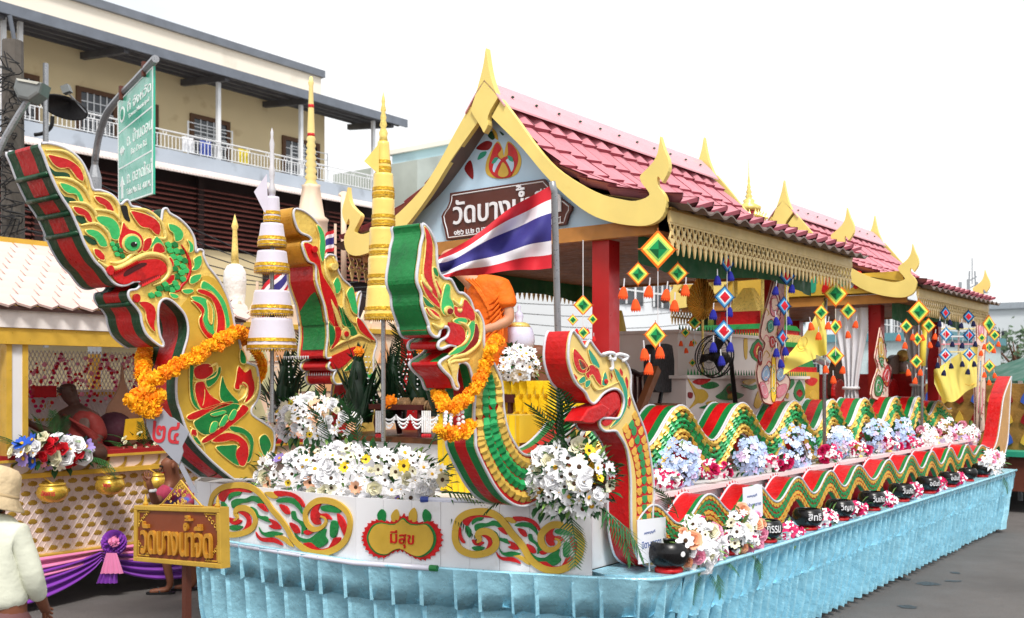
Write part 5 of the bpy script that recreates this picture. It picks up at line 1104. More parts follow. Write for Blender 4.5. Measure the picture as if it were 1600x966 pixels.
def lily(pm, em, name='lily'):
    mb = MB()
    for k in range(6):
        a = 2 * math.pi * k / 6; c, s = math.cos(a), math.sin(a); d = Vector((c, s, 0)); e = Vector((-s, c, 0))
        mb.add([(0, 0, -.1), d * .5 - e * .24 + Z * .3, d * .5 + e * .24 + Z * .3, d * 1.15 + Z * .25], [(0, 1, 2), (1, 3, 2)])
    mb.ball((0, 0, .25), .1, 6, 1); return mb.mesh(name, [pm, em])
def orchid(pm, em, name='orchid'):
    mb = MB()
    for k in range(5):
        a = 2 * math.pi * k / 5; c, s = math.cos(a), math.sin(a); d = Vector((c, s, 0)); e = Vector((-s, c, 0)); w = .5 if k % 2 else .34
        mb.add([(0, 0, 0), d * .5 - e * w + Z * .12, d * 1.0 + Z * .05, d * .5 + e * w + Z * .12], [(0, 1, 2, 3)], 0 if k else 1)
    mb.ball((0, 0, .15), .22, 6, 1); return mb.mesh(name, [pm, em])
def puff(pm, name='marigold'):
    mb = MB(); n = 44
    for k in range(n):
        z = 1 - 2 * (k + .5) / n; a = k * 2.39996; rr = math.sqrt(1 - z * z); d = Vector((rr * math.cos(a), rr * math.sin(a), z)); e = d.orthogonal().normalized(); f = d.cross(e); r = random.uniform(.82, 1.08)
        mb.add([d * .45 + e * .12, d * .45 - e * .12, d * r - e * .24 + f * .1, d * (r * 1.04) + f * .16, d * r + e * .24 + f * .1], [(0, 1, 2, 3, 4)])
    mb.ball((0, 0, 0), .7, 8); return mb.mesh(name, pm)
def leafmesh(pm, name='leaf'):
    mb = MB(); mb.add([(0, 0, 0), (.3, -.22, .06), (.65, -.2, .08), (1, 0, -.05), (.65, .2, .08), (.3, .22, .06), (.5, 0, 0)], [(0, 1, 6), (1, 2, 6), (2, 3, 6), (3, 4, 6), (4, 5, 6), (5, 0, 6)]); return mb.mesh(name, pm)
def frondmesh(pm, n=15, curve=.25, name='palm_frond'):
    mb = MB(); pts = [Vector((i / 10, 0, .18 * math.sin(i / 10 * math.pi * .6) - curve * (i / 10) ** 2)) for i in range(11)]
    mb.tube(pts, [.012 - .0009 * i for i in range(11)], 4)
    for i in range(n):
        f = .12 + .86 * i / n; p = pts[int(f * 10)].lerp(pts[min(10, int(f * 10) + 1)], f * 10 - int(f * 10)); L_ = .42 * (1 - .55 * abs(f - .35)) * (1.05 - f * .5)
        for sg in (-1, 1):
            d = Vector((.62, sg * .75, -.22 + random.uniform(-.1, .1))).normalized() * L_; w = Vector((.018, 0, 0))
            mb.add([p - w, p + w, p + d * .6 + w * .9, p + d, p + d * .6 - w * .9], [(0, 1, 2, 3, 4)])
    return mb.mesh(name, pm)
D1, D2, D3 = daisy(PET, EYED), daisy(PET, EYEY), daisy(PETC, EYED, 11); DY, DO, DP = daisy(PETY, EYED, 10), daisy(PETO, EYED, 10), daisy(PETP, EYEY, 10)
R1, R2, RP, RR, RY, RPE, RM = rose(PET), rose(PETC), rose(PETP), rose(PETR), rose(PETY), rose(PETO), rose(PETM); DV, DB = daisy(PETV, EYEY, 10), daisy(M('blue_petal', (40, 90, 200), .6), EYEY, 10)
FB, FW, FP = floret(PETB), floret(PET), floret(M('lilac_petal', (214, 190, 232), .6, 0, .1, 20, rv=.1)); LW, OM, OW = lily(PET, EYEY), orchid(PETM, PET), orchid(PET, PETM)
LF, LFL = leafmesh(LEAF), leafmesh(LEAFL); FR, FR2 = frondmesh(LEAF), frondmesh(M('dark_palm', (26, 54, 24), .5, 0, .3, 6, rv=.2), 18, .1)
MG = [puff(MARI), puff(MARI), puff(MARO)]
def look(p, d, sc, roll=0):
    d = Vector(d).normalized(); x = d.orthogonal().normalized(); x = Matrix.Rotation(roll, 3, d) @ x; y = d.cross(x)
    return Matrix.Translation(p) @ Matrix((x, y, d)).transposed().to_4x4() @ Matrix.Diagonal((sc, sc, sc, 1))
def along(p, d, sc, up=Z):
    """x axis along d"""
    d = Vector(d).normalized(); y = Vector(up).cross(d)
    if y.length < 1e-4: y = d.orthogonal()
    y.normalize(); z = d.cross(y); return Matrix.Translation(p) @ Matrix((d, y, z)).transposed().to_4x4() @ Matrix.Diagonal((sc, sc, sc, 1))
CAMD = Vector((0, -1, .25))
def bouquet(name, label, fn, cx, cy, rx, ry, bulge, n, mix, size, leaves=60, fronds=(), fsize=.4, loc=None, shape=None, group=None, lm=None, seed=3):
    """blooms on a dome facing the street; fn(px,py,depth) gives the place"""
    rnd = random.Random(seed + int(cx)); b = root(name, label, 'flowers', loc if loc is not None else fn(cx, cy + ry, 0), group)
    pts = []; tries = 0
    bag = [m for m, w in mix for _ in range(w)]
    while len(pts) < n and tries < 6000:
        tries += 1; a, q = rnd.uniform(-1, 1), rnd.uniform(-1, 1); rho = a * a + q * q
        if rho > 1: continue
        x, y = cx + a * rx, cy + q * ry
        if shape and not shape(x, y): continue
        p = fn(x, y, bulge * math.sqrt(max(0, 1 - rho)))
        if any((p - o).length < size * (1.25 if tries < 3500 else .9) for o in pts): continue
        pts.append(p)
        d = CAMD + Vector((a * .9, 0, -q * .9)) + Vector((rnd.uniform(-.5, .5), rnd.uniform(-.2, .2), rnd.uniform(-.4, .5)))
        m = rnd.choice(bag); inst(m, m.name.split('.')[0], look(p, d, size * rnd.choice((.62, .8, .95, 1.1, 1.3)), rnd.uniform(0, 6)), b)
    for k in range(leaves):
        a, q = rnd.uniform(-1.05, 1.05), rnd.uniform(-1.05, 1.05)
        if a * a + q * q > 1.15: continue
        x, y = cx + a * rx, cy + q * ry
        if shape and not shape(x, y): continue
        p = fn(x, y, bulge * .85 * math.sqrt(max(0, 1 - min(1, a * a + q * q))) - .025)
        inst((lm or LF) if rnd.random() < .8 else LFL, 'leaf', along(p, (a + rnd.uniform(-.5, .5), rnd.uniform(-.8, .1), -q + rnd.uniform(-.5, .6)), size * rnd.uniform(1.2, 2.3)), b)
    for (px, py, dx, dz, L_) in fronds: inst(FR, 'palm_frond', along(fn(px, py, 0), Vector((dx, -.35, dz)), L_), b)
    return b
def fS(s0): return lambda px, py, d: onS(s0 - d, px, py)
def fT(t0): return lambda px, py, d: onT(t0 - d, px, py)
def fY(y0): return lambda px, py, d: onY(y0 - d, px, py)
WM = [(D1, 10), (D2, 4), (D3, 3), (R1, 13), (R2, 2), (LW, 9)]
bouquet('white_bouquet', 'upper bank of white daisies and roses on the raised bow tier', fS(5.72), 487, 655, 78, 33, .16, 62, WM + [(DY, 2), (DO, 1)], .047, 200, [(400, 640, -.6, .8, .35), (415, 625, -.4, .9, .35), (560, 660, .8, .3, .3)], seed=4, loc=W(5.72, 5.35, 1.67))
bouquet('white_bouquet', 'lower bank of white flowers with yellow and pink accents along the bow edge', fS(5.2), 540, 748, 155, 52, .14, 118, WM + [(DY, 2), (DO, 1), (DP, 1), (DV, 1), (RY, 0)], .045, 420, [(680, 740, .9, .25, .5), (690, 720, .8, .5, .5), (670, 700, .7, .7, .45), (690, 770, .9, -.2, .45), (640, 790, .3, -.9, .35), (610, 795, .0, -1, .35), (400, 745, -.9, .1, .35), (560, 700, -.2, .9, .4), (520, 700, -.4, .9, .4), (700, 790, .7, -.7, .4)], seed=9, loc=W(5.2, 5.2, 1.29), shape=lambda x, y: y > 775 - (x - 385) * .0 - 95 + .28 * abs(x - 610) * .55 - (10 if x > 560 else 0) and y < 772 + min(36, max(0, (x - 470) * .35)))
bouquet('white_bouquet', 'round bunch of white roses and daisies beside the step corner naga', fS(5.25), 890, 748, 66, 56, .16, 62, WM + [(DY, 2), (DO, 1), (RP, 1)], .046, 230, [(880, 700, -.1, 1, .45), (875, 710, -.5, .9, .4), (830, 770, -.9, -.3, .35), (930, 790, .7, -.7, .45), (940, 790, .5, -.9, .4), (890, 800, .1, -1, .35), (870, 690, .3, .9, .35)], seed=13, loc=W(5.3, 3.7, 1.29))
bouquet('white_bouquet', 'small white daisy bunch on top of the yellow pleated stand', fS(6.0), 806, 570, 36, 26, .1, 40, [(D2, 5), (D1, 3), (LW, 4)], .038, 70, seed=17, loc=onS(6.0, 806, 597))
# hydrangea vases on the shelf
VASE = M('black_vase', (30, 26, 28), .3, 0, .1, 5)
HY_ = [(1061, 727, 34, 38, 'pale blue hydrangeas with a lilac rose in the front shelf arch'), (1174, 715, 24, 31, 'pale blue hydrangeas in the second shelf arch'), (1246, 702, 31, 40, 'tall pale blue hydrangeas in the third shelf arch'), (1314, 691, 19, 24, 'low pale blue hydrangeas behind the grey flag pole'), (1371, 684, 25, 29, 'full blue hydrangeas in the fifth shelf arch'), (1411, 681, 18, 27, 'narrow blue hydrangeas in the sixth shelf arch')]
for k, (x, y, rx, ry, lb) in enumerate(HY_):
    b = bouquet('hydrangea_vase', lb, fT(3.74), x, y, rx, ry, .10, 58, [(FB, 8), (FW, 2), (FP, 1)], .038, 22, seed=21 + k, loc=onT(3.78, x, 745 - (x - 1061) * .16), group='hydrangeas along the shelf')
    c = onT(3.8, x, y + ry * .5); mb = MB(); mb.lathe((c.x, c.y, 1.297), [(.05, 0), (.075, .06), (.08, .12), (.06, .17), (.065, .19)], 14); mb.build('vase', VASE, b, True)
for k, (x, y, rx, ry, lb) in enumerate([(1450, 684, 16, 20, 'white and pink lilies behind the second grey pole'), (1482, 676, 17, 22, 'tall white lilies near the rear end of the shelf'), (1512, 680, 18, 20, 'white and pink lilies at the rear end of the shelf')]):
    b = bouquet('lily_vase', lb, fT(3.72), x, y, rx, ry, .09, 34, [(LW, 6), (OW, 2), (FP, 1), (RP, 1)], .05, 24, seed=51 + k, loc=onT(3.72, x, y + ry), group='lilies at the rear shelf')
for k, (x, y, lb) in enumerate([(1038, 748, 'pink and white orchids at the foot of the front hydrangeas'), (1118, 733, 'pink rose and white orchids between first and second hydrangeas'), (1215, 722, 'pink orchids between second and third hydrangeas'), (1300, 710, 'pink orchids between third and fourth hydrangeas'), (1345, 702, 'pink orchids before the fifth hydrangeas'), (1395, 694, 'small pink orchids before the sixth hydrangeas'), (1428, 692, 'pink and white orchids beside the gold trays')]):
    bouquet('orchid_bunch', lb, fT(3.68), x, y, 27 - k * 1.6, 13, .06, 17, [(OW, 4), (OM, 3), (RM, 2)], .04, 14, seed=71 + k, loc=onT(3.68, x, y + 13), group='orchid bunches on the shelf')
# alms bowls with flowers between them on the step
BLK = M('black_lacquer', (14, 14, 16), .28, 0, .15, 5, spec=.4)
bw = root('alms_bowl', 'x', 'bowl', (0, 0, 0), 'black alms bowls along the step')
mb = MB(); mb.lathe((0, 0, 0), [(.055, .03), (.09, .04), (.122, .075), (.135, .115), (.13, .15), (.113, .178), (.104, .186), (.098, .186), (.10, .17), (.115, .14), (.11, .08), (.0, .06)], 28); mb.build('bowl', BLK, bw, True)
mb = MB(); mb.lathe((0, 0, 0), [(.085, 0), (.088, .018), (.07, .034), (.0, .036)], 20); mb.build('stand', RED, bw, True)
BW = [(1045, 'largest black alms bowl with round white sticker before the white card'), (1137, 'black alms bowl with white lettering between the two mixed bouquets'), (1198, 'third black alms bowl from the step corner naga'), (1262, 'fourth black alms bowl from the step corner naga'), (1312, 'fifth black alms bowl from the step corner naga'), (1362, 'sixth black alms bowl from the step corner naga'), (1408, 'seventh black alms bowl from the step corner naga'), (1450, 'eighth black alms bowl from the step corner naga'), (1483, 'ninth black alms bowl from the step corner naga'), (1512, 'tenth black alms bowl from the step corner naga'), (1534, 'eleventh black alms bowl beside the white lilies'), (1552, 'rearmost black alms bowl below the tail')]
WTXT = ['', 'บรรพบุ', 'กรรม', 'สิทธิ', 'วิญญ', 'วันเกิด', 'วันเกิด', 'อนันต์', 'อนันต์', '', '', '']
SIZES = [1.06, .98, .9, .93, .95, .95, .95, .95, .9, .85, .9, .85]
for k, (x, lb) in enumerate(BW):
    p = onT(3.22, x, 800); loc = Vector((p.x, p.y, .874)); o = bw if k == 0 else copy_tree(bw0); 
    if k == 0: bw0 = copy_tree(bw)
    place(o, loc, 0, SIZES[k], lb)
    d = Vector((-.35 - .0 * k, -1, 0)).normalized() if k else Vector((.55, -1, 0)).normalized()
    if WTXT[k] and k < 9:
        vs, fs = text_geo(WTXT[k]); xa, xb = min(v.x for v in vs), max(v.x for v in vs); ya, yb = min(v.y for v in vs), max(v.y for v in vs); R_ = .137 * SIZES[k]; ang0 = math.atan2(-1, .25); arc_ = .95; out = []
        for v in vs:
            a = ang0 + ((v.x - xa) / (xb - xa) - .5) * arc_; zz = ((v.y - ya) / (yb - ya)) * .06 + .095; rr = (.1365 - .35 * (zz - .117) ** 2 * 30 * .12) * SIZES[k] + .001 + (v.z + .5) * .0015
            out.append(loc + Vector((math.cos(a) * rr, math.sin(a) * rr, zz * SIZES[k])))
        t_ = obj('lettering', [q - loc for q in out], fs, WHITEP); t_.parent = o; t_.matrix_basis = Matrix.Diagonal((1 / SIZES[k],) * 3 + (1,))
    if k == 0:
        c = Vector((d.x, d.y, 0)) * .138 + Z * .125; st_ = MB(); e1 = Vector((-d.y, d.x, 0)); st_.add([c] + [c + (e1 * math.cos(j * .5236) + Z * math.sin(j * .5236)) * .017 for j in range(12)], [(0, 1 + j, 1 + (j + 1) % 12) for j in range(12)]); s_ = obj('sticker', st_.v, st_.f, WHITEP); s_.parent = o
bpy.data.objects.remove(bw0.children[0]); bpy.data.objects.remove(bw0.children[0]) if bw0.children else None; bpy.data.objects.remove(bw0)
MXB = [(LW, 8), (R1, 8), (RP, 4), (RPE, 3), (R2, 4), (D1, 5), (OW, 4), (D3, 3)]
bouquet('mixed_bouquet', 'large pastel bouquet of lilies and roses beside the largest alms bowl', fT(3.2), 1093, 852, 38, 42, .12, 40, MXB, .048, 70, [(1085, 885, -.2, -1, .25), (1110, 880, .3, -1, .25), (1060, 810, -.6, .8, .3), (1120, 870, .8, -.6, .2)], seed=91, loc=onT(3.2, 1095, 885), lm=LFL)
bouquet('mixed_bouquet', 'pastel bouquet with a pink rose before the second white card', fT(3.2), 1163, 832, 34, 36, .1, 36, MXB, .042, 60, [(1150, 862, -.4, -1, .22), (1175, 860, .3, -1, .22)], seed=95, loc=onT(3.2, 1163, 862), lm=LFL)
for k, (x, y, rx, ry) in enumerate([(1235, 833, 22, 17), (1291, 812, 19, 15), (1338, 796, 17, 14), (1387, 781, 14, 12), (1430, 768, 12, 11), (1467, 757, 10, 9), (1498, 748, 9, 8)]):
    bouquet('orchid_bunch', 'magenta and white orchids between the %s and %s alms bowls' % (('third', 'fourth', 'fifth', 'sixth', 'seventh', 'eighth', 'ninth')[k], ('fourth', 'fifth', 'sixth', 'seventh', 'eighth', 'ninth', 'tenth')[k]), fT(3.2), x, y, rx, ry, .06, 18, [(OW, 4), (OM, 4), (RM, 1)], .04, 16, seed=101 + k, loc=onT(3.2, x, y + ry), group='orchids between the alms bowls')
bouquet('white_bouquet', 'white and pink lilies hanging at the rear end of the step', fT(3.18), 1552, 722, 17, 18, .08, 26, [(LW, 4), (OW, 2), (RP, 1)], .055, 24, [(1540, 738, -.4, -1, .3), (1562, 738, .3, -1, .3)], seed=121, loc=onT(3.2, 1552, 742))
for k, (x, y) in enumerate([(1283, 722), (1340, 713), (1386, 702), (1437, 694), (1462, 690), (1500, 686)]):
    p = onT(3.7, x, y); t_ = root('gold_tray', '%s small gold offering tray on the shelf, counted from the bow' % ('first', 'second', 'third', 'fourth', 'fifth', 'sixth')[k], 'tray', (p.x, p.y, 1.297), 'gold trays on the shelf'); q = t_.location
    mb = MB(); mb.lathe(q, [(.05, 0), (.055, .012), (.025, .03), (.03, .05), (.075, .075), (.08, .085), (.06, .08), (0, .07)], 16); mb.build('foot_and_dish', GOLDR, t_, True)
    mb = MB(); mb.lathe(q + Z * .078, [(.04, 0), (.03, .05), (.012, .1), (0, .13)], 10); mb.build('offering_cone', M('bronze_cone', (190, 140, 60), .4, .3), t_, True)
# marigold garlands
def garland(label, path, r, n, parentloc, extra=(), strings=()):
    g_ = root('marigold_garland', label, 'garland', parentloc); c = cr_(path, 10, False); L_ = [0]
    for i in range(1, len(c)): L_.append(L_[-1] + (c[i] - c[i - 1]).length)
    for k in range(n):
        l = L_[-1] * k / (n - 1); i = 0
        while i < len(L_) - 2 and L_[i + 1] < l: i += 1
        p = c[i].lerp(c[i + 1], (l - L_[i]) / max(1e-6, L_[i + 1] - L_[i]))
        for j in range(3):
            d = Vector((random.gauss(0, 1), random.gauss(0, 1), random.gauss(0, 1))).normalized() * r * random.uniform(.25, .6); inst(random.choice(MG), 'marigold', look(p + d, Vector((random.gauss(0, 1), -1, random.gauss(0, 1))), r * random.uniform(.62, .85)), g_)
    for p in extra: inst(random.choice(MG), 'marigold', look(p, (random.gauss(0, 1), -1, .3), r * random.uniform(.8, 1.05)), g_)
    for a, b in strings:
        mb = MB()
        for q in range(5): mb.ball(Vector(a).lerp(Vector(b), q / 4), .0125, 6)
        mb.build('jasmine_string', PET, g_, True)
    return g_
ta = 6.42
gA = [onT(6.98, 236, 548), onT(6.9, 228, 552), onT(6.7, 224, 572), onT(6.5, 226, 592), onT(ta, 245, 590), onT(ta, 268, 577), onT(ta, 292, 563), onT(ta, 318, 549), onT(ta, 343, 534), onT(ta + .02, 365, 522), onT(ta + .12, 378, 520), onT(6.7, 385, 532)]
garland('thick orange marigold garland around the tall left naga neck', gA, .058, 62, onT(6.5, 260, 600), [onT(ta, x, y) for x, y in ((230, 606), (222, 612), (212, 618), (205, 625), (212, 634), (222, 640), (233, 645), (243, 640), (245, 628), (238, 618), (228, 622), (236, 632), (247, 618), (215, 626), (224, 630))])
tc_ = 3.79
gC = [onT(4.0, 778, 530), onT(tc_, 770, 542), onT(tc_, 763, 560), onT(tc_, 756, 580), onT(tc_, 746, 600), onT(tc_, 733, 617), onT(tc_, 717, 631), onT(tc_, 703, 640), onT(3.85, 692, 630), onT(4.0, 686, 615), onT(4.08, 684, 602)]
garland('orange marigold garland with hanging loop on the green-crested naga', gC, .042, 42, onT(tc_, 720, 690), [onT(tc_, x, y) for x, y in ((685, 670), (692, 675), (700, 678), (708, 680), (716, 680), (724, 677), (730, 671), (735, 663), (697, 672), (712, 674), (722, 671))], [(onT(tc_, 697, 645), onT(tc_, 695, 668)), (onT(tc_, 705, 648), onT(tc_, 703, 670)), (onT(tc_, 716, 640), onT(tc_, 717, 670)), (onT(tc_, 722, 636), onT(tc_, 724, 668))])
mb = MB(); c = onT(6.6, 408, 565)
gg = root('marigold_garland', 'short loop of marigolds behind the white tiered umbrella', 'garland', onT(6.6, 405, 600))
for k in range(16): a = k / 15; inst(MG[k % 3], 'marigold', look(onT(6.6, 396 + 14 * math.sin(a * 2.6), 545 + 48 * a), (0, -1, .2), .042), gg)
# ================================================================== leaf cones, offerings and yellow stand at the bow
lb_ = MB(); lb_.add([(0, 0, 0), (.3, -.075, .02), (.65, -.06, .01), (1, 0, 0), (.65, .06, .01), (.3, .075, .02), (.4, 0, -.02)], [(0, 1, 6), (1, 2, 6), (2, 3, 6), (3, 4, 6), (4, 5, 6), (5, 0, 6)]); LB = lb_.mesh('leaf_blade', LEAFK)
bd = MB(); bd.ball((0, 0, 0), .0065, 6); BD = bd.mesh('bead', PET)
LC = []
def leaf_cone(label, px, py0, py1, s, w, seed, marigold=None):
    rnd = random.Random(seed); b0 = onS(s, px, py1); tp = onS(s, px, py0); h = tp.z - b0.z; c = root('leaf_cone', label, 'leaf offering', b0, 'banana leaf cones on the bow')
    mb = MB(); mb.lathe(b0, [(w * .5, 0), (w * .55, h * .2), (w * .38, h * .55), (w * .16, h * .85), (.004, h)], 12); mb.build('cone', LEAFK, c, True)
    for k in range(42):
        f = rnd.random() ** 1.2; a = rnd.uniform(0, 2 * math.pi); p = b0 + Vector((math.cos(a) * w * .45 * (1 - f), math.sin(a) * w * .45 * (1 - f), h * .75 * f)); d = Vector((math.cos(a) * .75, math.sin(a) * .75, 1.15 + f))
        inst(LB, 'leaf_blade', along(p, d, rnd.uniform(.18, .34) * (1.25 - .5 * f)), c)
    for q in range(4):
        a0 = rnd.uniform(math.pi, 2 * math.pi)
        for k in range(11):
            f = k / 10; inst(BD, 'bead', Matrix.Translation(b0 + Vector((math.cos(a0) * w * (.62 - .3 * f) * 1.3, math.sin(a0) * w * (.62 - .3 * f) * 1.3, h * (.15 + .7 * f)))), c)
    LC.append(c)
    if marigold: inst(MG[2], 'marigold', look(onS(s - .15, *marigold), (0, -1, .2), .042), c)
leaf_cone('dark leaf cone with bead strings left of the middle naga', 448, 540, 655, 5.8, .2, 1)
leaf_cone('dark leaf cone tipped with a marigold below the middle naga mouth', 560, 540, 660, 5.75, .22, 2, (561, 549))
leaf_cone('leaf cone behind the gold umbrella pole', 615, 550, 660, 6.0, .2, 3)
leaf_cone('tall leaf cone between gold umbrella and green-crested naga', 655, 530, 640, 5.9, .2, 4, (658, 545))
leaf_cone('leaf cone nearest the green-crested naga throat', 690, 560, 650, 5.8, .2, 5)
for k, (px, py, dx, dz, L_) in enumerate([(420, 640, -.5, .9, .5), (470, 620, .1, 1, .55), (510, 640, -.3, 1, .5), (590, 640, -.5, .9, .5), (640, 600, -.3, .9, .5), (680, 600, .5, .9, .5), (700, 620, .8, .5, .45), (600, 600, .4, .9, .45)]):
    inst(FR2, 'palm_frond', along(onS(5.95, px, py), Vector((dx, -.2, dz)), L_), LC[(0, 0, 1, 2, 3, 4, 4, 2)[k]])
ot = root('offering_table', 'low dark red table with white garland swags behind lower flowers', 'table', onS(5.8, 640, 700)); DW = M('dark_red_wood', (70, 20, 20), .4, 0, .2, 6)
a, b = onS(5.82, 596, 640), onS(5.82, 686, 640); mb = MB(); cc = (a + b) / 2; cc.z = 1.9; mb.box(cc, V * .28, U * .16, Z * .02); mb.build('top', DW, ot)
for k in (-1, 1):
    for j in (-1, 1): mb = MB(); q = cc + V * (.22 * k) + U * (.12 * j); mb.tube([q - Z * .22, q - Z * .12 + V * .01 * k, q - Z * .02], [.02, .03, .022], 8); mb.build('leg', DW, ot, True)
for k in range(4):
    a = onS(5.63, 597 + 22 * k, 643); b = onS(5.63, 619 + 22 * k, 643)
    for lv in range(3):
        mb = MB()
        for j in range(13): f = j / 12; mb.ball(a.lerp(b, f) - Z * (.03 + (.035 + .03 * lv) * 4 * f * (1 - f)), .0085, 6)
        mb.build('jasmine_swag', PET, ot, True)
for px in (594, 666):
    mb = MB()
    for j in range(5): mb.tube([onS(5.62, px - 6 + 3 * j, 642), onS(5.62, px - 6 + 3 * j, 676)], .006, 5)
    tz_ = mb.build('tassel', PET, ot); mb = MB()
    for j in range(4): mb.ball(onS(5.62, px - 5 + 3.4 * j, 681), .016, 6)
    mb.build('red_buds', PETR, tz_, True)
HUSK = M('brown_husk', (128, 98, 66), .8, 0, .35, 20, bump=.6, bscale=30)
for k, (px, py) in enumerate([(632, 631), (655, 631), (673, 636)]):
    p = onS(5.72, px, py); mb = MB(); mb.ball(p, .055 if k < 2 else .042, 14, 0, (1, 1, .85), .12)
    for j in range(10): a = j * .628; mb.tube([p + Vector((math.cos(a) * .05, math.sin(a) * .05, -.03)), p + Vector((math.cos(a) * .056, math.sin(a) * .056, 0)), p + Vector((math.cos(a) * .03, math.sin(a) * .03, .045))], .006, 4)
    mb.thing('carved_fruit', HUSK, ['brown ribbed carved fruit left on the dark red table', 'brown ribbed carved fruit in the middle of the dark red table', 'small brown carved fruit right on the dark red table'][k], 'fruit', True, 'carved fruits on the table')
for k, (px, py) in enumerate([(610, 628), (692, 633)]):
    o = inst(MG[2], 'marigold_ball', look(onS(5.68, px, py), (0, -1, .2), .058)); tag(o, ['deep orange marigold ball left of the carved fruits', 'deep orange marigold ball right of the carved fruits'][k], 'flower', 'marigold balls')
YCL = M('yellow_satin', (244, 206, 24), .4, 0, .1, 5, sheen=.3)
def pleat_panel(name, a, b, z0, z1, rows, cols, depth, mat, parent, nrm):
    """diamond-pleated cloth panel from a to b (ground points)"""
    vs = []; N1, N2 = cols * 4, rows * 4
    for i in range(N1 + 1):
        for j in range(N2 + 1):
            u_, v_ = i / N1, j / N2; ph = cols * u_ + (.5 if int(v_ * rows) % 2 else 0); f = v_ * rows % 1
            d = depth * (abs((ph % 1) * 2 - 1)) * (1 - .8 * f) + depth * .5 * f
            p = a.lerp(b, u_); vs.append(Vector((p.x, p.y, z1 + (z0 - z1) * v_)) + nrm * d)
    return obj(name, vs, [(i * (N2 + 1) + j, (i + 1) * (N2 + 1) + j, (i + 1) * (N2 + 1) + j + 1, i * (N2 + 1) + j + 1) for i in range(N1) for j in range(N2)], mat, parent)
yb = root('pleated_stand', 'yellow pleated cloth stand carrying the small daisy bunch', 'stand', W(6.15, 4.45, 1.34))
pleat_panel('front_cloth', W(6.0, 4.68, 0), W(6.0, 4.18, 0), 1.34, 2.1, 6, 7, .075, YCL, yb, -U); pleat_panel('side_cloth', W(6.0, 4.18, 0), W(6.4, 4.18, 0), 1.34, 2.1, 6, 6, .07, YCL, yb, -V)
mb = MB(); mb.bst(6.01, 6.4, 4.19, 4.68, 1.34, 2.1); mb.build('core', YCL, yb)
yt = root('yellow_skirted_table', 'low yellow cloth skirt behind the hanging marigold loop', 'table', W(5.75, 4.6, 1.3))
pleat_panel('front_cloth', W(5.68, 5.0, 0), W(5.68, 4.28, 0), 1.3, 1.86, 1, 12, .03, YCL, yt, -U); mb = MB(); mb.bst(5.69, 6.0, 4.28, 5.0, 1.3, 1.86); mb.build('core', YCL, yt)
# ================================================================== tiered umbrellas
WSAT = M('white_satin', (210, 204, 218), .4, 0, .05, 6, sheen=.3, bump=.2, bscale=8); GSAT = M('gold_satin', (240, 208, 110), .38, .12, .1, 5, sheen=.3, bump=.3, bscale=9); TRIM = M('gold_trim', (206, 160, 40), .35, .45, .25, 30, bump=.4, bscale=60)
def chatra(label, Y, px, tiers, pole_y, spire, mat, cloth=None):
    """tiers: (half width top, half width bottom, y top, y bottom) in photo pixels"""
    base = onY(Y, px, pole_y); u_ = root('tiered_umbrella', label, 'umbrella', base); k = Y / F
    mb = MB(); mb.tube([base, onY(Y, px, tiers[0][2] - 2)], .016, 8); mb.build('pole', STEEL, u_)
    for (w0, w1, y0, y1) in tiers:
        zt, zb = onY(Y, px, y0), onY(Y, px, y1); h = zt.z - zb.z; n = 28; vs = []; prof = [(w0 * k * .3, h * 1.04), (w0 * k, h), (w0 * k * 1.02, h * .9), ((w0 + w1) / 2 * k, h * .5), (w1 * k, h * .12), (w1 * k * 1.01, 0)]
        for r, z in prof:
            for i in range(n): a = 2 * math.pi * i / n; q = r * (1 + .02 * math.sin(i * 2.7 + z * 40)); vs.append(zb + Vector((q * math.cos(a), q * math.sin(a), z)))
        o = obj('tier', vs, [(r * n + i, r * n + (i + 1) % n, (r + 1) * n + (i + 1) % n, (r + 1) * n + i) for r in range(len(prof) - 1) for i in range(n)], mat, u_, True)
        for f in (.02, .24) if h > .1 else (.02,):
            mb = MB(); rf = lambda g_: (w1 - max(0, g_ - .12) / .38 * (w1 - w0) / 2) * k * 1.022; g2 = f + 5.5 * k / h; mb.lathe(zb + Z * (h * f), [(rf(f) - .004, 0), (rf(f) + .002, .001), (rf(g2) + .002, 5.5 * k), (rf(g2) - .004, 5.6 * k)], n); mb.build('gold_trim', TRIM, o)
        fr = MB()
        for i in range(n * 2): a = math.pi * i / n; p = zb + Vector((w1 * k * 1.02 * math.cos(a), w1 * k * 1.02 * math.sin(a), 0)); fr.add([p + Vector((-math.sin(a), math.cos(a), 0)) * .008, p - Vector((-math.sin(a), math.cos(a), 0)) * .008, p - Z * .018], [(0, 1, 2)])
        stuff(fr.build('fringe', TRIM, o))
    mb = MB(); sp = [(r * k, (onY(Y, px, y).z - base.z)) for r, y in spire]; mb.lathe(base, sp, 12); mb.build('finial', spire_m, u_, True)
    if cloth: plate('pennant', [onY(Y - .05, *p) for p in cloth], Vector((0, -1, 0)), -.003, .003, mat, u_)
    return u_
spire_m = M('silver_white_finial', (206, 204, 208), .35, .2, .1, 8)
chatra('white tiered umbrella with gold trim between left and middle nagas', 7.9, 425, [(11, 13, 308, 345), (17, 22, 350, 384), (22, 27, 393, 425), (27, 32, 455, 492), (31, 38, 498, 546)], 660, [(5, 308), (6, 296), (3, 286), (4, 276), (5, 265), (3, 258), (4, 245), (3, 238), (4, 225), (2, 215), (2.5, 207), (0, 199)], WSAT, [(417, 272), (397, 300), (412, 330), (419, 338)])
mb = MB()
spire_m = GOLDR
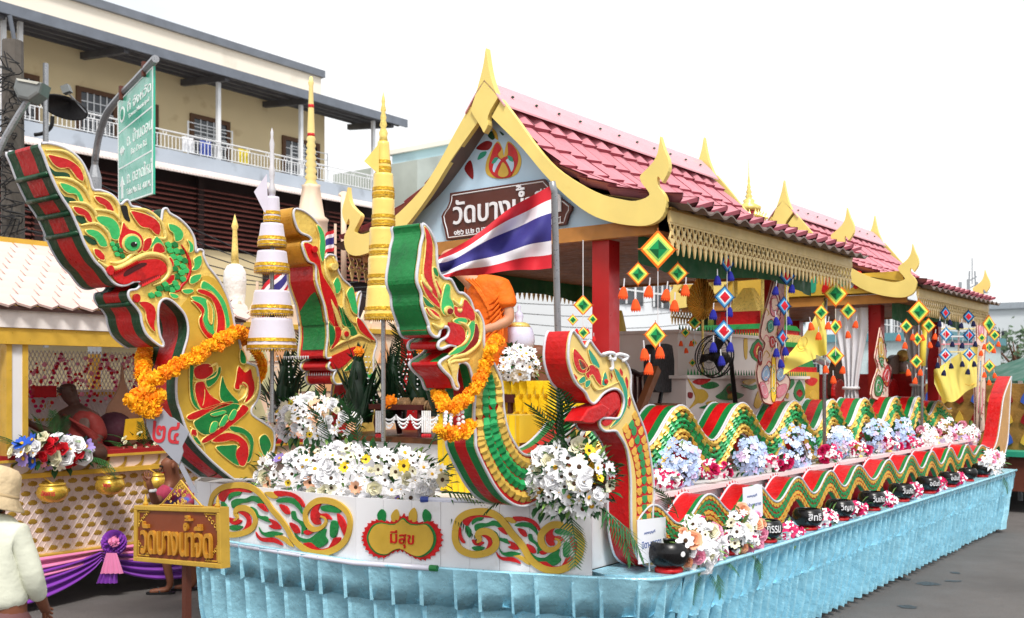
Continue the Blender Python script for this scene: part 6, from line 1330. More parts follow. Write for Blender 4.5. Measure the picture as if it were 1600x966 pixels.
chatra('gold tiered umbrella with tall spire beside the front gable', 7.25, 599, [(9, 12, 222, 268), (15, 17, 272, 308), (17, 18, 311, 352), (21, 22, 357, 400), (23, 24, 402, 446), (25, 29, 448, 498)], 690, [(7, 222), (6, 214), (7, 208), (4, 200), (6, 196), (4, 188), (5, 184), (3, 176), (4.5, 172), (2.5, 164), (3, 158), (1.5, 150), (0, 143)], GSAT, [(592, 225), (569, 252), (592, 273)])
# ================================================================== national flag and yellow flags
FB_, FRd, FWh = M('flag_blue', (56, 52, 128), .7, 0, .08, 4), M('flag_red', (206, 34, 48), .7, 0, .08, 4), M('flag_white', (236, 232, 238), .7, 0, .05, 4)
fg = root('national_flag', 'striped red white and blue flag flying from a grey pole before the gable', 'flag', W(5.33, 3.72, 1.29))
mb = MB(); mb.tube([W(5.33, 3.72, 1.29), onT(3.72, 876, 680), onT(3.72, 866, 300), onT(3.72, 862.5, 284)], .022, 10); mb.build('pole', STEEL, fg, True)
Yf = onT(3.72, 864, 350).y; nU, nV = 36, 12; vs = []
tope = cr_([(861, 290), (835, 303), (800, 325), (765, 350), (730, 375), (700, 394), (684, 402)], 6, False); bote = cr_([(862, 419), (835, 421), (800, 424), (765, 427), (730, 430), (705, 434), (684, 436)], 6, False)
for i in range(nU + 1):
    for j in range(nV + 1):
        p = tope[i].lerp(bote[i], j / nV); f = i / nU; w_ = math.sin(f * 13 - j * .55) * .055 + math.sin(f * 27 + j * .4) * .018 + .03 * math.sin(j * .9 - f * 6); vs.append(onY(Yf + (w_ * min(1, f * 4)) + .16 * f, p.x, p.y + 1.6 * math.sin(f * 13 - j * .5) * min(1, f * 5)))
rows_m = [0, 0, 1, 1, 2, 2, 2, 2, 1, 1, 0, 0]
obj('flag_cloth', vs, [(i * (nV + 1) + j, i * (nV + 1) + j + 1, (i + 1) * (nV + 1) + j + 1, (i + 1) * (nV + 1) + j) for i in range(nU) for j in range(nV)], [FRd, FWh, FB_], fg, True, [rows_m[j] for i in range(nU) for j in range(nV)])
YFL = M('yellow_flag_cloth', (246, 222, 78), .7, 0, .06, 4, sheen=.2); OFAINT = M('faint_orange_print', (226, 178, 60), .8)
def cloth_flag(label, t, quad, pole, n=16):
    """quad: top/bottom pixel edges from hoist to fly"""
    o = root('yellow_flag', label, 'flag', onT(t, *pole[0]), 'yellow flags on the float'); mb = MB(); mb.tube([onT(t, *p) for p in pole], .018, 8); mb.build('pole', STEEL, o, True)
    a = cr_(quad[0], 6, False); b = cr_(quad[1], 6, False); m = min(len(a), len(b)); vs = []
    for i in range(m):
        for j in range(n + 1): p = a[i].lerp(b[i], j / n); vs.append(onT(t - .02 + .03 * math.sin(i * .5 + j * .3), p.x, p.y))
    return o, obj('flag_cloth', vs, [(i * (n + 1) + j, i * (n + 1) + j + 1, (i + 1) * (n + 1) + j + 1, (i + 1) * (n + 1) + j) for i in range(m - 1) for j in range(n)], YFL, o, True)
f1, c1_ = cloth_flag('yellow flag drooping left from the first grey pole on the shelf', 3.7, ([(1291, 466), (1280, 482), (1262, 515), (1240, 545), (1226, 560)], [(1292, 554), (1280, 558), (1262, 566), (1240, 576), (1224, 586)]), [(1288, 706), (1288, 565), (1290, 466)])
mb = MB(); mb.tube([onT(3.66, 1254 + 9 * math.cos(a * .4) * .6 + 0.55 * 9 * math.sin(a * .4), 536 - 9 * math.sin(a * .4) + 4 * math.cos(a * .4)) for a in range(16)], .004, 4, closed=True); mb.build('printed_emblem', OFAINT, c1_)
mb = MB(); mb.tube([onT(3.7, 1275, 560), onT(3.7, 1291, 568)], .035, 10); mb.build('clamp', STEEL, f1)
f2, c2_ = cloth_flag('large yellow flag hanging slack from the second grey pole', 3.7, ([(1528, 540), (1510, 546), (1490, 558), (1470, 572), (1459, 578)], [(1526, 604), (1510, 612), (1490, 628), (1472, 622), (1460, 600)]), [(1440, 694), (1441, 600), (1444, 500)])
mb = MB(); mb.tube([onT(3.655, 1508, 600), onT(3.655, 1515, 603), onT(3.655, 1524, 599)], .005, 4); mb.build('printed_script', OFAINT, c2_)
mb = MB(); mb.tube([onT(3.69, 1441, 572), onT(3.69, 1444, 502)], .04, 6); mb.build('furled_cloth', YFL, f2, True)
# ================================================================== yarn mobiles
YO, YY, YL_, YG, YDG = M('yarn_orange', (236, 116, 24), .9), M('yarn_yellow', (250, 226, 90), .9), M('yarn_lime', (150, 206, 100), .9), M('yarn_green', (16, 140, 76), .9), M('yarn_dark_green', (8, 92, 48), .9)
BN, BLt, BM, BWh, BRd = M('yarn_navy', (16, 34, 76), .9), M('yarn_light_blue', (96, 170, 214), .9), M('yarn_blue', (22, 92, 150), .9), M('yarn_white', (224, 230, 234), .9), M('yarn_red', (206, 26, 46), .9)
TASO = M('tassel_orange', (240, 84, 28), .9, 0, .15, 40); TASB = M('tassel_blue', (30, 34, 140), .9, 0, .15, 40); TASN = M('tassel_navy', (16, 22, 66), .9, 0, .15, 40)
def diamond_mesh(cols, stick, name='yarn_diamond'):
    mb = MB(); rad = [1.0, .84, .66, .5, .0]; hs = [.0, .03, .06, .09, .16]
    for sg in (-1, 1):
        for k in range(4):
            for q in range(4):
                a0, a1 = q * math.pi / 2, (q + 1) * math.pi / 2
                P = lambda r, a, h: Vector((r * math.cos(a), sg * h, r * math.sin(a)))
                if rad[k + 1] > 0: mb.add([P(rad[k], a0, hs[k]), P(rad[k], a1, hs[k]), P(rad[k + 1], a1, hs[k + 1]), P(rad[k + 1], a0, hs[k + 1])], [(0, 1, 2, 3) if sg < 0 else (3, 2, 1, 0)], k)
                else: mb.add([P(rad[k], a0, hs[k]), P(rad[k], a1, hs[k]), P(0, 0, hs[k + 1])], [(0, 1, 2) if sg < 0 else (2, 1, 0)], k if q % 2 else 4)
    for d in (Vector((1, 0, 0)), Vector((0, 0, 1))): mb.tube([d * -1.1, d * 1.1], .035, 4, 5)
    return mb.mesh(name, cols + [stick])
STK = M('stick', (170, 90, 40), .8)
DMO = diamond_mesh([YO, YY, YL_, YG, YDG], STK); DMB = diamond_mesh([BN, BM, BLt, BRd, BRd], BN); DMB2 = diamond_mesh([BM, BLt, BWh, BRd, BRd], BN)
def tassel_mesh(m):
    mb = MB(); mb.lathe((0, 0, 0), [(.52, -.75), (.56, -.55), (.45, -.1), (.3, .35), (.12, .55), (0, .6)], 10, 0)
    for k in range(12): a = k * .5236; mb.add([(.5 * math.cos(a), .5 * math.sin(a), -.7), (.5 * math.cos(a + .4), .5 * math.sin(a + .4), -.7), (.56 * math.cos(a + .2), .56 * math.sin(a + .2), -.95)], [(0, 1, 2)], 0)
    mb.tube([(0, 0, .5), (0, 0, 1.5)], .07, 4, 1); return mb.mesh('tassel', [m, WHITEP])
TSO, TSB, TSN, TSR = tassel_mesh(TASO), tassel_mesh(TASB), tassel_mesh(TASN), tassel_mesh(M('tassel_red', (206, 36, 36), .9, 0, .15, 40))
def mobile(label, t, ds, ts, dm, tm, tr, ztop, grp):
    x0 = ds[0][0]; k = onT(t, x0, 500).y / F; tp = onT(t, x0, ds[0][1]); o = root('yarn_mobile', label, 'yarn mobile', onT(t, x0, max([d[1] for d in ds] + [q[1] for q in ts]) + 8), grp)
    mb = MB(); mb.tube([Vector((tp.x, tp.y, ztop)), onT(t, x0, max(d[1] for d in ds))], .003, 4); mb.build('string', WHITEP, o)
    for i, d in enumerate(ds):
        yaw = d[3] if len(d) > 3 else 0.1; y = math.atan2(0, 1) + yaw; m = dm[i % len(dm)]
        inst(m, 'yarn_diamond', Matrix.Translation(onT(t + .012 * (i % 3), d[0], d[1])) @ Matrix.Rotation(y, 4, 'Z') @ Matrix.Diagonal((d[2] * k / max(.6, math.cos(yaw)) * math.cos(yaw) ** 0, d[2] * k, d[2] * k * 1.06, 1)), o)
    for i, (x, y) in enumerate(ts): inst(tm, 'tassel', Matrix.Translation(onT(t - .01 * (i % 3), x, y)) @ Matrix.Rotation(random.uniform(-.15, .15), 4, 'Y') @ Matrix.Diagonal((tr * k * 1.25, tr * k * 1.25, tr * k * 1.2, 1)), o)
G1_, G2_ = 'orange and green yarn mobiles', 'blue yarn mobiles'
mobile('large orange and green yarn mobile at the front corner of the fretwork', 3.6, [(1028, 390, 29), (997, 428, 17), (1059, 427, 17), (1024, 524, 20, .7)], [(974, 456), (993, 475), (1014, 454), (1041, 459), (1054, 476), (1071, 452), (1007, 552), (1031, 549), (1014, 574)], [DMO], TSO, 11, 3.05, G1_)
mobile('small yarn mobile hanging deep inside the front pavilion beside the gold leaf fan', 4.6, [(1085, 504, 11.5), (1071, 520, 7.5), (1084, 536, 6, .6), (1082, 567, 6)], [(1064, 536), (1080, 536), (1072, 547)], [DMO], TSO, 5, 3.15, G1_)
mobile('orange and green yarn mobile at the fretwork end before the first yellow flag', 3.6, [(1305.7, 459, 20), (1283, 488.5, 12), (1325, 486, 14), (1305, 511, 12, .5), (1305, 556, 15)], [(1267, 509), (1279, 524), (1294, 508), (1311, 506), (1325, 522), (1337, 506), (1290, 576), (1317, 577), (1302, 592)], [DMO], TSO, 7.2, 3.1, G1_)
mobile('orange and green yarn mobile at the front corner of the rear pavilion', 3.5, [(1435.6, 487, 18), (1416, 510, 10.5), (1451, 509, 12), (1433, 530, 10.5, .4), (1432, 565, 11)], [(1404, 527), (1414, 539), (1426, 526), (1441, 527), (1453, 538), (1461, 525), (1419, 581), (1438, 581), (1430, 594)], [DMO], TSO, 6, 2.95, G1_)
mobile('orange and green yarn mobile at the rear end of the rear pavilion', 3.5, [(1545, 507, 15, .6), (1554, 524, 9), (1534, 528, 7), (1545.6, 543, 9.5), (1545.6, 572, 10.5)], [(1560, 537), (1538, 541), (1533, 551), (1553, 547), (1538, 585), (1554, 586), (1545.6, 597)], [DMO], TSO, 5, 2.95, G1_)
mobile('small green yarn mobile with red tassels beside the front red post', 4.05, [(911, 477, 15.5), (895, 500, 8.5, .4), (926, 499, 8.5, .5), (911.5, 520, 10)], [(901, 517), (918, 517), (928, 529)], [DMO], TSR, 5, 3.1, G1_)
mobile('blue yarn mobile of three diamonds before the gold leaf fan', 3.6, [(1136, 411, 15, .7), (1132, 464.5, 17, .3), (1131, 517.5, 17)], [(1121, 437), (1141, 430), (1114.5, 490), (1140, 486), (1114.5, 541), (1141, 541), (1127, 562)], [DMB, DMB2, DMB2], TSB, 9, 3.1, G2_)
mobile('blue yarn mobile of three diamonds before the painted angel board', 3.6, [(1229, 431, 15, .3), (1225, 478, 15, .7), (1222.5, 528, 14, .9)], [(1212, 453), (1237.5, 450), (1213, 501), (1232, 500), (1213, 550), (1227, 548), (1220, 567)], [DMB, DMB, DMB], TSB, 8, 3.1, G2_)
mobile('blue yarn mobile left above the large yellow flag', 3.5, [(1477, 489, 10.6, .5), (1478, 522.6, 11.6), (1477, 555, 11.6)], [(1484, 503), (1468, 505), (1488, 537), (1465.5, 537), (1465, 570), (1486, 571), (1475, 582)], [DMB, DMB2, DMB2], TSN, 5.5, 2.95, G2_)
mobile('blue yarn mobile right above the large yellow flag', 3.5, [(1513, 495, 10.6), (1514, 524, 10.6), (1514.5, 554, 10.6)], [(1502, 508), (1521, 505), (1503.5, 539), (1524, 537), (1503.5, 568), (1522, 568), (1512.5, 580)], [DMB, DMB, DMB2], TSN, 5.5, 2.95, G2_)
# ================================================================== inside the front pavilion
def strip_leaves(parent, a, b, n, m, sc=.05):
    for i in range(n): p = Vector(a).lerp(Vector(b), (i + .5) / n); inst(m, 'leaf_point', Matrix.Translation(p) @ RU @ Matrix.Diagonal((sc, sc, sc, 1)), parent)
lp = MB(); lp.add([(-.45, 0, 0), (0, -.12, .3), (.45, 0, 0), (0, .05, 1.1)], [(0, 1, 3), (1, 2, 3), (0, 3, 2), (0, 2, 1)]); LPG = lp.mesh('leaf_point', GREEN); LPY = lp.mesh('leaf_point', PETY)
ALT = M('painted_altar_board', (224, 214, 208), .5, 0, .05, 3)
at = root('altar_table', 'long white altar table painted with gold and green motifs inside the front pavilion', 'table', W(9.9, 4.9, 1.34))
mb = MB(); mb.bst(8.45, 11.3, 4.45, 5.6, 1.34, 2.12); mb.build('lower_tier', ALT, at); mb = MB(); mb.bst(8.4, 11.35, 4.41, 5.6, 2.12, 2.15); mb.build('lower_top', ALT, at)
mb = MB(); mb.bst(8.85, 11.1, 4.75, 5.6, 2.15, 2.56); mb.build('upper_tier', ALT, at); mb = MB(); mb.bst(8.8, 11.15, 4.71, 5.6, 2.56, 2.59); mb.build('upper_top', ALT, at)
strip_leaves(at, W(8.42, 4.43, 2.152), W(11.3, 4.43, 2.152), 46, LPG, .055); strip_leaves(at, W(8.82, 4.73, 2.592), W(11.1, 4.73, 2.592), 36, LPG, .055); strip_leaves(at, W(8.47, 4.44, 1.55), W(11.3, 4.44, 1.55), 50, LPG, .05)
PTA = PT(4.45); aa = crop(1040, 410, 3.863)
for c, pts in ((OCHRE, [(130, 700), (180, 760), (230, 770), (255, 810), (220, 850), (190, 850), (140, 885), (175, 830), (170, 790)]), (RED, [(160, 720), (220, 695), (270, 705), (240, 730), (200, 740)]), (GREEN, [(210, 745), (280, 720), (320, 745), (260, 765)]), (DRED, [(135, 785), (160, 790), (155, 820), (135, 815)]), (OCHRE, [(240, 850), (290, 835), (330, 860), (280, 880)]), (GREEN, [(200, 880), (260, 860), (300, 885)]),
               (GREEN, [(300, 810), (340, 780), (385, 730), (420, 780), (470, 800), (420, 830), (340, 830)]), (RED, [(360, 770), (385, 745), (410, 780), (385, 800)]), (OCHRE, [(370, 800), (400, 790), (410, 825), (375, 825)]), (OCHRE, [(460, 720), (520, 700), (560, 705), (500, 740)]), (GREEN, [(450, 740), (520, 745), (560, 730), (530, 770)]), (OCHRE, [(530, 860), (560, 770), (590, 800), (560, 880)]),
               (GREEN, [(770, 790), (805, 710), (840, 790), (805, 840)]), (RED, [(785, 790), (805, 765), (825, 790), (805, 815)]), (GREEN, [(725, 760), (760, 700), (775, 730), (745, 770)]), (OCHRE, [(870, 790), (890, 770), (915, 800), (900, 830), (870, 815)]), (RED, [(840, 715), (880, 695), (915, 710), (890, 745), (860, 740)]), (OCHRE, [(715, 800), (740, 790), (735, 825)])):
    plate('painted_motif', cr_([PTA(p) for p in aa(pts)], 3), -V, .001, .008, c, at)
PTB = PT(4.75)
for c, pts in ((GREEN, [(505, 540), (555, 460), (600, 540), (550, 600)]), (RED, [(525, 540), (555, 480), (585, 540), (550, 585)]), (GOLDR, [(540, 540), (555, 505), (570, 540), (553, 565)]), (OCHRE, [(470, 470), (492, 455), (490, 580), (474, 570)])): plate('painted_motif', cr_([PTB(p) for p in aa(pts)], 2), -V, .001 + .003 * (c is RED) + .006 * (c is GOLDR), .006 + .003 * (c is RED) + .006 * (c is GOLDR), c, at)
# tower shrine in the gap between the pavilions
ts = root('spired_shrine', 'red green and gold tiered shrine whose thin spire rises between the roofs', 'shrine', W(11.45, 5.2, 1.5)); q0 = W(11.45, 5.2, 0)
def sq(name, w0, w1, z0, z1, m, par=ts):
    mb = MB(); a = [q0 + U * (x * w0) + V * (y * w0) + Z * z0 for x, y in ((-1, -1), (1, -1), (1, 1), (-1, 1))] + [q0 + U * (x * w1) + V * (y * w1) + Z * z1 for x, y in ((-1, -1), (1, -1), (1, 1), (-1, 1))]
    mb.add(a, [(3, 2, 1, 0), (4, 5, 6, 7), (0, 1, 5, 4), (1, 2, 6, 5), (2, 3, 7, 6), (3, 0, 4, 7)]); return mb.build(name, m, par)
zz = 1.5
for k, (w0, w1, h, m) in enumerate([(.62, .62, .7, OCHRE), (.60, .60, .06, RED), (.58, .56, .08, GREEN), (.55, .52, .07, GOLDR), (.5, .5, .08, DRED), (.52, .48, .06, GREEN), (.46, .46, .09, GOLDR), (.44, .44, .05, RED), (.46, .42, .06, GREEN)]): sq('plinth_step', w0, w1, zz, zz + h, m); zz += h
for x in (-1, 1):
    for y in (-1, 1): mb = MB(); p = q0 + U * (.33 * x) + V * (.33 * y); mb.tube([p + Z * zz, p + Z * 3.45], [.035, .028], 8); mb.build('column', GOLDR, ts, True)
sq('seat', .26, .24, zz, zz + .16, RED); sq('throne_back', .2, .05, zz + .16, 3.2, GOLDR)
zr = 3.45; wr = .5
for k in range(6):
    sq('roof_tier', wr, wr * .8, zr, zr + .07, DRED); sq('roof_lip', wr * 1.08, wr * 1.02, zr - .025, zr, GOLDR)
    for x, y in ((-1, -1), (1, -1), (1, 1), (-1, 1), (0, -1), (-1, 0), (-.5, -1), (.5, -1), (-1, .5), (-1, -.5)):
        p = q0 + U * (x * wr * 1.05) + V * (y * wr * 1.05) + Z * zr; mb = MB(); mb.lathe(p, [(.022, 0), (.026, .02), (.012, .05), (0, .09)], 6); mb.build('antefix', GOLDR, ts)
    zr += .115; wr *= .78
mb = MB(); mb.lathe(q0, [(.13, zr - .03), (.15, zr + .02), (.06, zr + .07), (.07, zr + .1), (.03, zr + .13), (.045, zr + .15), (.025, zr + .18), (.035, zr + .2), (.018, zr + .24), (.024, zr + .26), (.012, zr + .3), (.016, zr + .33), (.006, zr + .4), (.003, 4.72), (0, 4.73)], 10); mb.build('spire', GOLDR, ts, True)
# gold leaf-shaped fan
gf = root('ceremonial_fan', 'gold pleated leaf-shaped ceremonial fan on a stick behind the blue mobile', 'fan', onT(4.55, 1098, 600)); FOIL = M('gold_foil', (232, 184, 84), .34, .25, .2, 10)
olp = cr_([(1098, 424), (1106, 440), (1116, 458), (1117, 475), (1110, 492), (1098, 500), (1085, 494), (1074, 478), (1075, 458), (1086, 440)], 6); fc = onT(4.55, 1098, 486); vs = [fc - V * .02]
for k, p in enumerate(olp): vs.append(onT(4.55 - (.03 if k % 2 else 0), p.x, p.y))
n = len(olp); obj('leaf', vs + [v + V * .004 for v in vs], [(0, 1 + i, 1 + (i + 1) % n) for i in range(n)] + [(n + 1, n + 2 + (i + 1) % n, n + 2 + i) for i in range(n)], FOIL, gf)
mb = MB(); mb.lathe(Vector((0, 0, 0)), [(.04, -.01), (.045, 0), (.02, .012), (0, .02)], 14); o = mb.build('boss', FOIL, gf); o.data.transform(Matrix.Translation(fc - gf.location - V * .03) @ Matrix.Rotation(R(90), 4, 'X'))
mb = MB(); mb.tube([fc, onT(4.55, 1098, 600)], .012, 8); mb.build('stick', GOLDR, gf)
# electric fan
ef = root('electric_fan', 'black pedestal electric fan with wire cage inside the front pavilion', 'fan', onT(4.3, 1150, 640)); fcn = onT(4.3, 1116, 557)
fn_ = Vector((-.75, -.62, .12)).normalized(); fx = fn_.cross(Z).normalized(); fy = fx.cross(fn_); BKM = M('black_plastic', (24, 24, 26), .4)
mb = MB()
for rr, off in ((.2, 0), (.19, .045), (.19, -.045), (.13, .06), (.07, .065)): mb.tube([fcn + fn_ * off + (fx * math.cos(k * .2618) + fy * math.sin(k * .2618)) * rr for k in range(24)], .0065 if rr > .15 else .003, 4, closed=True)
for k in range(40): a = k * .157; d = fx * math.cos(a) + fy * math.sin(a); mb.tube([fcn + fn_ * .065 + d * .03, fcn + fn_ * .045 + d * .15, fcn + d * .2], .0018, 3)
mb.build('cage', BKM, ef)
for k in range(3):
    a = k * 2.094; d = fx * math.cos(a) + fy * math.sin(a); e = fn_.cross(d); bl_ = MB(); bl_.add([fcn + d * .03 + e * .02, fcn + d * .16 + e * .08 + fn_ * .02, fcn + d * .17 - e * .02 - fn_ * .01, fcn + d * .04 - e * .03], [(0, 1, 2, 3)]); bl_.build('blade', BKM, ef)
mb = MB(); mb.tube([fcn + fn_ * .03, fcn - fn_ * .16], [.05, .06], 10); mb.build('motor', BKM, ef, True); mb = MB(); mb.tube([fcn - fn_ * .14, onT(4.35, 1142, 560), onT(4.3, 1150, 640)], [.03, .022, .025], 8); mb.build('stand', BKM, ef, True)
# black padded chair with wooden arm
chr_ = root('padded_chair', 'black padded chair with slanting wooden arm behind the step corner naga', 'chair', onT(4.6, 1035, 690) * 1); t5 = 4.6
bo = cr_([onT(t5, *p) for p in [(1022, 545), (1030, 538), (1046, 538), (1053, 546), (1053, 605), (1048, 613), (1026, 612), (1021, 604)]], 3); plate('backrest', bo, -V, -.1, .0, M('black_vinyl', (34, 34, 36), .45, bump=.2), chr_, bev=.02)
WD2 = M('reddish_wood', (122, 74, 44), .5, 0, .2, 6)
mb = MB(); a, b = onT(t5 - .14, 1026, 576), onT(t5 - .14, 998, 645); d = (b - a); mb.box((a + b) / 2, d / 2, V * .03, d.cross(V).normalized() * .035); mb.build('arm', WD2, chr_)
mb = MB(); p = onT(t5, 1028, 634); mb.box(p, U * .18, V * .14, Z * .02); mb.build('seat_board', WD2, chr_)
for dx in (-.14, .14):
    for dt in (-.1, .1): mb = MB(); q = p + U * dx + V * dt; mb.tube([Vector((q.x, q.y, 1.345)), q], .02, 6); mb.build('leg', WD2, chr_)
mb = MB(); mb.tube([onT(t5, 1030, 632), onT(t5 + .02, 1034, 612)], .02, 6); mb.build('back_support', BKM, chr_)
wc = root('spindle_chair', 'brown wooden spindle-back chair beside the front red post', 'chair', onT(4.9, 998, 690))
for px in (984, 992, 1000, 1008): mb = MB(); mb.tube([onT(4.9, px, 640), onT(4.9, px, 615), onT(4.9, px, 585)], [.014, .022, .014], 7); mb.build('spindle', DW, wc, True)
mb = MB(); mb.tube(cr_([onT(4.9, 979, 588), onT(4.9, 986, 580), onT(4.9, 1000, 586), (onT(4.9, 1014, 582))], 4, False), .026, 7); mb.build('top_rail', DW, wc, True); mb = MB(); p = onT(4.95, 998, 645); mb.box(p, U * .24, V * .2, Z * .025); mb.build('seat', DW, wc)
for dx in (-.2, .2):
    for dt in (-.16, .16): mb = MB(); q = p + U * dx + V * dt; mb.tube([Vector((q.x, q.y, 1.345)), q], .02, 6); mb.build('leg', DW, wc)
yd = cr_([onT(5.6, *p) for p in [(969, 485), (978, 520), (984, 560), (978, 575), (968, 560)]], 4); plate('yellow_drape', yd, -V, -.01, .01, YCL); o = bpy.data.objects['yellow_drape']; base_origin(o); tag(o, 'narrow yellow cloth hanging beside the front red post', 'cloth')
# painted angel boards
ANG = M('angel_pink_cream', (236, 206, 190), .5, 0, .08, 10); APK, ABL = M('angel_pink', (226, 136, 150), .5), M('angel_blue', (140, 172, 206), .5)
def angel(label, t, ol, dets):
    a_r = root('angel_board', label, 'painted board', onT(t, *max(ol, key=lambda p: p[1])), 'painted angel boards'); PLN = PT(t); plate('board', cr_([onT(t, *p) for p in ol], 3), -V, -.018, 0, ANG, a_r)
    mb = MB(); mb.tube([onT(t, *p) - V * .002 for p in cr_(ol, 3)], .006, 4, closed=True); mb.build('dark_outline', DRED, a_r)
    for k, (m, pts) in enumerate(dets):
        o = plate('painted_shape', cr_([onT(t, *p) for p in pts], 3), -V, .001, .004 + .0012 * (k % 5), m, a_r)
        c = sum((Vector(p) for p in pts), Vector((0, 0))) / len(pts)
        for f in (.98, .55): mb = MB(); mb.tube([onT(t, *(c + (q - c) * f)) - V * .006 for q in cr_([Vector(p) for p in pts], 3)], .0035, 4, closed=True); mb.build('painted_line', (DRED, WHITEP)[f < .6], o)
    x0, x1 = min(p[0] for p in ol), max(p[0] for p in ol); y0, y1 = min(p[1] for p in ol), max(p[1] for p in ol)
    for k in range(18):
        f = .2 + .75 * k / 18; xc = (x0 + x1) / 2 + (x1 - x0) * .2 * math.sin(k * 2.4); y = y0 + (y1 - y0) * f; r = (x1 - x0) * .13
        line(PLN, [(xc - r, y + r * .5), (xc - r * .2, y - r), (xc + r * .6, y + r * .2), (xc + r * .1, y + r * .7)], .0045, (RED, TEAL, OCHRE, APK)[k % 4], a_r, off=.003, nm='painted_line', n=3)
angel('cut-out painted angel with pink and blue wings at the middle posts', 4.02, [(1209.6, 433), (1209.6, 433), (1203, 459), (1195, 488), (1187.6, 524), (1195, 537), (1189, 555), (1182, 581), (1187.6, 612), (1195, 630), (1218.6, 630), (1231.6, 607), (1233, 591), (1221, 576), (1218.6, 555), (1221, 534), (1213.5, 524), (1218.6, 495), (1218.6, 472), (1216, 459)],
      [(APK, [(1204, 465), (1212, 462), (1216, 480), (1210, 495), (1203, 488)]), (ABL, [(1190, 580), (1198, 570), (1203, 585), (1197, 596), (1190, 592)]), (ABL, [(1214, 578), (1222, 575), (1226, 588), (1218, 596), (1212, 590)]), (APK, [(1186, 600), (1194, 598), (1200, 618), (1192, 622)]), (APK, [(1214, 605), (1228, 600), (1226, 614), (1214, 622)]), (PETY, [(1205, 560), (1211, 560), (1212, 622), (1204, 622)]), (RED, [(1202, 528), (1208, 526), (1211, 540), (1204, 543)]), (DRED, [(1184, 545), (1190, 545), (1189, 570), (1184, 566)]), (TEAL, [(1198, 505), (1206, 500), (1208, 515), (1200, 520)]), (M('skin_cream', (240, 204, 182), .5), [(1205, 468), (1213, 468), (1213, 482), (1206, 484)])])
angel('green and gold cut-out board with red flames at the rear pavilion', 4.02, [(1376, 512), (1376, 512), (1370, 545), (1368, 560), (1372, 575), (1364, 600), (1363, 622), (1386, 624), (1388, 600), (1393, 575), (1384, 565), (1384, 545)], [(RED, [(1378, 590), (1386, 570), (1391, 580), (1386, 605)]), (GREEN, [(1366, 600), (1372, 585), (1380, 600), (1376, 618), (1367, 618)]), (OCHRE, [(1372, 530), (1378, 530), (1381, 560), (1373, 560)]), (GREEN, [(1372, 560), (1380, 560), (1378, 575)])])
angel('pale pink cut-out angel at the rear end of the float', 3.9, [(1533, 490), (1533, 490), (1526, 505), (1526, 530), (1522, 560), (1524, 640), (1524, 672), (1538, 672), (1538, 640), (1540, 600), (1538, 560), (1542, 520), (1540, 500)], [(APK, [(1529, 505), (1536, 505), (1536, 525), (1529, 525)]), (ABL, [(1527, 570), (1534, 565), (1536, 590), (1528, 595)]), (APK, [(1527, 610), (1534, 605), (1535, 640), (1528, 645)])])
# carved seats, red cushion and green coil in the rear pavilion
BRC = M('carved_brown', (88, 66, 52), .6, 0, .3, 16, bump=.5, bscale=24)
for k, px in enumerate((1318, 1402)):
    cs = root('carved_armchair', ['dark carved armchair left of the white curtain', 'dark carved armchair behind the flame board'][k], 'chair', W(13 + 1.1 * k, 4.8, 1.34), 'carved armchairs')
    plate('backrest', cr_([onT(4.75, *p) for p in [(px - 13, 625), (px - 15, 585), (px - 8, 560), (px + 4, 555), (px + 13, 570), (px + 15, 625)]], 4), -V, -.08, 0, BRC, cs, bev=.02); c = onT(4.9, px, 622); mb = MB(); mb.box(Vector((c.x, c.y, 1.6)), U * .3, V * .25, Z * .26); mb.build('seat', BRC, cs)
    plate('cushion', cr_([onT(4.66, *p) for p in [(px - 12, 626), (px - 12, 600), (px - 4, 592), (px + 2, 600), (px + 4, 626)]], 3), -V, -.05, 0, RED, cs, bev=.02)
gcn = root('green_coil_figure', 'stacked green and white coil figure in the rear pavilion', 'figure', onT(4.7, 1418, 645))
for k in range(5):
    c = onT(4.7, 1416 + 2 * (k % 2), 556 + 17 * k); mb = MB(); a = c - U * .16; b = c + U * .16
    mb.tube([a, b], .085, 14); mb.build('coil', LGREEN if k % 2 else GREEN, gcn, True)
    mb = MB(); mb.tube([a - U * .02, a], .09, 14); mb.build('coil_rim', WHITEP if k % 2 else GOLDR, gcn, True)
rp = MB(); rp.bst(15.45, 15.5, 4.3, 6.0, 1.34, 2.2); rp.thing('red_screen', RED, 'plain red screen closing the rear pavilion end', 'screen')
# white papers and long poles at the rear
for k, (px, t_) in enumerate(((1527, 3.75), (1532, 3.8))):
    mb = MB(); mb.tube([onT(t_, px - 3, 690), onT(t_, px + 4, 540)], .015, 8); mb.thing('bare_pole', M('bleached_pole', (206, 186, 160), .7), ['bleached wooden pole left of the pair at the rear angel', 'bleached wooden pole right of the pair at the rear angel'][k], 'pole', True, 'rear poles')
shl = root('offering_rack', 'white and pink offering rack with many thin shelves behind the blue mobiles', 'rack', onT(5.2, 1495, 640))
for k in range(9): a, b = onT(5.2, 1474, 490 + 12 * k), onT(5.2, 1522, 490 + 12 * k); mb = MB(); mb.box((a + b) / 2, (b - a) / 2, V * .12, Z * .012); mb.build('shelf', [WHITEP, APK, GOLDR][k % 3], shl)
for px in (1475, 1498, 1521): mb = MB(); mb.tube([onT(5.2, px, 640), onT(5.2, px, 482)], .02, 6); mb.build('upright', WHITEP, shl)
